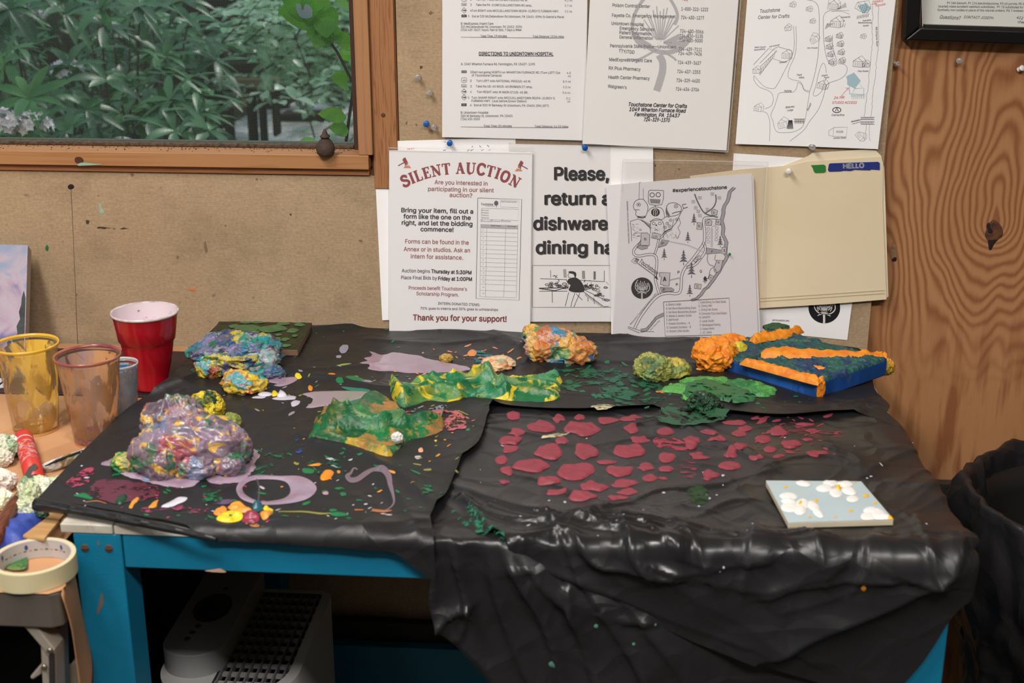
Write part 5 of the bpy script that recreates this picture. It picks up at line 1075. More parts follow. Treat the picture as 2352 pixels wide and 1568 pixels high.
daubs = [(468,105,105,62,0),(815,120,90,64,1),(977,110,85,48,0),(1180,138,150,52,1),(1380,125,150,52,1),(685,185,215,92,2),(1010,202,250,100,2),(1386,203,130,64,1),(1642,228,135,72,0),(505,235,120,42,1),(445,296,175,62,2),(442,360,125,64,1),(843,298,102,56,0),(1445,288,165,44,1),
    (1845,308,140,92,3),(1990,240,150,48,1),(2205,240,118,50,0),(2050,292,130,38,1),(2200,156,170,42,1),(2265,200,120,42,1),(735,385,220,104,2),(1030,378,200,108,2),(1360,374,262,108,2),(1648,426,130,82,0),(2220,348,130,64,1),(2150,400,98,90,3),(1890,405,95,40,1),(1900,432,130,26,1),
    (376,446,100,68,0),(600,496,270,98,2),(940,532,285,138,2),(1190,460,180,30,1),(1290,532,220,86,2),(1485,500,132,62,1),(1645,522,120,46,0),(2135,502,162,66,0),(412,528,104,62,3),(395,617,80,30,1),(745,620,200,66,2),(1085,662,220,82,2),(1310,636,185,68,1),(1520,596,120,60,0),(1620,600,70,26,1),
    (1985,580,132,82,3),(780,708,140,44,1),(1005,745,205,70,2),(1352,702,155,60,1),(1258,752,145,54,1)]
ob = [(1500+x/3.36, 930+y/3.36, w/3.36, h/3.36, k) for x, y, w, h, k in [(785,122,75,16,1),(960,225,150,62,3),(852,282,128,62,0),(1060,325,165,66,3),(898,364,108,56,0),(1250,395,170,50,1),(955,432,92,36,1),(805,448,100,42,1),(1155,165,150,20,1),(1215,208,90,18,1),(1190,285,90,22,1)]]
rs = np.random.RandomState(12)
for i, (x, y, w, h, k) in enumerate([(1040+a/3.36, 930+b/3.36, c/3.36, d/3.36, e) for a, b, c, d, e in daubs]+ob):
    n = 11; pts = []; ph = rs.uniform(0, 6.28)
    for j in range(n):
        a = 2*math.pi*j/n; r = 1+0.10*rs.randn()*(1.4 if k else .7)
        if k in (1,): r *= 1+0.22*math.cos(a-ph)*(abs(math.sin(a)) < .7)
        if k == 3: r *= 1-0.18*math.cos(3*a+ph)
        pts.append((x+w/2*r*math.cos(a), y+h/2*r*math.sin(a)))
    thick = 0.0022 if k in (2, 3) else 0.0015
    patch(Bf, 'paint_daub', pts, WINE, sheetB, th=thick, sp=0.0022, edge=0.0010, swirl=0.28, seed=i)
patch(Bf, 'paint_smear', [(1505,1012),(1560,1020),(1590,1035),(1580,1045),(1530,1040),(1505,1028)], WINES, sheetB, th=.0003)
patch(Bf, 'paint_smear', [(1800,975),(1880,985),(1950,1000),(1900,1012),(1820,1000)], smear('wine smear thin', '#8c3242', 0.56, 60, (1, 4, 1)), sheetB, th=.0003)
patch(Bf, 'paint_smear', [(1555,1070),(1590,1060),(1600,1100),(1570,1110)], smear('wine smear thin', '', 0.56), sheetB, th=.0003)
GRN = mat('green film paint', '#1c6b46', 0.5)
patch(Bf, 'paint_smear', [(1040,1180),(1095,1175),(1120,1215),(1160,1240),(1160,1258),(1110,1235),(1060,1205)], smear('dark green specks', '#1d6b4c', 0.56, 90), sheetB, th=.0003)
patch(Bf, 'paint_smear', [(1580,1140),(1620,1135),(1630,1165),(1590,1175)], smear('dull green smear', '#1f3d1c', 0.45, 60), sheetB, th=.0003)
for i, (x, y, r) in enumerate([(1297,1163,3),(1524,1146,3),(1622,1152,2.5),(1628,1165,2.5),(1195,1282,3),(1660,1290,2.5),(1652,1300,2),(1660,1105,3)]): patch(Bf, 'paint_drop', dot(x, y, r, r*.8, 7, i), LAV, sheetB, th=.0006, sp=.0015)
patch(Bf, 'paint_drop', [(1970,1328),(1974,1320),(1980,1326),(1976,1334)], mat('orange paint', '#e58a1f', 0.35), sheetB, th=.0015, sp=.0015)
for x, y, r in [(1269,1517,7.5),(1369,1431,5),(1455,1468,3),(1505,1425,3)]: patch(Cf, 'paint_drop', dot(x, y, r, r*.9, 8, int(x)), mat('mint drop', '#4f8a78', 0.4), sheetC, th=.001, sp=.0015)
patch(Bf, 'paint_smear', [(1240,1012),(1280,1000),(1310,995),(1300,1003),(1260,1014)], smear('cream streak', '#c9c09a', 0.48, 70, (1, 5, 1)), sheetB, th=.0004)
patch(A, 'paint_smear', [(1358,945),(1380,938),(1412,942),(1400,952),(1370,955)], smear('cream streak', '', 0.48), sheetA, th=.0008)

# stains on the left and rear sheet
Z5 = lambda L: [(400+x/3.92, 720+y/3.92) for x, y in L]
Z6 = lambda L: [(80+x/3.92, 880+y/3.92) for x, y in L]
Z7 = lambda L: [(680+x/3.564, 820+y/3.564) for x, y in L]
Z8 = lambda L: [(1000+x/3.564, 720+y/3.564) for x, y in L]
patch(A, 'paint_puddle', [(829,845),(838,838),(834,831),(846,829),(856,823),(850,816),(862,818),(880,824),(905,818),(930,822),(960,825),(985,832),(1015,838),(1050,845),(1080,852),(1075,860),(1020,865),(950,866),(900,862),(868,862),(848,856),(850,850)], PUR, sheetA, th=.0014, lab='large mauve puddle')
patch(A, 'paint_puddle', Z5([(820,640),(900,615),(1020,612),(1110,620),(1060,665),(960,690),(900,680),(930,665),(860,655)]), PUR, sheetA)
patch(A, 'paint_puddle', Z5([(1165,765),(1250,740),(1400,735),(1560,735),(1720,740),(1760,775),(1600,830),(1400,865),(1210,890),(1200,870),(1260,820),(1230,790)]), mat('mauve green paint', '#8f8f86', 0.22, var=.3, vscale=22, col2='#a08b9a', coat=.3), sheetA)
patch(A, 'paint_puddle', Z6([(620,765),(700,710),(800,700),(1000,720),(1300,760),(1600,770),(1750,620),(1860,600),(1990,650),(2010,700),(1995,830),(1900,900),(1750,935),(1600,945),(1530,900),(1470,940),(1400,978),(1200,965),(1000,920),(860,890),(760,850),(740,800)]), PURW, sheetA, th=.002, lab='wide mauve grey puddle under the pile')
patch(A, 'paint_puddle', Z6([(960,905),(1050,880),(1150,885),(1160,910),(1050,925)]), mat('pale blue paint', '#7f97c4', .25), sheetA, th=.0006, h0=.0018)
def ring(pts_o, pts_i, m, name='paint_ring'):
    rsm = lambda L: (lambda c: np.stack([np.interp(np.linspace(0, len(c), 60, endpoint=False), np.arange(len(c)+1), np.append(c[:, k], c[0, k])) for k in (0, 1)], 1))(smooth_closed(L, 5))
    o = to_xs(*rsm(pts_o).T); i_ = to_xs(*rsm(pts_i).T); n = len(o); rows = []
    for t in np.linspace(0, 1, 8): rows.append(o*(1-t)+i_*t)
    v = np.concatenate(rows); up_ = np.repeat(np.sin(np.linspace(0, math.pi, 8))*0.0008, n); f = [(j*n+k, j*n+(k+1) % n, (j+1)*n+(k+1) % n, (j+1)*n+k) for j in range(7) for k in range(n)]
    mb = MB(); mb.add(A.place(v, 0.0004+up_), f); return mb.build(name, m, sheetA, smooth=True)
ring([(545,1125),(560,1108),(590,1100),(640,1103),(690,1105),(720,1120),(727,1138),(705,1158),(660,1170),(600,1172),(560,1160),(545,1142)], [(558,1128),(572,1115),(600,1110),(638,1112),(660,1120),(668,1138),(660,1152),(640,1160),(600,1163),(572,1152),(560,1140)], PURW)
def stroke(pts, w, m, th=.0005, name='paint_streak'):
    c = smooth_open(pts, 5); d = np.gradient(c, axis=0); n = np.stack([-d[:, 1], d[:, 0]], 1)/(np.linalg.norm(d, axis=1)[:, None]+1e-9)
    ww = np.interp(np.linspace(0, 1, len(c)), np.linspace(0, 1, len(w)), w)[:, None]/2; L = np.concatenate([c+n*ww, (c-n*ww)[::-1]])
    X = to_xs(*L.T); k = len(c); mid = to_xs(*c.T); v = np.concatenate([X[:k], mid, X[k:][::-1]]); h = np.concatenate([np.zeros(k), np.full(k, th), np.zeros(k)])+.0004
    f = [(j*k+i, j*k+i+1, (j+1)*k+i+1, (j+1)*k+i) for j in range(2) for i in range(k-1)]; mb = MB(); mb.add(A.place(v, h), f); return mb.build(name, m, sheetA, smooth=True)
MV = mat('thin mauve', '#75626f', .3, coat=.3)
stroke([(822,1088),(813,1085),(806,1096),(798,1103),(806,1112),(822,1110),(840,1098),(858,1090),(878,1093),(892,1108),(897,1130),(903,1150),(905,1168),(892,1182),(870,1190)], [3,4,6,10,12,12,12,9,14,14,10,6,4,3,2], MV)
stroke([(590,1108),(596,1130),(594,1165)], [4,5,4], mat('dark mauve', '#4a4246', .35)); stroke([(855,1184),(880,1188),(900,1186)], [8,8,2], mat('dull orange', '#b46a35', .4)); stroke([(815,1184),(835,1184)], [4,3], mat('dull orange', '', .4))
stroke([(640,1192),(700,1190),(735,1194),(760,1192)], [2,4,5,2], mat('olive yellow', '#8c8a3c', .4)); stroke([(198,1165),(225,1162),(245,1167)], [1,2,1], mat('dull orange', '', .4))
DG = mat('deep green paint', '#14713f', .35); YEL = mat('yellow paint', '#e0c526', .35, bump=.4, bscale=200); ORN = mat('orange paint', '', .35); WHP = mat('white lavender paint', '#d3d0dc', .25, coat=.3)
OCH = mat('ochre orange paint', '#dd9335', .35, bump=.4, bscale=200); MAG = mat('magenta paint', '#9a2f50', .35)
for i, (pts, m_, th) in enumerate([
    (Z5([(1490,345),(1530,312),(1570,325),(1560,370),(1520,395),(1490,375)]), mat('lilac grey', '#8e8e9e', .3), .0008), (Z5([(1460,415),(1500,410),(1505,430),(1470,435)]), mat('lilac grey', '', .3), .0005),
    (Z5([(1465,510),(1520,490),(1600,490),(1560,505),(1480,522)]), mat('lime paint', '#8fae4c', .35), .0008), (Z5([(1395,590),(1440,585),(1450,602),(1400,605)]), ORN, .0008), (Z5([(1208,700),(1225,680),(1250,705),(1240,735),(1212,730)]), ORN, .0015),
    (Z5([(1090,610),(1110,595),(1150,615),(1120,628)]), YEL, .002), (Z5([(600,765),(640,728),(700,728),(680,755),(625,775)]), WHP, .001), (Z5([(755,765),(800,742),(880,755),(870,780),(790,785)]), WHP, .002), (Z5([(700,800),(760,780),(830,790),(800,808)]), LAV, .001),
    (Z5([(885,745),(930,745),(940,775),(890,785)]), YEL, .004), (Z5([(930,770),(955,735),(1005,760),(1005,790),(940,795)]), WHP, .005), (Z5([(890,800),(960,785),(1080,780),(1090,810),(1000,822),(900,815)]), LAV, .001), (Z5([(1055,845),(1090,825),(1135,830),(1120,860),(1070,878)]), LAV, .001),
    (Z5([(430,705),(500,715),(550,735),(520,742)]), WHP, .0015), (Z5([(1560,625),(1640,615),(1730,650),(1700,665),(1600,658)]), DG, .0015), (Z5([(1460,645),(1510,640),(1530,665),(1480,670)]), DG, .001), (Z5([(1500,700),(1600,705),(1740,720),(1750,745),(1600,735)]), mat('teal film', '#1c7a68', .4), .0008),
    (Z5([(160,545),(230,515),(330,520),(440,550),(400,600),(250,595),(180,575)]), mat('dark bottle green', '#17422d', .35, var=.5, vscale=40), .002), (Z6([(860,1135),(890,1085),(940,1060),(950,1085),(900,1130),(880,1170),(850,1170)]), OCH, .002),
    (Z6([(1030,1165),(1070,1110),(1120,1085),(1110,1120),(1090,1160)]), OCH, .0015), (Z6([(1130,1165),(1230,1100),(1310,1060),(1370,1080),(1310,1130),(1230,1165),(1160,1168)]), WHP, .001), (Z6([(720,1115),(780,1050),(830,1040),(835,1100),(780,1130)]), mat('dark bottle green', '', .35), .003),
    (Z6([(350,1050),(430,1030),(480,1045),(530,1075),(520,1095),(440,1075)]), DG, .0008), (Z7([(205,1010),(230,970),(290,965),(310,985),(275,1030),(220,1040)]), mat('orange paint', '', .35), .003), (Z7([(335,965),(360,960),(365,980),(345,985)]), mat('orange paint', '', .35), .001),
    (Z7([(360,1150),(400,1148),(410,1170),(375,1178)]), DG, .001), (Z7([(275,1330),(350,1315),(430,1335),(420,1350),(320,1352)]), DG, .0015), (Z7([(275,1295),(320,1290),(340,1305),(290,1312)]), DG, .001), (Z7([(220,1145),(260,1140),(265,1162),(230,1165)]), mat('pink dot', '#b18a9a', .35), .001),
    (Z7([(60,950),(150,960),(130,990),(70,985)]), DG, .001), (Z7([(1390,625),(1420,620),(1422,640),(1398,642)]), DG, .001), (Z7([(1005,790),(1030,780),(1040,810),(1010,815)]), mat('peach', '#e0a37c', .4), .001), (Z7([(975,850),(1020,845),(1015,870),(985,872)]), LAV, .0006),
    (Z7([(960,915),(1020,920),(1025,932),(965,925)]), mat('olive yellow', '', .4), .0006), (Z7([(1045,965),(1100,955),(1100,972),(1050,975)]), mat('olive yellow', '', .4), .0006), (Z7([(1130,715),(1155,712),(1145,730)]), YEL, .0008),
    (Z8([(265,350),(300,332),(340,345),(325,375),(280,380)]), mat('peach orange', '#dd8a4c', .4), .002), (Z8([(1800,672),(1860,668),(1875,690),(1830,692)]), mat('peach orange', '', .4), .001)]): patch(A, 'paint_spot', pts, m_, sheetA, th=th, sp=.0028, seed=i)
# heap of yellow, orange and maroon dabs near the front edge
for i, (pts, m_, th) in enumerate([(Z6([(1640,1265),(1700,1215),(1780,1200),(1870,1240),(1860,1280),(1750,1300),(1660,1290)]), YEL, .0022), (Z6([(1620,1200),(1680,1165),(1730,1170),(1720,1210),(1660,1235),(1620,1225)]), mat('bright orange paint', '#ee8a32', .35), .002), (Z6([(1740,1165),(1790,1130),(1860,1125),(1900,1160),(1960,1200),(1950,1230),(1850,1230),(1780,1200)]), OCH, .002),
    (Z6([(1870,1290),(1910,1230),(1980,1215),(2020,1250),(2015,1300),(1940,1310)]), mat('maroon paint', '#8b2b45', .35), .0022), (Z6([(2030,1240),(2080,1220),(2150,1230),(2120,1280),(2060,1295)]), OCH, .002), (Z6([(2060,1180),(2100,1170),(2150,1200),(2130,1225),(2080,1215)]), YEL, .002), (Z6([(1960,1170),(2010,1140),(2060,1160),(2040,1210),(1985,1210)]), mat('teal blue paint', '#1d5560', .35), .004)]):
    patch(A, 'paint_daub', pts, m_, sheetA, th=th, sp=.002, edge=.0012, swirl=.9, seed=i)
SM = [([(150,1120),(190,1090),(215,1085),(210,1115),(175,1130)], 'magenta smear', '#a63a58', .50, 70), (Z6([(480,1020),(560,930),(700,900),(900,920),(1080,970),(1090,1030),(950,1100),(700,1110),(540,1070)]), 'maroon smear', '#5e2a3a', .42, 40), (Z6([(1900,800),(2050,700),(2280,620),(2260,690),(2140,760),(2180,820),(2080,860),(1900,900)]), 'green dry smear', '#166a44', .56, 70),
    (Z7([(880,500),(1000,470),(1150,460),(1300,470),(1400,540),(1390,600),(1250,640),(1100,590),(900,560)]), 'pink dry smear', '#b8606a', .50, 60), (Z7([(1250,500),(1330,480),(1410,560),(1370,600),(1230,615)]), 'coral dry smear', '#d97a62', .52, 80), (Z7([(860,470),(1000,450),(1190,420),(1260,440),(1150,480),(1000,520),(880,540)]), 'grey blue flecks', '#8d9aa8', .57, 120),
    (Z7([(280,470),(320,420),(450,370),(600,380),(580,470),(450,560),(330,540)]), 'green wash', '#39705a', .36, 30), (Z8([(960,480),(1100,490),(1330,450),(1500,500),(1700,560),(1830,640),(1840,720),(1600,740),(1400,700),(1330,620),(1160,640),(1040,690),(1010,600),(1150,560)]), 'rear green smear', '#1b5c40', .51, 48),
    (Z8([(1370,720),(1600,740),(1850,720),(1840,780),(1600,800),(1400,790)]), 'rear green smear thin', '#1f5a42', .55, 50), (Z8([(340,340),(470,370),(500,400),(430,450),(330,440)]), 'blue green flecks', '#1e6f7a', .50, 90), (Z7([(100,880),(300,860),(420,900),(380,1060),(180,1060),(110,960)]), 'left green flecks', '#16603e', .60, 60),
    (Z7([(1000,1110),(1180,1120),(1200,1200),(1160,1230),(1010,1180)]), 'corner green flecks', '#1c6f49', .55, 80), (Z7([(780,400),(880,420),(1190,150),(1430,130),(1350,170),(1000,200),(860,330)]), 'thin green edge', '#1c6f4c', .60, 60), (Z6([(1600,1130),(1680,1095),(1790,1090),(1750,1130)]), 'violet smear', '#5a4a68', .48, 70),
    (Z6([(1900,1300),(2100,1310),(2110,1345),(1950,1345)]), 'ochre smear', '#b07a3a', .52, 70), (Z5([(1900,1010),(2100,980),(2352,900),(2352,1090),(2000,1098)]), 'wine white smear', '#8a5a62', .52, 50), (Z8([(1870,800),(2000,790),(2352,800),(2352,900),(2150,940),(1960,930),(1890,860)]), 'right green smear', '#28573a', .47, 45),
    (Z6([(690,950),(760,880),(780,850),(740,830),(700,870)]), 'green specks', '#14643c', .52, 80), ([(1480,1000-35),(1580,970),(1640,955),(1660,975),(1600,985),(1540,985)], 'right green smear', '', .4, 60), (Z5([(1370,540),(1420,545),(1400,565)]), 'green specks', '', .52, 80), (Z7([(0,690),(60,720),(60,800),(0,810)]), 'blue flecks', '#2c4a8c', .56, 90),
    ([(470,1140),(500,1135),(520,1150),(470,1175)], 'green specks', '', .52, 80), ([(330,1178),(460,1172),(470,1188),(340,1190)], 'magenta smear thin', '#8a3a58', .58, 80)]
for i, (pts, nm, col, thr, sc_) in enumerate(SM): patch(A, 'paint_smear', pts, smear(nm, col or '#000000', thr, sc_), sheetA, th=.0003, sp=.004, h0=.0006+.00005*(i % 4))

# fine spatter on the rear and left sheet
def spatter(n, box, r0, r1, m_, seed, film_=None, par=None):
    film_ = film_ or A; par = par or sheetA; r = np.random.RandomState(seed); mb = MB()
    for i in range(n):
        x, y = r.uniform(box[0], box[2]), r.uniform(box[1], box[3]); a = r.uniform(r0, r1)*(1+r.exponential(.5)); k = r.randint(6, 10); st_ = r.uniform(.8, 2.6); ph = r.uniform(-.5, .5)
        L = [(x+a*st_*math.cos(t)*r.uniform(.6, 1.2), y+a*.55*math.sin(t)*r.uniform(.6, 1.2)+a*st_*math.cos(t)*ph) for t in [2*math.pi*j/k for j in range(k)]]
        X = to_xs(*np.array(L+[(x, y)]).T); h = np.append(np.full(k, .0004), .0011); mb.add(film_.place(X, h), [(j, (j+1) % k, k) for j in range(k)])
    o = mb.build('paint_spatter', m_, par); o['kind'] = 'stuff'; return o
for i, (n_, bx_s, a, b, m_) in enumerate([(70, (300,1040,1000,1210), 1.2, 4, DG), (36, (560,860,1120,1120), 1, 2.6, mat('olive yellow', '', .4)), (46, (150,1060,900,1215), .8, 2.6, LAV), (30, (250,1100,640,1215), 1, 3, MAG), (34, (440,850,1000,960), 1, 2.6, mat('pale grey drop', '#8a8a94', .4)),
    (36, (900,800,1200,880), 1, 3, mat('peach orange', '', .4)), (60, (1290,840,1560,950), 1.2, 4, mat('spatter green', '#1f6647', .45)), (24, (1480,860,1900,950), 1, 3, DG), (22, (930,940,1090,1000), 1, 3, mat('coral dot', '#c4705f', .4)), (24, (600,760,1000,900), .8, 2, DG), (18, (640,1000,1050,1180), 1, 2.4, OCH)]): spatter(n_, bx_s, a, b, m_, 500+i)
spatter(26, (1150, 990, 2200, 1250), .8, 2, LAV, 530, Bf, sheetB); spatter(40, (1700, 960, 1930, 1060), 1.5, 4, WINE, 531, Bf, sheetB)
# ------------------------------------------------------------------ things lying on the plastic
_ico = {}
def ico(n):
    if n not in _ico:
        b = bmesh.new(); bmesh.ops.create_icosphere(b, subdivisions=n, radius=1.0); _ico[n] = (np.array([v.co[:] for v in b.verts]), [tuple(v.index for v in f.verts) for f in b.faces]); b.free()
    return _ico[n]
def boxed(x0, y0, x1, y1, depth=0.8, base=T+0.003):
    """an ellipsoid resting on the bench whose outline fills a picture box: centre and radii"""
    cx, cy = (x0+x1)/2, (y0+y1)/2; g = P(cx, y1-(y1-y0)*0.25, base); v = g-CAM; L = np.linalg.norm(v); zc = L*math.cos(math.radians(0)) ; s_ = F/abs((v@RM)[2])
    w = (x1-x0)/s_/2; th = math.asin(-v[2]/L); d = w*depth; H = (y1-y0)/s_/2; h = math.sqrt(max(H*H-(d*math.sin(th))**2, (0.25*H)**2))/math.cos(th)
    return P(cx, cy, base+h*0.80), np.array([w, d, h])
def blob(mb, c, r, seed, rough=1.0, n=5, mi=0, fl=T+0.002, fine=1.0):
    v, f = ico(n); a, b, g = v.T; f1 = 1.5
    wa = a+.25*pn(a*2, b*2, g*2, seed+20); wb = b+.25*pn(a*2, b*2, g*2, seed+21); wg = g+.25*pn(a*2, b*2, g*2, seed+22)
    R = 1+rough*(0.20*fbm(a*f1, b*f1, g*f1, seed, 2)+0.20*(0.22-np.abs(pn(wa*2.3, wb*2.3, wg*1.5, seed+3))).clip(-.25, 1)*2.2+0.10*(0.18-np.abs(pn(wa*5.2, wb*5.2, wg*3.4, seed+5))).clip(-.2, 1)*2.2)+fine*rough*0.03*pn(a*11, b*11, g*11, seed+8)
    q = c+v*r*R[:, None]; q[:, 2] = np.where(q[:, 2] < fl, fl+(q[:, 2]-fl)*0.04, q[:, 2])
    mb.add(q, f, mi)
def wad(name, label, cat, parts, m, n=6, smooth=True, **k):
    mb = MB()
    for i, p_ in enumerate(parts):
        c, r = boxed(*p_[:4], p_[4] if len(p_) > 4 else 0.8); r = np.array(r)
        if len(p_) > 6: c = c+np.array([0, 0, p_[6]])
        if i == 0: c0 = np.array([c[0], c[1], T])
        blob(mb, c, r, p_[5] if len(p_) > 5 else i*7+3, n=n if i == 0 else max(4, n-1), **k)
    return tag(mb.build(name, m, loc=c0, smooth=smooth), label, cat)
class Rag(Film):
    """a crumpled painted cloth lying on the film: outline in the picture, folds, thickness"""
    def h(s, X):
        x, t = X[:, 0], X[:, 1]
        r = s.base+s.amp*film(x, t, s.seed, s.f)+0.004*(fbm(x*26, t*26, 0, s.seed, 3)+0.4).clip(0)+0.002*fbm(x*90, t*90, 0, s.seed+4, 2)
        for c, h, w in s.cr:
            d, sg = signdist(X, c); r = r+h*np.exp(-(d/np.where(sg > 0, w*0.6, w*1.3))**1.2)
        return r
def rag(name, label, cat, outline, m, creases, base=0.006, amp=0.010, freq=22, seed=1, th=0.0016, sp=0.0022, lo=0.003, under=None):
    R_ = Rag(base, amp, freq, seed, creases); o = to_xs(*smooth_closed(outline, 4).T); v, f, b = cdt(o, sp); d = segdist(v, b, True)
    h = lo+(R_.h(v)-lo)*(0.25+0.75*(1-np.exp(-d/0.006))); mb = MB(); nb = len(b); n = len(v)
    topv = fold(v[:, 0], v[:, 1], h); bot = fold(v[:, 0], v[:, 1], np.maximum(h-0.004, 0.0018)); mb.add(np.concatenate([topv, bot]), list(f)+[tuple(a+n for a in q[::-1]) for q in f]+[(i, i+n, (i+1) % nb+n, (i+1) % nb) for i in range(nb)])
    c = topv.mean(0); c[2] = T; return mb.build(name, m, loc=c, smooth=True)
PILE = paint('mauve pile paint', ['#786472', '#8d7988', '#71677a', '#9b8790', '#63555f', '#826d77', '#717e9c', '#9c4f5a', '#336b4a', '#7e6b79'], 60, 0.22, 0.3, '#d2a64e', 0.60)
wad('painted_rag', 'tall heap of crumpled rag soaked in mauve, yellow and pink paint', 'paint rag', [
    (330, 915, 478, 1075, .75, 3), (300, 985, 440, 1100, .8, 11), (350, 960, 560, 1090, .6, 5), (470, 975, 575, 1085, .8, 9), (400, 1040, 500, 1105, .8, 17), (530, 985, 568, 1045, .9, 21), (335, 1030, 400, 1112, .8, 25), (490, 1040, 560, 1100, .8, 31)], PILE, rough=1.0)
GB = paint('green rag paint', ['#1c7a45', '#a9955a', '#2a8c57', '#c9b03c', '#0f5c38', '#7b9a7e'], 90, 0.4, 0.5)
wad('painted_rag', 'small green and yellow rag tip left of the mauve heap', 'paint rag', [(258, 1040, 330, 1088, .8, 41), (262, 1038, 300, 1068, .8, 44)], GB, 5)
wad('painted_rag', 'green streaked folds of rag in front of the mauve heap', 'paint rag', [(452, 1035, 500, 1085, .8, 47), (378, 1040, 412, 1100, .7, 50), (440, 1075, 490, 1102, .8, 52)], paint('green mauve paint', ['#17693f', '#8f8a86', '#1b7a48', '#a08f99', '#415f63'], 80, 0.25, 0.4), 5)
wad('paint_ball', 'bright yellow and dark green paint ball behind the mauve heap', 'paint ball', [(434, 900, 514, 968, .9, 61), (425, 918, 470, 945, .8, 64)], paint('yellow ball paint', ['#cbb31f', '#1c3f22', '#dcc52c', '#2b4a22', '#c9b425', '#e5b83f'], 95, 0.35, 0.8), 6)
wad('paint_ball', 'small olive paint ball beside the bright yellow one', 'paint ball', [(508, 948, 552, 992, .9, 71)], paint('olive ball paint', ['#8f9440', '#7e8a3c', '#a0a452', '#5f7a46'], 80, 0.45, 0.7), 5)
MULTI = paint('many coloured paint', ['#2f6483', '#6f6b8e', '#147a4c', '#8f8d98', '#b5a332', '#1c8494', '#54506a', '#0f6038', '#86858f', '#27406e', '#bfab3a', '#118a78', '#3a3550'], 85, 0.38, 0.7)
wad('painted_rag', 'many coloured crumpled rag in front of the green dappled board', 'paint rag', [(445, 762, 640, 862, .8, 81), (450, 765, 560, 850, .8, 84), (560, 765, 642, 850, .9, 87), (590, 840, 655, 874, .8, 90)], MULTI)
wad('painted_rag', 'silver grey swirl of paint on the many coloured rag', 'paint rag', [(548, 798, 640, 866, .8, 95)], mat('silver grey paint', '#a8a4ab', .35, bump=.7, bscale=90, var=.5, vscale=70, col2='#6d9a94'), 5)
YR = paint('yellow red paint', ['#d3b52f', '#a82a40', '#dcc23a', '#d9a03a', '#4f9aa8', '#2f8a50', '#d9c06a'], 90, 0.36, 0.6)
wad('painted_rag', 'yellow and crimson streaked wad on the left of the many coloured rag', 'paint rag', [(452, 815, 520, 872, .8, 101)], YR, 5)
wad('painted_rag', 'squat yellow wad at the foot of the many coloured rag', 'paint rag', [(510, 852, 612, 908, .7, 105), (512, 850, 560, 898, .7, 108)], YR, 5)
ORB = paint('orange blue paint', ['#d9a552', '#c9763a', '#e0b863', '#3f86a8', '#b9673a', '#dcb04f', '#c8a09a', '#4f8f5a', '#2f5f8a', '#d68a4a'], 85, 0.33, 0.6)
wad('painted_rag', 'orange, cream and blue paint covered rag near the wall', 'paint rag', [(1208, 752, 1330, 838, .8, 111), (1270, 772, 1368, 842, .8, 114), (1215, 790, 1300, 834, .9, 117), (1200, 762, 1245, 798, .7, 118, .012)], ORB)
wad('painted_rag', 'blue tip of rag sticking out on the left of the orange one', 'paint rag', [(1200, 758, 1236, 796, .6, 121, .006)], paint('blue tip paint', ['#3f8fc0', '#8fb9cf', '#2f74a8', '#5aa0c4'], 90, .35, .4), 5)
wad('painted_rag', 'olive yellow crumpled rag ball near the orange crusted canvas', 'paint rag', [(1458, 812, 1545, 878, .9, 131), (1455, 830, 1500, 868, .9, 133), (1510, 822, 1585, 872, .9, 136)], paint('olive yellow rag paint', ['#8f9648', '#b9a84a', '#6f8a52', '#a3a556', '#4f6a44', '#c9b048', '#7c8a4e'], 85, .5, .8))
wad('paint_heap', 'cream and peach ridged paint heap beside the mauve puddle', 'paint heap', [(1108, 816, 1182, 852, .8, 141), (1105, 838, 1150, 856, .7, 143)], paint('peach paint', ['#e3c09a', '#e8cdb0', '#d98f5a', '#e0b88c', '#7a9a74', '#e9d2b8'], 80, .45, .6, stretch=(1, 2.5, 1)), 5, rough=.8)
wad('paint_heap', 'small ochre paint curl at the rear edge of the mauve puddle', 'paint heap', [(1010, 812, 1040, 834, .8, 145)], paint('ochre curl', ['#a88a3a', '#c79a4a', '#8a7a3a'], 90, .4, .5), 5)
wad('paint_heap', 'bottle green paint heap on the light green patch', 'paint heap', [(1580, 900, 1650, 945, 1.0, 151), (1600, 915, 1660, 942, .9, 155)], paint('bottle green paint', ['#12331f', '#173f27', '#1d4a2c', '#0f2a1b', '#2c5f38'], 90, .28, 1.0), 6, rough=1.3)
wad('paint_heap', 'tiny white paint drop on the bottle green heap', 'paint heap', [(1631, 935, 1644, 944, .8, 159)], LAV, 4, rough=.4)
lg_ = patch(A, 'paint_patch', Z8([(1895,660),(1960,600),(2050,570),(2200,565),(2352,570),(2480,585),(2620,600),(2700,640),(2765,660),(2740,700),(2640,720),(2600,700),(2500,720),(2400,700),(2300,690),(2200,720),(2100,760),(2040,730),(1990,700)]), paint('leaf green paint', ['#4f9a4a', '#67ad55', '#2f6f42', '#5aa34e', '#3f8a4a', '#74b85c'], 60, .4, .9), sheetA, th=.004, sp=.0028, edge=.002, swirl=.4, lab='light leaf green patch')
patch(A, 'paint_patch', [(1570,905),(1600,890),(1650,893),(1700,905),(1740,925),(1700,940),(1650,935),(1600,950),(1580,930)], smear('leaf dark smear', '#2f6b40', .45, 50), sheetA, th=.004, h0=.003)
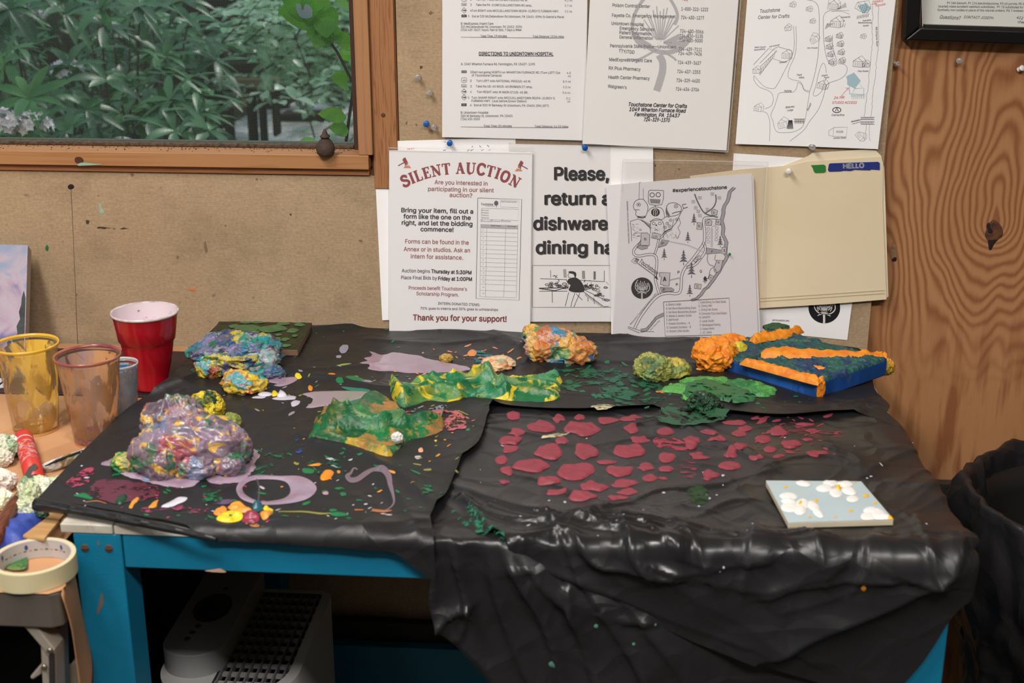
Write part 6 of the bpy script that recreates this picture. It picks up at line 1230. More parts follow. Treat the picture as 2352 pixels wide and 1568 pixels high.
# the two limp green rags
GR = paint('green yellow rag', ['#12683a', '#d0b926', '#17784c', '#5f8a48', '#0c5a32', '#4f8a66', '#106238', '#c2ae2e', '#14703f'], 36, .42, .8, '#dcc22c', .57, stretch=(.6, 1, 1))
ra = rag('painted_rag', '', '', [(893,895),(905,885),(920,900),(958,884),(990,878),(1060,872),(1085,868),(1100,850),(1112,868),(1140,870),(1155,882),(1180,886),(1240,880),(1275,874),(1292,882),(1288,898),(1288,920),(1270,928),(1200,932),(1130,926),(1080,922),(1030,934),(985,930),(955,938),(925,946),(905,930)], GR,
    [([(900,890),(920,940)],.024,.010), ([(958,890),(1060,905),(1130,880)],.010,.010), ([(940,935),(1000,915),(1060,925),(1130,915)],.014,.008), ([(1085,872),(1120,890)],.016,.008), ([(1120,925),(1200,915),(1285,925)],.010,.008), ([(1180,890),(1280,880)],.014,.008), ([(1100,856),(1135,900)],.008,.006), ([(960,915),(1010,890),(1060,880)],.008,.006), ([(1190,905),(1240,895),(1290,905)],.007,.006), ([(1150,885),(1165,930)],.012,.006), ([(1040,880),(1060,930)],.008,.006)], seed=51)
tag(ra, 'long flattened green and yellow painted rag in front of the mauve puddle', 'paint rag')
rb = rag('painted_rag', '', '', [(706,1018),(716,1005),(722,985),(732,968),(748,952),(762,966),(785,975),(800,955),(812,945),(840,920),(858,908),(885,915),(905,935),(925,955),(932,965),(925,980),(960,980),(990,972),(1015,972),(1021,988),(1008,1003),(980,1012),(945,1020),(915,1042),(900,1060),(880,1062),(840,1050),(790,1032),(740,1026)], paint('green ochre rag', ['#0f5c32', '#8f8438', '#15703e', '#a8743c', '#0b4f2c', '#b89a32', '#5f8a5a', '#127040', '#0f5c32', '#a07a48'], 40, .42, .8),
    [([(722,985),(745,998),(800,1000),(870,1005),(930,985)],.020,.009), ([(750,955),(770,1000)],.022,.010), ([(795,960),(800,1000)],.018,.010), ([(840,925),(830,960),(850,990)],.012,.012), ([(905,935),(920,980)],.010,.008), ([(930,1000),(1015,985)],.018,.010), ([(716,1015),(800,1030),(890,1055)],.010,.006), ([(895,1020),(930,1040)],.016,.010)], seed=63)
tag(rb, 'crumpled green and ochre painted rag left of the red dabs', 'paint rag')
wad('paint_heap', 'dab of white paint at the front of the green and ochre rag', 'paint heap', [(899, 1014, 926, 1038, .5, 161, .012)], mat('thick white paint', '#dcd9d4', .4, bump=.6, bscale=200), 5, fl=T+.010)
m = MB(); m.tube([P(a, b, z) for a, b, z in smooth_open([(1018,935,T+.010),(1012,955,T+.016),(1000,968,T+.014),(985,975,T+.010)], 5)], .0012, 6); tag(m.build('stem', mat('dry stem', '#8f8378', .6), loc=P(1000, 965)), 'thin curved grey stem by the green and ochre rag', 'stem')

# green dappled board
gp = [P(a, b, T+.016) for a, b in [(503,738),(717,741),(684,803),(462,800)]]
root = thing('dappled_board', 'small board painted with dappled greens at the left rear', 'painted board', np.array(gp).mean(0)*[1, 1, 0]+[0, 0, T])
m = MB(); m.prism(gp, (0, 0, -.010)); m.build('board', mat('board edge', '#7a5d4a', .6), root, bevel=.0012)
def quad_at(c4, u, v, lift=0.0):
    u = np.asarray(u, float); v = np.asarray(v, float); c4 = np.array(c4); q = c4[0]*((1-u)*(1-v))[..., None]+c4[1]*(u*(1-v))[..., None]+c4[2]*(u*v)[..., None]+c4[3]*((1-u)*v)[..., None]
    q = q.copy(); q[..., 2] += lift; return q
def relief(c4, nx, ny, fn, z0=0.0):
    u, v = np.meshgrid(np.linspace(0, 1, nx), np.linspace(0, 1, ny)); h = fn(u, v); e = np.minimum(np.minimum(u, 1-u), np.minimum(v, 1-v)); q = quad_at(c4, u.ravel(), v.ravel(), 0); q[:, 2] += z0+(h*np.clip(e*nx*.6, 0, 1)).ravel()
    return q, [(j*nx+i, j*nx+i+1, (j+1)*nx+i+1, (j+1)*nx+i) for j in range(ny-1) for i in range(nx-1)]
m = MB(); q, f = relief(gp, 70, 50, lambda u, v: .0012+.0012*fbm(u*14, v*10, 0, 4, 3)); m.add(q, [a[::-1] for a in f]); m.build('dark_paint', mat('dark olive paint', '#232b17', .4, bump=.5, bscale=120, var=.4, vscale=50), root, smooth=True)
def lily(c4, u, v, ru, rv, th, m_, par, nm, seed, lift=.002, jag=.14, n=12):
    rs = np.random.RandomState(seed); pts = np.array([(u+ru*(1+jag*rs.randn())*math.cos(2*math.pi*i/n), v+rv*(1+jag*rs.randn())*math.sin(2*math.pi*i/n)) for i in range(n)])
    pts = np.clip(pts, .01, .99); c = cdt(smooth_closed(pts, 3), max(ru, rv)/6); d = segdist(c[0], c[2], True)
    q = quad_at(c4, c[0][:, 0], c[0][:, 1]); q[:, 2] += lift+th*(1-np.exp(-d/(max(ru, rv)*.18)))*(1+.25*pn(c[0][:, 0]*40, c[0][:, 1]*40, seed)); mb = MB(); mb.add(q, c[1])
    o = mb.build(nm, m_, par, smooth=True); return o
LP = mat('pale leaf dab', '#4a7044', .4, bump=.5, bscale=160, var=.25, vscale=90); rs = np.random.RandomState(9)
for i, (u, v, a, b) in enumerate([(.35,.27,.12,.13),(.62,.3,.13,.15),(.85,.36,.06,.09),(.2,.22,.05,.08),(.42,.06,.08,.04),(.88,.12,.06,.06),(.72,.72,.07,.10),(.56,.62,.05,.07),(.82,.68,.05,.05),(.9,.55,.03,.04),(.86,.9,.05,.05),(.15,.4,.05,.05),(.45,.42,.06,.04),(.3,.08,.06,.03),(.7,.1,.07,.05),(.6,.88,.05,.04),(.72,.52,.04,.03)]): lily(gp, u, v, a, b, .0016, LP, root, 'paint_dab', i)

# daisy tile, front right
tp = [P(a, b, T+.015) for a, b in [(1759,1103),(1978,1105),(2053,1193),(1811,1200)]]
tp = [tp[0], tp[1], tp[2], tp[3]]
root = thing('daisy_tile', 'pale blue tile painted with white daisies at the right front', 'painted tile', np.array(tp).mean(0)*[1, 1, 0]+[0, 0, T])
m = MB(); m.prism([q-np.array([0, 0, .0005]) for q in tp], (0, 0, -.0065)); m.build('tile', mat('cream tile edge', '#cfc2a6', .5, var=.1, vscale=40), root, bevel=.001)
m = MB(); q, f = relief(tp, 4, 4, lambda u, v: 0*u+.0001); m.add(q, [a[::-1] for a in f]); m.build('glaze', mat('pale blue glaze', '#b4c7cc', .3, var=.06, vscale=30), root)
Zt = lambda x, y: (1500+x/3.36, 930+y/3.36)
def tuv(x, y):
    a, b = Zt(x, y); p_ = P(a, b, T+.015)[:2]; c = np.array(tp)[:, :2]; u = v = .5
    for _ in range(30):
        q = c[0]*(1-u)*(1-v)+c[1]*u*(1-v)+c[2]*u*v+c[3]*(1-u)*v; J = np.stack([(c[1]-c[0])*(1-v)+(c[2]-c[3])*v, (c[3]-c[0])*(1-u)+(c[2]-c[1])*u], 1); dl = np.linalg.solve(J, p_-q); u += dl[0]; v += dl[1]
    return u, v
def petal(pts, m_, nm, seed, th=.0018):
    P_uv = np.clip(np.array([tuv(*p_) for p_ in pts]), .003, .997); c = cdt(smooth_closed(P_uv, 4), .018); d = segdist(c[0], c[2], True); q = quad_at(tp, c[0][:, 0], c[0][:, 1]); q[:, 2] += .0004+th*(1-np.exp(-d/.02))*(1+.3*pn(c[0][:, 0]*30, c[0][:, 1]*30, seed)); mb = MB(); mb.add(q, c[1]); return mb.build(nm, m_, root, smooth=True)
PW2 = mat('thick white petals', '#ece9e4', .4, bump=.3, bscale=200); PY = mat('petal yellow', '#efb92c', .4)
def ov(x, y, a, b, r=0.0, n=10): return [(x+a*math.cos(t)*math.cos(r)-b*math.sin(t)*math.sin(r), y+a*math.cos(t)*math.sin(r)+b*math.sin(t)*math.cos(r)) for t in [2*math.pi*i/n for i in range(n)]]
for i, a in enumerate([(1160,608,60,22,.15),(1365,600,55,30,0),(1320,645,65,28,0),(1410,680,50,34,.2),(1480,612,65,24,0),(1515,665,62,30,.2),(1540,725,50,26,0),(1045,705,72,28,.05),(1045,745,60,24,.1),(1055,790,70,40,0),(1155,765,52,42,0),(1135,815,50,34,0),(1235,780,55,34,.5),(1275,835,50,28,.6),(1680,815,60,26,0),(1660,860,60,36,0),(1740,845,75,44,.3),(1790,868,60,26,.2)]): petal(ov(*a), PW2, 'petal', i, .0018+.0006*(i % 3))
for i, a in enumerate([(1428,640,26,16),(1136,768,24,18),(1832,876,32,17)]): petal(ov(*a), PY, 'flower_centre', 30+i, .0048)
for i, a in enumerate([(1022,632,16,8),(1258,738,18,12),(1524,816,20,9),(1642,700,24,12),(1562,595,12,4),(1716,756,16,8),(1208,862,14,7),(1408,862,12,6)]): petal(ov(*a), PY, 'yellow_dot', 40+i, .001)

# blue canvas crusted with orange and teal paint
ZB = lambda x, y: (1560+x/4.2, 720+y/4.2)
H0 = T+.029
cp = [P(*ZB(560, 470), H0-.006), P(*ZB(860, 150), H0+.002), P(*ZB(2010, 455), H0+.004), P(*ZB(1320, 690), H0-.006)]   # left, rear, right, front
cp[0] = cp[3]+(cp[0]-cp[3])*1.45; cp[1] = cp[0]+(cp[2]-cp[3])
root = thing('crusted_canvas', 'blue edged canvas crusted with thick teal and orange paint', 'painted canvas', np.array(cp).mean(0)*[1, 1, 0]+[0, 0, T])
m = MB(); m.prism(cp, (0, 0, -.022)); m.build('canvas', paint('blue canvas side', ['#1a4f9a', '#174584', '#2058a6', '#143a72', '#1c4c90'], 30, .4, .4, '#5a5a4a', .68, stretch=(1, 1, .6)), root, bevel=.0018)
TEAL = paint('dark teal impasto', ['#1c4a4f', '#173a52', '#245a55', '#1f4f44', '#1b3560', '#2a6155'], 60, .5, 1.0)
m = MB(); q, f = relief(cp, 130, 110, lambda u, v: .002+.010*np.abs(fbm(u*9, v*5, 0, 31, 4))+.004*np.abs(pn(u*40, v*24, 0, 6))); m.add(q, [a[::-1] for a in f]); m.build('teal_impasto', TEAL, root, smooth=True)
OI = mat('orange impasto', '#f09a25', .5, bump=.6, bscale=130, var=.18, vscale=70, col2='#e07a1c')
def streak(pts, w, hgt, nm, m_, seed, z=H0, par=root):
    """a crest of thick paint: one side straight-cut, the other ragged"""
    c = smooth_open([P(*ZB(a, b), z) for a, b in pts], 12); n = len(c); d = np.gradient(c, axis=0); d /= np.linalg.norm(d, axis=1)[:, None]; sd = np.stack([-d[:, 1], d[:, 0], 0*d[:, 0]], 1); k = 14; rows = []
    t = np.linspace(0, 1, n); ww = np.interp(t, np.linspace(0, 1, len(w)), w)
    for j in range(k):
        u = j/(k-1); pr = math.sin(math.pi*min(1, u*1.0))**.6; off = (u*ww*(1+.35*pn(t*22, u*2+0*t, 0, seed)*(u > .2)))[:, None]*sd
        h = pr*hgt*(1+.5*fbm(t*16, u*3+0*t, 0, seed+2, 3))*np.minimum(1, np.minimum(t, 1-t)*14+.25); q = c+off; q[:, 2] += h-.001; rows.append(q)
    v = np.concatenate(rows); f = [(j*n+i, j*n+i+1, (j+1)*n+i+1, (j+1)*n+i) for j in range(k-1) for i in range(n-1)]; mb = MB(); mb.add(v, f); return mb.build(nm, m_, par, smooth=True)
streak([(790,425),(1100,440),(1500,455),(1900,465),(2030,468)], [.026,.030,.024,.020,.014], .012, 'orange_streak', OI, 71)
streak([(580,485),(800,545),(1000,600),(1200,655),(1340,690)], [.010,.018,.018,.018,.012], .010, 'orange_streak', OI, 75, H0-.002)
streak([(725,290),(850,262),(1050,235),(1210,178)], [.012,.024,.026,.010], .010, 'orange_streak', OI, 79, H0+.006)
streak([(1095,478),(1250,515),(1350,540),(1460,545)], [.006,.010,.010,.003], .004, 'orange_streak', OI, 83)
streak([(1110,285),(1200,295),(1390,300)], [.006,.008,.004], .005, 'orange_streak', OI, 85, H0+.003)
streak([(545,300),(640,330),(650,400),(560,460)], [.01,.02,.02,.01], .006, 'teal_ridge', TEAL, 87)
def lump_on(x0, y0, x1, y1, zc, dr, seed, nm, m_, par, rough=1.0, n=5, fl=T+.003):
    a, b = ZB((x0+x1)/2, (y0+y1)/2); c = P(a, b, zc); s_ = F/abs(((c-CAM)@RM)[2]); r = np.array([(x1-x0)/4.2/s_/2, (x1-x0)/4.2/s_/2*dr, (y1-y0)/4.2/s_/2*.95]); mb = MB(); blob(mb, c, r, seed, rough, n, fl=fl); return mb.build(nm, m_, par, smooth=True)
lump_on(1315, 600, 1410, 840, H0-.012, .8, 91, 'orange_drip', OI, root); lump_on(1940, 430, 2075, 600, H0-.008, .8, 93, 'orange_corner', paint('ochre crust', ['#d98f25', '#b98a2a', '#8a7f2f', '#e09a30'], 70, .5, .8), root, fl=T+.006)
lump_on(820, 95, 1060, 190, H0+.010, .8, 95, 'green_crest', mat('deep green impasto', '#1f4a2c', .45, bump=.7, bscale=120), root)
c_, r_ = boxed(1592, 780, 1690, 856, 1.0); c_ = c_+np.array([0, 0, .004]); mb = MB(); blob(mb, c_, r_, 97, 1.0, 6); c_, r_ = boxed(1640, 778, 1720, 830, .8); blob(mb, c_+np.array([0, 0, .008]), r_, 99, .8, 5); mb.build('orange_mound', OI, root, smooth=True)
lump_on(485, 262, 665, 470, H0-.004, .8, 101, 'yellow_dome', mat('green yellow paint', '#b7ab2c', .35, bump=.5, bscale=100, var=.2, vscale=60, col2='#d9c630'), root, .5)
patch(A, 'paint_spot', [(1598,858),(1606,850),(1612,843),(1640,848),(1622,851),(1610,860)], mat('pale orange film', '#d9a850', .4), sheetA, th=.0008)
# ------------------------------------------------------------------ folding table on the left and what lies on it
TL = T-0.03
kraft = mat('kraft paper', '#bd8f66', .75, var=.12, vscale=7, col2='#b08058', bump=.2, bscale=60, spec=.3)
ft = thing('folding_table', 'paper covered folding table with pale metal legs left of the workbench', 'table', (-1.2, -0.4, 0))
XR = BX0-0.006; XF = float(P(137, 1368, TL)[0]); YN = -0.712; XN = -0.579
tplan = [(-1.9, -0.012), (XR, -0.012), (XR, YN), (XN-.001, YN), (XF-.003, -0.780), (XF-.004, -0.790), (XF-.014, -0.7965), (-1.9, -0.7965)]
m = MB(); m.prism([(x, y, TL-0.0015) for x, y in tplan], (0, 0, -.040)); m.build('tabletop', mat('grey plastic edge', '#5d554d', .5, var=.2, vscale=12), ft, bevel=0.003)
c = cdt(np.array([(x*1.0+(.001 if x > -1 else 0), y-(.002 if y < -.79 else 0)) for x, y in tplan]), .02); m = MB(); m.add(np.stack([c[0][:, 0], c[0][:, 1], TL+.0004+.0004*pn(c[0][:, 0]*8, c[0][:, 1]*8)], 1), c[1])
cv = m.build('paper_cover', kraft, ft, smooth=True)
rows = []; yl = np.linspace(-.799, YN-.001, 14)
for k_ in range(16):
    t = k_/15; dn = t*(.150-.035*np.clip((yl+.799)/.087, 0, 1)); dn[0] *= 1.05
    rows.append(np.stack([XF+.0015+(XN-XF)*(yl+.799)/.086+.006*np.sin(min(1, t*3)*math.pi/2)+.010*t*np.sin((yl+.8)*30)*t, yl+.004*t, TL+.0006-dn], 1))
m = MB(); m.add(np.concatenate(rows), [(a*14+b, a*14+b+1, (a+1)*14+b+1, (a+1)*14+b) for a in range(15) for b in range(13)]); m.build('hanging_flap', kraft, cv, smooth=True, solid=.0004)
mt = mat('pale enamelled metal', '#a69b8e', .4, .3); dk = mat('leg shadow gap', '#241f1b', .7); riv = mat('rivet', '#8c8478', .3, .8)
def wl(x, y, d): return WL(x, y, d)
def barq(pts, y0, y1, nm, m_, par=ft, bv=.002):
    m = MB(); a = [WL(x, y, y0) for x, y in pts]; m.prism([(p_[0], y0, p_[2]) for p_ in a], (0, y1-y0, 0)); return m.build(nm, m_, par, bevel=bv)
barq([(120,1443),(136,1443),(140,1600),(128,1620)], -.760, -.735, 'leg', mt)
lg2 = barq([(92,1480),(126,1496),(130,1640),(100,1650)], -.790, -.764, 'leg', mt)
barq([(52,1437),(82,1437),(127,1494),(112,1512),(92,1484)], -.792, -.768, 'brace', mt); barq([(94,1526),(96,1548),(74,1562),(67,1556)], -.786, -.77, 'brace', mt)
barq([(112,1504),(124,1502),(126,1600),(114,1600)], -.7925, -.7905, 'slot_shade', dk, lg2, 0)  # raised dark bar that paints the shade of a slot on the leg
barq([(158,1530),(180,1508),(184,1640),(160,1640)], -.72, -.70, 'leg', mat('pale leg', '#c2b3a2', .4, .2)); barq([(150,1536),(155,1532),(156,1640),(150,1640)], -.73, -.72, 'leg', mt)
for a, b in ((115, 1493), (102, 1531)):
    w_ = WL(a, b, -.793); mm = MB(); mm.lathe(w_, [(.0034, 0), (.0032, .0015), (.0018, .0024), (0, .0026)], 18, axis=(0, -1, 0)); mm.build('rivet', riv, lg2, smooth=True)
m = MB(); m.box(-1.85, -1.82, -.79, -.76, 0, TL-.045); m.build('leg', mt, ft); m = MB(); m.box(-1.85, -1.82, -.06, -.03, 0, TL-.045); m.build('leg', mt, ft); m = MB(); m.box(XR-.05, XR-.02, -.06, -.03, 0, TL-.045); m.build('leg', mt, ft)
for lo_, par_ in (((XR-.035, -.775), ft),):
    m = MB(); m.box(lo_[0]-.012, lo_[0]+.012, -.79, -.77, 0, .60); m.build('lower_leg', mt, ft)

# black board under the canvas and red cup
mk = P(200, 905, TL+.004)
m = MB(); m.box(-1.25, -0.605, float(mk[1]), -0.045, TL+.0005, TL+.004); tag(m.build('black_board', mat('dull black card', '#1d1a1b', .5, var=.5, vscale=20, col2='#43262e'), loc=(-.95, -.15, TL), bevel=.001), 'thin dark board under the red cup and small landscape canvas', 'board')
m = MB(); c_ = P(8, 890, TL+.0045); m.prism([P(-40, 868, TL+.0052), P(10, 868, TL+.0052), P(9, 889, TL+.0052), P(-40, 897, TL+.0052)], (0, 0, -.0008)); pp = m.build('paper_scrap', mat('scrap white', '#c9c6c6', .7), loc=c_); tag(pp, 'white paper scrap with black stroke behind the yellow cup', 'paper scrap')
m = MB(); m.prism([P(-20, 893, TL+.0055), P(9, 873, TL+.0055), P(9, 877, TL+.0055), P(-14, 895, TL+.0055)], (0, 0, -.0003)); m.build('ink_stroke', BLK, pp)

# landscape canvas leaning on the wall
tr = WL(64, 563, -.028); br_ = P(55, 868, TL+.0045); upv = (tr-br_)/np.linalg.norm(tr-br_); lft = np.array([-1.0, 0, 0]); nv = np.cross(upv, lft); nv = nv/np.linalg.norm(nv)
if nv[1] > 0: nv = -nv
Hc = np.linalg.norm(tr-br_); Wc = .30; root = thing('landscape_canvas', 'small canvas painted with violet clouds and dark firs leaning on the wall', 'painted canvas', br_)
fc = [tr+lft*Wc, tr, br_, br_+lft*Wc]
m = MB(); m.prism(fc, -nv*.0155); m.build('canvas', mat('raw canvas edge', '#a79a8e', .8), root, bevel=.0012)
def sky_mat():
    m = bpy.data.materials.new('painted sky'); m.use_nodes = True; n = m.node_tree.nodes; l = m.node_tree.links; b = n['Principled BSDF']; b.inputs['Roughness'].default_value = .5
    t = n.new('ShaderNodeTexCoord'); nz = n.new('ShaderNodeTexNoise'); nz.inputs['Scale'].default_value = 17; nz.inputs['Detail'].default_value = 7; nz.inputs['Distortion'].default_value = .7; l.new(t.outputs['Object'], nz.inputs['Vector'])
    sp = n.new('ShaderNodeSeparateXYZ'); l.new(t.outputs['Object'], sp.inputs[0]); ma = n.new('ShaderNodeMath'); ma.operation = 'MULTIPLY_ADD'; ma.inputs[1].default_value = 1.3; l.new(sp.outputs['Z'], ma.inputs[0])
    l.new(nz.outputs[0], ma.inputs[2]); r = n.new('ShaderNodeValToRGB'); l.new(ma.outputs[0], r.inputs[0]); e = r.color_ramp.elements
    e[0].position = .42; e[0].color = lin('#655b80'); e[1].position = .86; e[1].color = lin('#6c8aa6')
    for p_, c_ in ((.50, '#81769a'), (.58, '#a48f9e'), (.66, '#aa9ca8'), (.74, '#8b92aa')): k = e.new(p_); k.color = lin(c_)
    l.new(r.outputs[0], b.inputs['Base Color']); return m
m = MB(); m.add([a+nv*.0004 for a in fc], [(0, 1, 2, 3)]); m.build('painted_sky', sky_mat(), root)
FIR = mat('painted firs', '#1b2026', .6, var=.5, vscale=60, col2='#303a35'); rs = np.random.RandomState(4)
def fir(x, y0, h, w, seed):
    rs = np.random.RandomState(seed); L = []; Rr = []; k = 13
    for i in range(k):
        t = i/(k-1); ww = w*(t**.8)*(1 if i % 2 else .55)*rs.uniform(.8, 1.15); L.append((x-ww, y0+h*(1-t))); Rr.append((x+ww, y0+h*(1-t)+rs.uniform(-.002, .002)))
    pts = [(min(a, -.001), b) for a, b in L+Rr[::-1]]
    return pts
m = MB()
for i, (x, y0, h, w) in enumerate([(-.004, .0, .148, .024), (-.024, 0, .064, .022), (-.05, 0, .05, .022), (-.085, 0, .04, .03), (-.13, 0, .05, .03), (-.18, 0, .04, .03), (-.24, 0, .05, .03)]):
    pt = fir(x, y0, h, w, i+3); v = [br_+np.array([a, 0, 0])+upv*b+nv*(.0007+.00008*i) for a, b in pt]
    tt = geometry.tessellate_polygon([[Vector((a, b, 0)) for a, b in pt]]); m.add(v, [tuple(q) for q in tt])
m.add([br_+np.array([a, 0, 0])+upv*b+nv*.0006 for a, b in ((-.29, 0), (-.001, 0), (-.001, .03), (-.05, .036), (-.29, .03))], [(0, 1, 2, 3, 4)]); m.build('painted_firs', FIR, root)

# cups
CLEAR = film_mat('clear cup plastic', '#f2efec', .05, .06, '#cfc8c0')
def cup_at(rim, rimw, base, basew, z0):
    b = P(base[0], base[1], z0); z1 = float(WL(rim[0], rim[1], b[1])[2]); c = WL(rim[0], rim[1], b[1]); s_ = F/abs(((c-CAM)@RM)[2]); r1 = rimw/s_/2; s0 = F/abs(((b-CAM)@RM)[2]); r0 = basew/s0/2
    return b, z1-z0, r0, r1
def shear_lathe(mb, b, dx, prof, H, n=40, mi=0, open_=True):
    k = sum(len(a) for a in mb.v); (mb.shell if open_ else mb.lathe)(b, prof, n, mi)
    v = mb.v[-1]; v[:, 0] += dx*(v[:, 2]-b[2])/H
def streaks(nm, cols, thr, sc=(1, 1, .25), scale=46, rough=.35):
    if nm in MATS: return MATS[nm]
    m = paint(nm, cols, scale, rough, .3, stretch=sc); n = m.node_tree.nodes; l = m.node_tree.links; t = n.new('ShaderNodeTexCoord'); mp = n.new('ShaderNodeMapping'); mp.inputs['Scale'].default_value = (1, 1, .35); mp.inputs['Location'].default_value = (3, 2, 1)
    l.new(t.outputs['Object'], mp.inputs[0]); z = n.new('ShaderNodeTexNoise'); z.inputs['Scale'].default_value = 38; z.inputs['Detail'].default_value = 4; z.inputs['Distortion'].default_value = .9; l.new(mp.outputs[0], z.inputs['Vector'])
    mr = n.new('ShaderNodeMapRange'); mr.inputs[1].default_value = thr-.02; mr.inputs[2].default_value = thr+.03; mr.inputs[3].default_value = .12; mr.inputs[4].default_value = .9; l.new(z.outputs[0], mr.inputs[0]); l.new(mr.outputs[0], n['Principled BSDF'].inputs['Alpha']); return m
def clear_cup(label, rim, rimw, base, basew, mm, rimcol, extra=(), z0=TL+.001):
    b, H, r0, r1 = cup_at(rim, rimw, base, basew, z0); o = thing('plastic_cup', label, 'cup', b); dx = float(WL(rim[0], rim[1], b[1])[0]-b[0])*.0
    m = MB(); shear_lathe(m, b, dx, [(0, .001), (r0*.9, .001), (r0, .002), (r0+(r1*.95-r0)*.5, H*.5), (r1*.95, H-.008), (r1*.96, H-.004)], H); m.build('cup_wall', CLEAR, o, smooth=True)
    m = MB(); shear_lathe(m, b, dx, [(r1*.955, H-.005), (r1, H-.004), (r1*1.01, H-.002), (r1, H), (r1*.965, H-.0005), (r1*.955, H-.003)], H); m.build('rim', rimcol, o, smooth=True)
    m = MB(); shear_lathe(m, b, dx, [(0, .0025), (r0*.86, .0025), (r0*.97, .004), (r0+(r1*.93-r0)*.5, H*.5), (r1*.93, H-.008)], H); m.build('paint_streaks', mm, o, smooth=True)
    for lo, hi, col in extra:
        rr = lambda h: r0+(r1*.95-r0)*h/H; m = MB(); m.shell(b, [(rr(lo*H)*.985, lo*H), (rr(hi*H)*.985, hi*H)], 40); m.build('paint_band', col, o, smooth=True)
    return o
clear_cup('clear cup coated inside with yellow paint, leftmost of the cups', (69, 787), 144, (84, 984), 101, streaks('yellow cup paint', ['#d9ad3c', '#e3bb4e', '#cfa04a', '#e8c45a', '#d8a838'], .50), mat('yellow rim', '#e0b23c', .25, alpha=.85), [(.0, .03, mat('peach band', '#e0a75a', .4))])
clear_cup('clear cup streaked with orange and mauve paint', (206, 813), 150, (222, 1012), 96, streaks('orange cup paint', ['#c98f5a', '#b58f7a', '#c79462', '#a89090', '#d98a3a', '#bd9068', '#c9a07a'], .46), mat('orange magenta rim', '#b0704e', .25, var=.9, vscale=14, col2='#8a3a4a', alpha=.9), [(.03, .09, smear('mauve ring paint', '#a8688a', .45, 50)), (.0, .03, mat('orange ring paint', '#dd9a55', .4))])
clear_cup('clear cup with blue and grey paint between the orange and red cups', (286, 832), 80, (288, 955), 58, streaks('blue cup paint', ['#8f9aa8', '#a8a6ac', '#5f7f98', '#b5b0b2', '#2f6f9a', '#9a979f'], .44), mat('white rim', '#bdb9b8', .25, alpha=.9), [(.62, .86, smear('blue band paint', '#2a6d9c', .52, 50))])
b, H, r0, r1 = cup_at((351, 713), 153, (348, 889), 76, TL+.0045); o = thing('plastic_cup', 'red party cup with white inside standing by the wall', 'cup', b)
CR = mat('glossy red plastic', '#a80e20', .22, coat=.3); rr = lambda t: r0+(r1-r0)*t
m = MB(); m.shell(b, [(0, .003), (r0*.86, .003), (r0*.9, 0), (r0*.98, 0), (r0*1.03, H*.03), (r0*.97, H*.06), (rr(.30)*.98, H*.30), (rr(.56)*.985, H*.56), (rr(.60)*.975, H*.60), (rr(.62)*1.0, H*.625), (rr(.655)*1.02, H*.64), (rr(.80)*1.0, H*.80), (rr(.90)*.985, H*.90), (r1*.965, H*.965)], 48); m.build('cup_wall', CR, o, smooth=True)
m = MB(); m.shell(b, [(r1*.962, H*.96), (r1*.995, H*.965), (r1*1.01, H*.98), (r1*.995, H), (r1*.955, H*.985)], 48); m.build('rim', mat('stained white rim', '#dcd2d0', .3, var=.35, vscale=60, col2='#a58f95'), o, smooth=True)
m = MB(); m.shell(b, [(0, .005), (r0*.93, .005), (rr(.5)*.95, H*.5), (r1*.945, H*.95), (r1*.957, H*.985)], 48); m.build('inside', mat('white cup inside', '#dccbd0', .35), o, smooth=True)
m = MB(); m.shell(b, [(rr(.6)*.94, H*.6), (r1*.935, H*.96)], 48); m.build('paint_spatter', smear('cup spatter', '#9a3048', .66, 45, col2='#4f7a58'), o, smooth=True)

# red cardboard tube with printed rings
def on(px, py, z): return P(px, py, z)
a = on(53, 1001, TL+.012); b2 = on(83, 1108, TL+.0125); ax = (b2-a)/np.linalg.norm(b2-a); Lt = np.linalg.norm(b2-a)
root = thing('red_tube', 'open red printed tube under the palette knife', 'tube', (a+b2)/2*[1, 1, 0]+[0, 0, TL])
RT = mat('red card tube', '#c4352c', .4); rT = .0118
m = MB(); m.shell(a, [(0, 0), (rT*.7, .0005), (rT*.95, .003), (rT, .008), (rT, Lt), (rT*.82, Lt), (rT*.80, Lt*.55), (0, Lt*.55)], 32, axis=ax); m.build('tube', RT, root, smooth=True)
m = MB(); m.shell(a, [(rT*1.012, Lt*.165), (rT*1.014, Lt*.185)], 32, axis=ax); m.build('white_line', WHP, root)
m = MB(); pr = smear('faded print', '#d8908a', .50, 120, (1, 1, 1)); m.shell(a, [(rT*1.010, Lt*.26), (rT*1.010, Lt*.66)], 32, axis=ax); m.build('print', pr, root, smooth=True)

# palette knife
root = thing('palette_knife', 'palette knife with brown wooden handle resting on the red tube', 'palette knife', on(30, 1160, TL)); k0 = on(80, 1064, TL+.026); k1 = on(48, 1128, TL+.020); sdv = np.array([1.0, .35, 0]); sdv /= np.linalg.norm(sdv)
m = MB(); pr_ = [(k0, .0012), (k0+(k1-k0)*.12, .0050), (k0+(k1-k0)*.5, .0062), (k0+(k1-k0)*.85, .0050), (k1, .0025)]
top_ = [c-sdv*w for c, w in pr_]+[c+sdv*w for c, w in pr_[::-1]]; m.prism(top_, (0, 0, -.0008)); m.build('blade', mat('dull steel', '#6e645c', .4, .7), root)
m = MB(); hp_ = [on(48, 1124, TL+.019), on(42, 1136, TL+.017), on(36, 1146, TL+.015), on(22, 1175, TL+.013), on(6, 1205, TL+.012), on(-8, 1235, TL+.011), on(-14, 1250, TL+.011)]
m.tube(hp_[:3], [.0022, .0035, .0042], 12); m.build('ferrule', mat('stained ferrule', '#6a5a48', .5, .5), root, smooth=True)
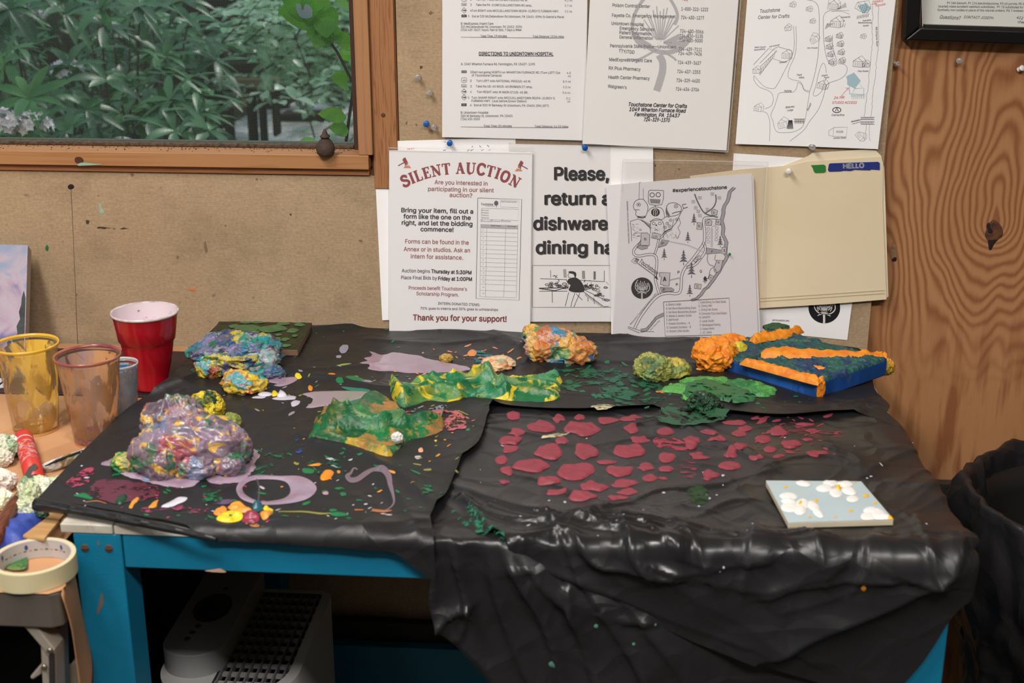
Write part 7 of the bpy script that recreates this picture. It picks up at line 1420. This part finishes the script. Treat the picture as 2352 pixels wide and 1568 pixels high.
m = MB(); m.tube(smooth_open(hp_[2:], 4), np.interp(np.linspace(0, 1, 17), [0, .15, .5, .85, 1], [.0050, .0078, .0088, .0076, .004]), 16); m.build('handle', wood('knife handle', '#5a2c18', '#74402a', 'Y', 90, .4), root, smooth=True)

# crumpled wads
WG = paint('white green towel', ['#d8d3c6', '#e2ddd2', '#c9c8b4', '#dcd8cc', '#8fae86', '#e4e0d6', '#4f8a5a', '#d2cdc0'], 60, .6, .5)
YG = paint('pale yellow green towel', ['#d5d6bc', '#dcdccc', '#c5cca2', '#dedccc', '#3f8a48', '#d2d2b4', '#d8dac4', '#c9d0ac', '#246a34'], 75, .55, .9)
def lwad(label, parts, m_, n=5, rough=1.0):
    mb = MB(); c0 = None
    for x0, y0, x1, y1, dr, sd in parts:
        c, r = boxed(x0, y0, x1, y1, dr, TL+.002); c0 = np.array([c[0], c[1], TL]) if c0 is None else c0; blob(mb, c, r, sd, rough*1.25, n+1, fl=TL+.0012, fine=3.0)
    return tag(mb.build('paper_towel_wad', m_, loc=c0, smooth=True), label, 'paper wad')
lwad('white crumpled towel with green flecks left of the red tube', [(-40, 1000, 34, 1062, .8, 201), (12, 1000, 46, 1040, .8, 203), (-20, 1030, 28, 1072, .8, 207)], WG)
lwad('pinkish white crumpled towel below the red tube', [(-30, 1080, 36, 1128, .8, 211)], paint('pink white towel', ['#d3c8bc', '#dcd2c8', '#9a5a60', '#d8cdc2', '#c9bcb0', '#7a4a50'], 60, .6, .6))
lwad('yellow and white crumpled towel at the knife handle', [(-35, 1126, 28, 1172, .8, 215)], paint('yellow white towel', ['#e4dfa8', '#e9e3c4', '#e0b84a', '#dfe0cc', '#d8dca0'], 50, .6, .5))
lwad('large pale green crumpled towel tucked beside the black plastic', [(44, 1100, 92, 1180, .8, 221), (60, 1096, 128, 1150, .8, 225), (95, 1094, 162, 1140, .8, 229), (40, 1140, 90, 1190, .8, 233), (92, 1120, 150, 1158, .7, 236)], YG)
lwad('dark green blot of towel under the rolled plastic hem', [(78, 1168, 112, 1192, .8, 241)], mat('dark bottle green', '', .35), 4)
# squeezed metal paint tube
FO = paint('scuffed foil', ['#a8a19a', '#8a7340', '#c9c5c0', '#7a6636', '#b5b0aa', '#5f5238', '#9a8450'], 80, .35, .8, stretch=(1, 1, 1)); root = thing('paint_tube', 'flattened scuffed metal paint tube pointing under the plastic', 'paint tube', on(160, 1065, TL))
m = MB(); c = smooth_open([on(101, 1077, TL+.006), on(130, 1066, TL+.009), (on(165, 1052, TL+.010)), on(200, 1040, TL+.010), on(232, 1030, TL+.009)], 10); n_ = len(c); rows = []; k = 18
for i, p_ in enumerate(c):
    t = i/(n_-1); w_ = .0115-.002*t; h_ = .0055+.002*math.sin(t*3); 
    for j in range(k):
        a = 2*math.pi*j/k; cr_ = .55 if abs(a-math.pi/2) < .4 else 1.0; q = p_+np.array([.92*math.cos(a)*w_, .38*math.cos(a)*w_, math.sin(a)*h_*cr_]); q += .0026*np.array([pn(t*14, a*1.3, 0, 5), 0, pn(t*14, a*1.3, 3, 6)]); q[2] = max(q[2], TL+.001); rows.append(q)
f = [(i*k+j, i*k+(j+1) % k, (i+1)*k+(j+1) % k, (i+1)*k+j) for i in range(n_-1) for j in range(k)]+[tuple(range(k-1, -1, -1)), tuple((n_-1)*k+j for j in range(k))]; m.add(rows, f); m.build('tube_body', FO, root, smooth=True)
m = MB(); m.tube([on(104, 1070, TL+.0135), on(130, 1058, TL+.0150), on(168, 1044, TL+.0155), on(205, 1030, TL+.0150)], [.0008, .0018, .0020, .0012], 8); m.build('dark_seam', mat('black gap', '#17130f', .8), root, smooth=True)
m = MB(); c_, r_ = boxed(172, 1066, 196, 1090, .8, TL+.001); blob(m, c_, r_, 251, .8, 4, fl=TL+.001); m.build('crumpled_end', mat('foil white', '#b9b4ae', .4, var=.3, vscale=60), root, smooth=True)
# blue cloth
m = MB(); cc_ = cdt(smooth_closed([P(a, b, TL)[:2] for a, b in [(-50,1215),(0,1198),(30,1186),(60,1172),(100,1176),(98,1196),(80,1212),(62,1230),(58,1246),(20,1256),(-50,1285)]], 4), .003); x, y = cc_[0].T
d = segdist(cc_[0], cc_[2], True); z = TL+.002+(.008+.006*fbm(x*30, y*30, 0, 8, 4)+.012*np.abs(pn(x*45, y*45, 0, 3))+.006*np.abs(pn(x*95, y*95, 0, 4)))*(1-np.exp(-d/.006)); m.add(np.stack([x, y, z], 1), cc_[1])
tag(m.build('blue_glove', mat('blue nitrile', '#3c50a8', .5, var=.3, vscale=60, bump=.8, bscale=60), loc=P(40, 1215, TL), smooth=True), 'crumpled bright blue glove under the knife handle', 'glove')
# wooden stick
tk = [on(52, 1229, TL+.024), on(125, 1178, TL+.013), on(146, 1180, TL+.013), on(100, 1239, TL+.024)]
tk = [P(52, 1228, TL+.026), P(122, 1176, TL+.016), P(148, 1179, TL+.016), P(102, 1236, TL+.026)]
m = MB(); m.prism(tk, (0, 0, -.004)); tag(m.build('wood_strip', wood('birch strip', '#b58a58', '#c39a68', 'X', 50), loc=P(100, 1210, TL), bevel=.0008), 'flat wooden strip leaning on the masking tape roll', 'wood strip')
# masking tape
tcx = P(77, 1296, TL+.001); TZ = P(77, 1280, TL+.020); s_ = F/abs(((TZ-CAM)@RM)[2]); ro = 94/s_; ri = 83/s_; cz = [float(TZ[0]), float(TZ[1]), TL+.001]
root = thing('masking_tape_roll', 'roll of cream masking tape on the front corner of the paper covered table', 'tape', cz); hT = .021
m = MB(); m.shell(cz, [(ri, 0), (ro, 0), (ro*1.0, .0008), (ro, hT-.0008), (ro*.995, hT), (ri*1.02, hT)], 64); m.build('tape', mat('masking tape', '#cfc39a', .6, var=.06, vscale=20), root, smooth=False)
m = MB(); m.shell(cz, [(ri*1.02, hT), (ri, hT), (ri*.985, hT-.0005), (ri*.985, 0), (ri, 0)], 64); m.build('cardboard_core', mat('printed core', '#b9b4b0', .5), root)
m = MB()
for i in range(14):
    a = 1.0+i*.15; a2 = a+.04; rr_ = ri*.98
    for z0_, z1_, da in ((.009, .0105, .09),): m.add([(cz[0]+rr_*math.cos(t), cz[1]+rr_*math.sin(t), cz[2]+z) for t, z in ((a, z0_), (a+da, z0_), (a+da, z1_), (a, z1_))], [(0, 1, 2, 3)], i % 2)
for a in (.15, 1.15, 2.2, 3.0):
    v = [(cz[0]+ri*.98*math.cos(a+.05*math.cos(t)), cz[1]+ri*.98*math.sin(a+.05*math.cos(t)), cz[2]+.014+.003*math.sin(t)) for t in [2*math.pi*i/12 for i in range(12)]]; m.add(v, [tuple(range(12))], 2)
m.build('core_print', [mat('dark core print', '#55566a', .5), mat('pink core print', '#b98f90', .5), mat('blue core print', '#3b4a8c', .5)], root)
m = MB(); cc_ = cdt(smooth_closed([P(a, b, TL+.004)[:2] for a, b in [(4,1292),(22,1278),(44,1270),(60,1265),(63,1288),(60,1305),(35,1308),(14,1304)]], 4), .003); x, y = cc_[0].T; m.add(np.stack([x, y, TL+.003+.003*np.abs(pn(x*60, y*60, 0, 2))], 1), cc_[1])
tag(m.build('green_scrap', paint('green scrap', ['#2a5a2c', '#356a34', '#234a26', '#8f8a50'], 40, .5, .4), loc=P(35, 1290, TL), smooth=True), 'dark green painted scrap inside the masking tape roll', 'paper scrap')
# darkness under the folding table: a plain dark box fills it
for i, (x0, x1, y0, y1, z1, col, lab) in enumerate([(-1.5, -.66, -.66, -.12, .52, '#1f1c1a', 'large dark box filling the darkness under the folding table')]):
    m = MB(); m.box(x0, x1, y0, y1, 0.001, z1); m.box(x0-.006, x1+.006, y0-.006, y1+.006, z1-.05, z1+.004); tag(m.build('dark_fill_box', mat('under-table dark fill', col, .8), loc=((x0+x1)/2, (y0+y1)/2, 0), bevel=.004), lab, 'box')

# ------------------------------------------------------------------ air purifier under the bench
root = thing('air_purifier', 'white air purifier with vent grille standing under the workbench', 'air purifier', (-.49, -.37, 0))
WP = mat('white appliance plastic', '#b9b8b4', .4); WD = mat('dark vent', '#0b0b0c', .6)
def rrect(x0, x1, y0, y1, rs_, k=10):
    o = []
    for (cx, cy, a0_), r in zip(((x1, y1, 0), (x0, y1, 90), (x0, y0, 180), (x1, y0, 270)), rs_):
        sx_ = -1 if cx == x1 else 1; sy_ = -1 if cy == y1 else 1
        for i in range(k+1): a = math.radians(a0_+90*i/k); o.append((cx+sx_*r+r*math.cos(a), cy+sy_*r+r*math.sin(a)))
    return o
AX0, AX1, AY0, AY1 = -.590, -.402, -.515, -.225; ztop = .462
outl = rrect(AX0, AX1, AY0, AY1, (.02, .02, .075, .075), 14); inn = rrect(-.512, AX1-.014, AY0+.014, AY1-.01, (.006, .006, .01, .065), 12)
m = MB(); n_ = len(outl); m.add([(x, y, z) for z in (0.0, ztop-.004) for x, y in outl]+[(x*.998+(-.49)*.002, y, ztop) for x, y in outl], [(j*n_+i, j*n_+(i+1) % n_, (j+1)*n_+(i+1) % n_, (j+1)*n_+i) for j in range(2) for i in range(n_)]); m.build('body', WP, root, smooth=True)
vv = outl+inn; o_ = [Vector(p_) for p_ in vv]; ed = [(i, (i+1) % n_) for i in range(n_)]+[(n_+i, n_+(i+1) % len(inn)) for i in range(len(inn))]
r_ = geometry.delaunay_2d_cdt(o_, ed, [], 1, 1e-7, False); V2 = np.array([(a.x, a.y) for a in r_[0]]); F2 = np.array([tuple(t) for t in r_[2]]); F2 = F2[~inside(V2[F2].mean(1), np.array(inn))]
m = MB(); m.add(np.concatenate([V2, np.full((len(V2), 1), ztop)], 1), [tuple(t) for t in F2.tolist()]); m.build('top_rim', WP, root)
m = MB(); k_ = len(inn); m.add([(x, y, z) for z in (ztop, ztop-.03) for x, y in inn], [(i, (i+1) % k_, k_+(i+1) % k_, k_+i) for i in range(k_)]+[tuple(k_+i for i in range(k_))]); m.build('vent_recess', mat('grey vent lining', '#4a4846', .6), root)
m = MB(); ina = np.array(inn)
def clipx(y):
    xs_ = np.linspace(-.512, AX1-.014, 60); ok = inside(np.stack([xs_, np.full(60, y)], 1), ina); return (xs_[ok].min(), xs_[ok].max()) if ok.any() else None
for i in range(12):
    y = AY0+.026+i*.0225; c_ = clipx(y)
    if c_: m.box(c_[0], c_[1], y-.0035, y+.0035, ztop-.010, ztop-.006)
m.build('cross_slats', mat('pale slats', '#a9a7a2', .4), root)
m = MB()
for i in range(9):
    x = -.508+i*.0122; ys_ = np.linspace(AY0+.014, AY1-.01, 80); ok = inside(np.stack([np.full(80, x), ys_], 1), ina); ys_ = ys_[ok]
    if len(ys_): m.box(x-.001, x+.001, ys_.min(), ys_.max(), ztop-.012, ztop-.001)
m.build('long_slats', mat('grey slats', '#77757a', .4), root)
lob = rrect(AX0+.001, -.505, AY0+.045, AY1, (.004, .02, .040, .041), 12); m = MB(); m.prism([(x, y, ztop+.034) for x, y in lob], (0, 0, -.036)); lb = m.build('control_panel', mat('appliance panel', '#8f9090', .45), root, bevel=.002)
m = MB(); m.lathe((-.548, -.345, ztop+.0342), [(0, 0), (.026, 0), (.026, .0006), (.0, .0007)], 36); v = m.v[-1]; v[:, 1] = -.345+(v[:, 1]+.345)*1.5; m.build('display', mat('dark display', '#2b2d2f', .3), lb)
m = MB()
for x, y in ((-.553, -.395), (-.556, -.412), (-.558, -.428), (-.545, -.29)): m.lathe((x, y, ztop+.0342), [(.0045, 0), (.0045, .0004), (0, .0004)], 14)
m.build('button_icons', mat('icon print', '#3c3d40', .5), lb)

# ------------------------------------------------------------------ bin with black liner at the right
bc = np.array([.702, -.235, 0.0]); root = thing('trash_bin', 'dark bin with black liner bag beside the right end of the workbench', 'bin', bc)
m = MB(); m.shell(bc, [(0, .002), (.15, .002), (.155, 0), (.185, .62), (.19, .63), (.178, .635), (.17, .60), (.14, .01), (0, .01)], 48); m.build('bin_body', mat('charcoal bin', '#1c1b1a', .5), root, smooth=True)
na, nb_ = 150, 46; V = []
for j in range(nb_):
    t = j/(nb_-1)
    for i in range(na):
        a = 2*math.pi*i/na
        if t < .3: u = t/.3; r = .150+.030*u; z = .35+.305*u
        elif t < .42: u = (t-.3)/.12; r = .180+.016*math.sin(u*math.pi/2)+.004*u; z = .655+.014*math.sin(u*math.pi)
        else: u = (t-.42)/.58; r = .200+.012*math.sin(u*5)-.012*u; z = .655-.26*u-.03*math.sin(a*2+1)*u
        ca, sa = math.cos(a), math.sin(a); V.append((a, r, z, t))
V = np.array(V); a, r, z, t = V.T; X_ = np.cos(a); Y_ = np.sin(a)
dsp = .9*film(a*.22+z*.3, z+a*.05, 77, 8)*.011+.010*fbm(X_*3+z*3, Y_*3, z*7, 78, 4)-.012*np.abs(pn(X_*5, Y_*5, z*9, 79)); w_ = np.clip((t-.12)*4, .2, 1)
m = MB(); m.add(np.stack([bc[0]+(r+dsp*w_*2)*X_, bc[1]+(r+dsp*w_*2)*Y_, z+.5*dsp*w_*np.clip(1.5-abs(t-.4)*4, 0, 1)], 1), [(j*na+i, j*na+(i+1) % na, (j+1)*na+(i+1) % na, (j+1)*na+i) for j in range(nb_-1) for i in range(na)]); m.build('liner_bag', PLB, root, smooth=True)
m = MB(); c = np.array([.62, -.20, .55]); blob(m, c, np.array([.03, .03, .02]), 271, 1.0, 4, fl=.5); m.build('highlight_lump', mat('grey highlight', '#a09c98', .5), root, smooth=True)  # pale lump whose grey colour stands for a small highlight in the liner
# ------------------------------------------------------------------ outside the window
rs = np.random.RandomState(21)
def leafmat(name, c1, c2, rough=.32, tr=.25):
    m = bpy.data.materials.new(name); m.use_nodes = True; n = m.node_tree.nodes; l = m.node_tree.links; b = n['Principled BSDF']
    t = n.new('ShaderNodeTexCoord'); nz = n.new('ShaderNodeTexNoise'); nz.inputs['Scale'].default_value = 7; nz.inputs['Detail'].default_value = 2; l.new(t.outputs['Object'], nz.inputs['Vector'])
    r = n.new('ShaderNodeValToRGB'); l.new(nz.outputs[0], r.inputs[0]); r.color_ramp.elements[0].position = .4; r.color_ramp.elements[0].color = lin(c1); r.color_ramp.elements[1].position = .6; r.color_ramp.elements[1].color = lin(c2)
    l.new(r.outputs[0], b.inputs['Base Color']); b.inputs['Roughness'].default_value = rough; b.inputs['Specular IOR Level'].default_value = .5
    tl = n.new('ShaderNodeBsdfTranslucent'); l.new(r.outputs[0], tl.inputs[0]); mx = n.new('ShaderNodeMixShader'); mx.inputs[0].default_value = tr; l.new(b.outputs[0], mx.inputs[1]); l.new(tl.outputs[0], mx.inputs[2])
    l.new(mx.outputs[0], n['Material Output'].inputs[0]); return m
LD = leafmat('rhododendron leaf', '#1e542c', '#458448', .38, .2); LM = leafmat('mid green leaf', '#3f8444', '#6aa85c', .38, .35); LB = leafmat('bright green leaf', '#5fb428', '#84d23c', .45, .6); LS = leafmat('silvery leaf', '#9acb9c', '#cfeccb', .32, .45)
BARK = mat('shrub bark', '#3a2c22', .9, var=.3, vscale=20)
def leaf(mb, p, d, L, w, up_, droop=.35, mi=0, k=6, shape=1.0, fold_=.25):
    d = np.array(d)/np.linalg.norm(d); s = np.cross(d, up_); s /= np.linalg.norm(s)+1e-9; u = np.cross(s, d); V = []; 
    for i in range(k+1):
        t = i/k; ww = w*math.sin(math.pi*min(1, t**shape*.97+.03))**.8; c = p+d*L*t-np.array([0, 0, 1])*droop*L*t*t
        V += [c-s*ww/2+u*fold_*ww*.5, c, c+s*ww/2+u*fold_*ww*.5]
    mb.add(V, [(3*i+a, 3*i+a+1, 3*i+a+4, 3*i+a+3) for i in range(k) for a in (0, 1)], mi)
def whorl(mb, p, r, L, n=8, mi=0, tilt=None):
    ax = np.array([r.normal()*.35, -.25+r.normal()*.3, 1.0]); ax /= np.linalg.norm(ax); e1 = np.cross(ax, [0, 1, .2]); e1 /= np.linalg.norm(e1); e2 = np.cross(ax, e1); a0 = r.uniform(0, 6)
    for i in range(n):
        a = a0+2*math.pi*i/n+r.normal()*.15; el = r.uniform(-.15, .65); d = (e1*math.cos(a)+e2*math.sin(a))*math.cos(el)+ax*math.sin(el)
        leaf(mb, p, d, L*r.uniform(.75, 1.15), L*r.uniform(.20, .28), ax, r.uniform(.1, .5), mi)
def out_pt(px, py, y): return WL(px, py, y)
def shrub(label, spots, Lf, m_, seed, n=8, flowers=(), cat='shrub', bright=None):
    r = np.random.RandomState(seed); pts = [out_pt(a, b, y) for a, b, y in spots]; c = np.mean(pts, 0); g = np.array([c[0], c[1], 0.0]); o = thing('rhododendron', label, cat, g); mb = MB()
    for i, p in enumerate(pts): whorl(mb, p, r, Lf, r.randint(n-2, n+2), 1 if (bright and r.rand() < bright) else 0)
    mb.build('foliage', [m_, LM], o, smooth=True); st = MB()
    for p in pts[::3]:
        b = np.array([g[0]+(p[0]-g[0])*.35, g[1]+(p[1]-g[1])*.3+.1, 0]); mid = (p+b)/2+np.array([r.normal()*.06, r.normal()*.06, 0]); st.tube([b, mid, p-np.array([0, 0, .01])], [.010, .007, .003], 5)
    st.build('stems', BARK, o, smooth=True)
    for k_, (a, b, y) in enumerate(flowers):
        f = MB(); q = out_pt(a, b, y); rr = np.random.RandomState(seed+k_)
        for i in range(60):
            v = rr.normal(size=3); v /= np.linalg.norm(v); v[2] = abs(v[2])*.8; pp_ = q+v*.055*rr.uniform(.6, 1); 
            for j in range(5): an = 2*math.pi*j/5+i; e = np.cross(v, [0.1, .2, 1]); e /= np.linalg.norm(e); e2 = np.cross(v, e); dd = e*math.cos(an)+e2*math.sin(an)+v*.5; leaf(f, pp_, dd, .017, .012, v, 0, 0, 2)
        f.build('flower_cluster', mat('pale pink blossom', '#f4f0f4', .6), o, smooth=False)
    return o
def rnd(n, x0, x1, y0, y1, d0, d1, seed):
    r = np.random.RandomState(seed); return [(r.uniform(x0, x1), r.uniform(y0, y1), r.uniform(d0, d1)) for _ in range(n)]
shrub('rhododendron with white blossom heads low at the left of the window', [(65,225,1.5),(155,300,1.5),(245,185,1.9),(20,260,1.6),(110,250,1.9),(200,250,1.8),(10,150,1.7),(60,330,1.4),(170,345,1.5),(40,110,2.0),(120,160,2.1),(245,330,1.8),(-60,200,1.6),(-80,300,1.5)]+rnd(24, -120, 290, 90, 380, 1.9, 2.9, 1), .125, LD, 31, flowers=[(72,295,1.45),(8,292,1.4),(155,168,2.3),(70,40,2.6)], bright=.12)
shrub('rhododendron with grey green leaves in the middle of the window', [(390,230,1.9),(400,300,1.7),(455,260,1.8),(340,280,1.8),(310,115,2.1),(480,300,1.7),(330,200,2.2),(430,180,2.1)]+rnd(30, 260, 540, 120, 380, 1.9, 3.0, 2), .125, LD, 41, bright=.15)
shrub('tall dark rhododendron reaching past the top of the window', [(320,15,2.2),(395,10,2.3),(230,20,2.2),(150,30,2.4),(240,60,2.6),(20,20,2.3)]+rnd(40, -120, 520, -90, 150, 2.3, 3.6, 3), .13, LD, 51, bright=.08)
shrub('far dense rhododendron bank behind the other shrubs', rnd(110, -200, 480, -120, 360, 3.6, 5.5, 4), .15, LD, 61, 9)
def loose(label, spots, Lf, m_, seed, y0=0.0, per=7, cat='shrub', name='leafy_shrub', wr=.5):
    r = np.random.RandomState(seed); o = thing(name, label, cat, out_pt(*spots[0])*[1, 1, 0]); mb = MB(); st = MB()
    for a, b, y in spots:
        p = out_pt(a, b, y); d = np.array([r.normal(), r.normal()*.4, r.normal()*.35]); d /= np.linalg.norm(d); L = .32; st.tube([p-d*L*.5, p+d*L*.5-np.array([0, 0, .02])], [.004, .0015], 5)
        for i in range(per):
            t = (i+.5)/per-.5; q = p+d*L*t; sd_ = (1 if i % 2 else -1); dd = d*.5+np.cross(d, [0, 0, 1])*sd_+np.array([r.normal()*.2, r.normal()*.2, r.normal()*.15]); leaf(mb, q, dd, Lf*r.uniform(.7, 1.1), Lf*wr*r.uniform(.8, 1.1), [r.normal()*.3, -.3, 1], r.uniform(0, .4))
    mb.build('foliage', m_, o, smooth=True); st.build('twigs', BARK, o, smooth=True); return o
loose('pale silvery green sapling foliage at the right of the window', rnd(170, 560, 880, -60, 215, 4.0, 5.2, 7)+rnd(40, 540, 700, -60, 130, 3.0, 4.0, 17), .085, LS, 71, per=8)
loose('lower sparse pale green branches in front of the wooden bench', rnd(14, 560, 860, 170, 300, 2.6, 4.0, 8), .08, LS, 73, per=7)
loose('mid green leafy brush at the far right behind the window', rnd(70, 600, 980, -80, 150, 5.0, 7.0, 9), .11, LM, 75, per=8)
# bright branch close to the window
o = thing('leafy_branch', 'bright green leafy branch close to the right edge of the window', 'branch', WL(760, 200, .45)); YB = .45
st = MB(); st.tube([WL(a, b, YB+c) for a, b, c in [(655,-20,.05),(700,25,.02),(740,70,0),(775,120,-.02),(808,185,0),(850,250,0)]], .0028, 6); st.tube([WL(a, b, YB) for a, b in [(795,325),(802,270),(812,200),(830,100)]], .003, 6); st.build('twigs', BARK, o, smooth=True)
mb = MB()
for x0, y0, x1, y1, w in [(735,62,640,12,.055),(745,75,690,-20,.05),(720,48,640,-30,.05),(742,55,745,102,.075),(745,70,725,105,.050),(770,85,812,100,.04),(745,40,750,80,.05),(800,140,790,100,.03),(700,10,760,5,.06),(705,10,640,25,.045),(765,105,758,92,.02),(800,185,762,170,.04),(800,200,775,190,.03),(812,120,790,118,.035),(795,270,732,255,.04),(800,300,758,290,.042),(730,325,685,326,.03),(775,60,730,20,.06),(812,20,770,0,.05),(790,85,760,75,.05)]:
    a = WL(x0, y0, YB+rs.uniform(-.02, .02)); b = WL(x1, y1, YB+rs.uniform(-.06, .0)); leaf(mb, a, b-a, np.linalg.norm(b-a)*1.05, w*.82, np.array([.1, -.8, .6]), .1, 0, 7, .8, .12)
mb.build('foliage', LB, o, smooth=True)
m = MB(); a = WL(716, 38, YB-.05); b = WL(680, 10, YB-.05); leaf(m, a, b-a, .035, .026, np.array([.1, -.9, .4]), 0, 0, 6, .8, .05); m.build('blue_grey_leaf', leafmat('blue grey leaf', '#6f93a0', '#8fb2bd', .3, .2), o, smooth=True)
# rustic bench, stones and ground
WDM = wood('grey brown timber', '#8f7a62', '#c2ab8a', 'X', 30, .8); DKM = mat('dark timber', '#3c2a1e', .9, var=.4, vscale=12)
o = thing('wooden_bench', 'weathered wooden bench out in the yard beyond the shrubs', 'bench', WL(600, 320, 3.9)*[1, 1, 0]); yb = 5.2
def wbox(x0, y0, x1, y1, d0, d1, nm, m_):
    a = WL(x0, y0, d0); b = WL(x1, y1, d0); m = MB(); m.box(min(a[0], b[0]), max(a[0], b[0]), d0, d1, min(a[2], b[2]), max(a[2], b[2])); m.build(nm, m_, o, bevel=.01)
wbox(495, 178, 640, 205, yb-1.3, yb-1.25, 'backrest', WDM); wbox(505, 145, 600, 170, yb-1.3, yb-1.25, 'backrest', DKM); wbox(520, 215, 570, 250, yb-1.3, yb-1.2, 'seat', WDM)
for a in [(508,205,530,345),(562,200,585,355),(590,205,606,345),(620,200,636,315)]: wbox(*a, yb-1.3, yb-1.2, 'post', DKM)
wbox(620, 205, 690, 222, yb-1.2, yb-1.1, 'rail', DKM); wbox(640, 262, 760, 282, yb+.3, yb+.5, 'rail', DKM)
m = MB(); m.box(-14, 10, .12, 14, -.35, -.30); gm = struct(m, 'ground', mat('leaf litter ground', '#4a3a2a', .95, var=.5, vscale=3, col2='#2f2a1c'))
m = MB(); a = WL(560, 330, 5.4); gx = float(a[0]); m.box(gx-.4, gx+3.2, 4.7, 7.5, -.30, .10); struct(m, 'terrace', mat('pale stone', '#dcd8d4', .8, var=.45, vscale=4, col2='#8f887e'), bevel=.03)
for i, (a, b, y, r_, lab) in enumerate([(430, 330, 3.2, .3, 'mossy boulder low in the window between shrubs and bench')]):
    m = MB(); blob(m, WL(a, b+40, y)-[0, 0, .1], np.array([r_, r_, r_*.7]), 301, .8, 4, fl=-.3); tag(m.build('boulder', mat('dark mossy rock', '#3d3f33', .9, var=.4, vscale=8), loc=WL(a, b, y)*[1, 1, 0], smooth=True), lab, 'boulder')
for i, (x, y, r_, lab) in enumerate([(-5.2, 7.5, .16, 'leftmost tree trunk in the wood'), (-3.4, 8.6, .2, 'thick tree trunk in the middle of the wood'), (-2.4, 7.2, .09, 'thin tree trunk right of the thick one'), (-4.2, 6.6, .07, 'slender trunk between two thick ones'), (-1.4, 8.8, .18, 'right hand tree trunk beyond the bench')]):
    m = MB(); m.tube([(x, y, -.3), (x+.05, y, 2.0), (x-.03, y+.1, 5.0)], [r_*1.2, r_, r_*.8], 14); tag(m.build('tree_trunk', BARK, loc=(x, y, -.3), smooth=True), lab+' outside the window', 'tree')
# wooded bank closing the view
nx, nz_ = 90, 40; V = []
for j in range(nz_):
    for i in range(nx):
        x = -13+i*.26; z = -.3+j*.11; V.append((x, 9.6+1.6*j/nz_+.7*float(pn(x*.9, z*1.2, 0, 5))+.35*float(pn(x*3, z*3, 0, 6)), z))
m = MB(); m.add(V, [(j*nx+i, j*nx+i+1, (j+1)*nx+i+1, (j+1)*nx+i) for j in range(nz_-1) for i in range(nx-1)]); struct(m, 'hill', mat('wooded bank', '#2c3a22', .95, var=.8, vscale=3.5, col2='#4a3c28', detail=8), smooth=True)
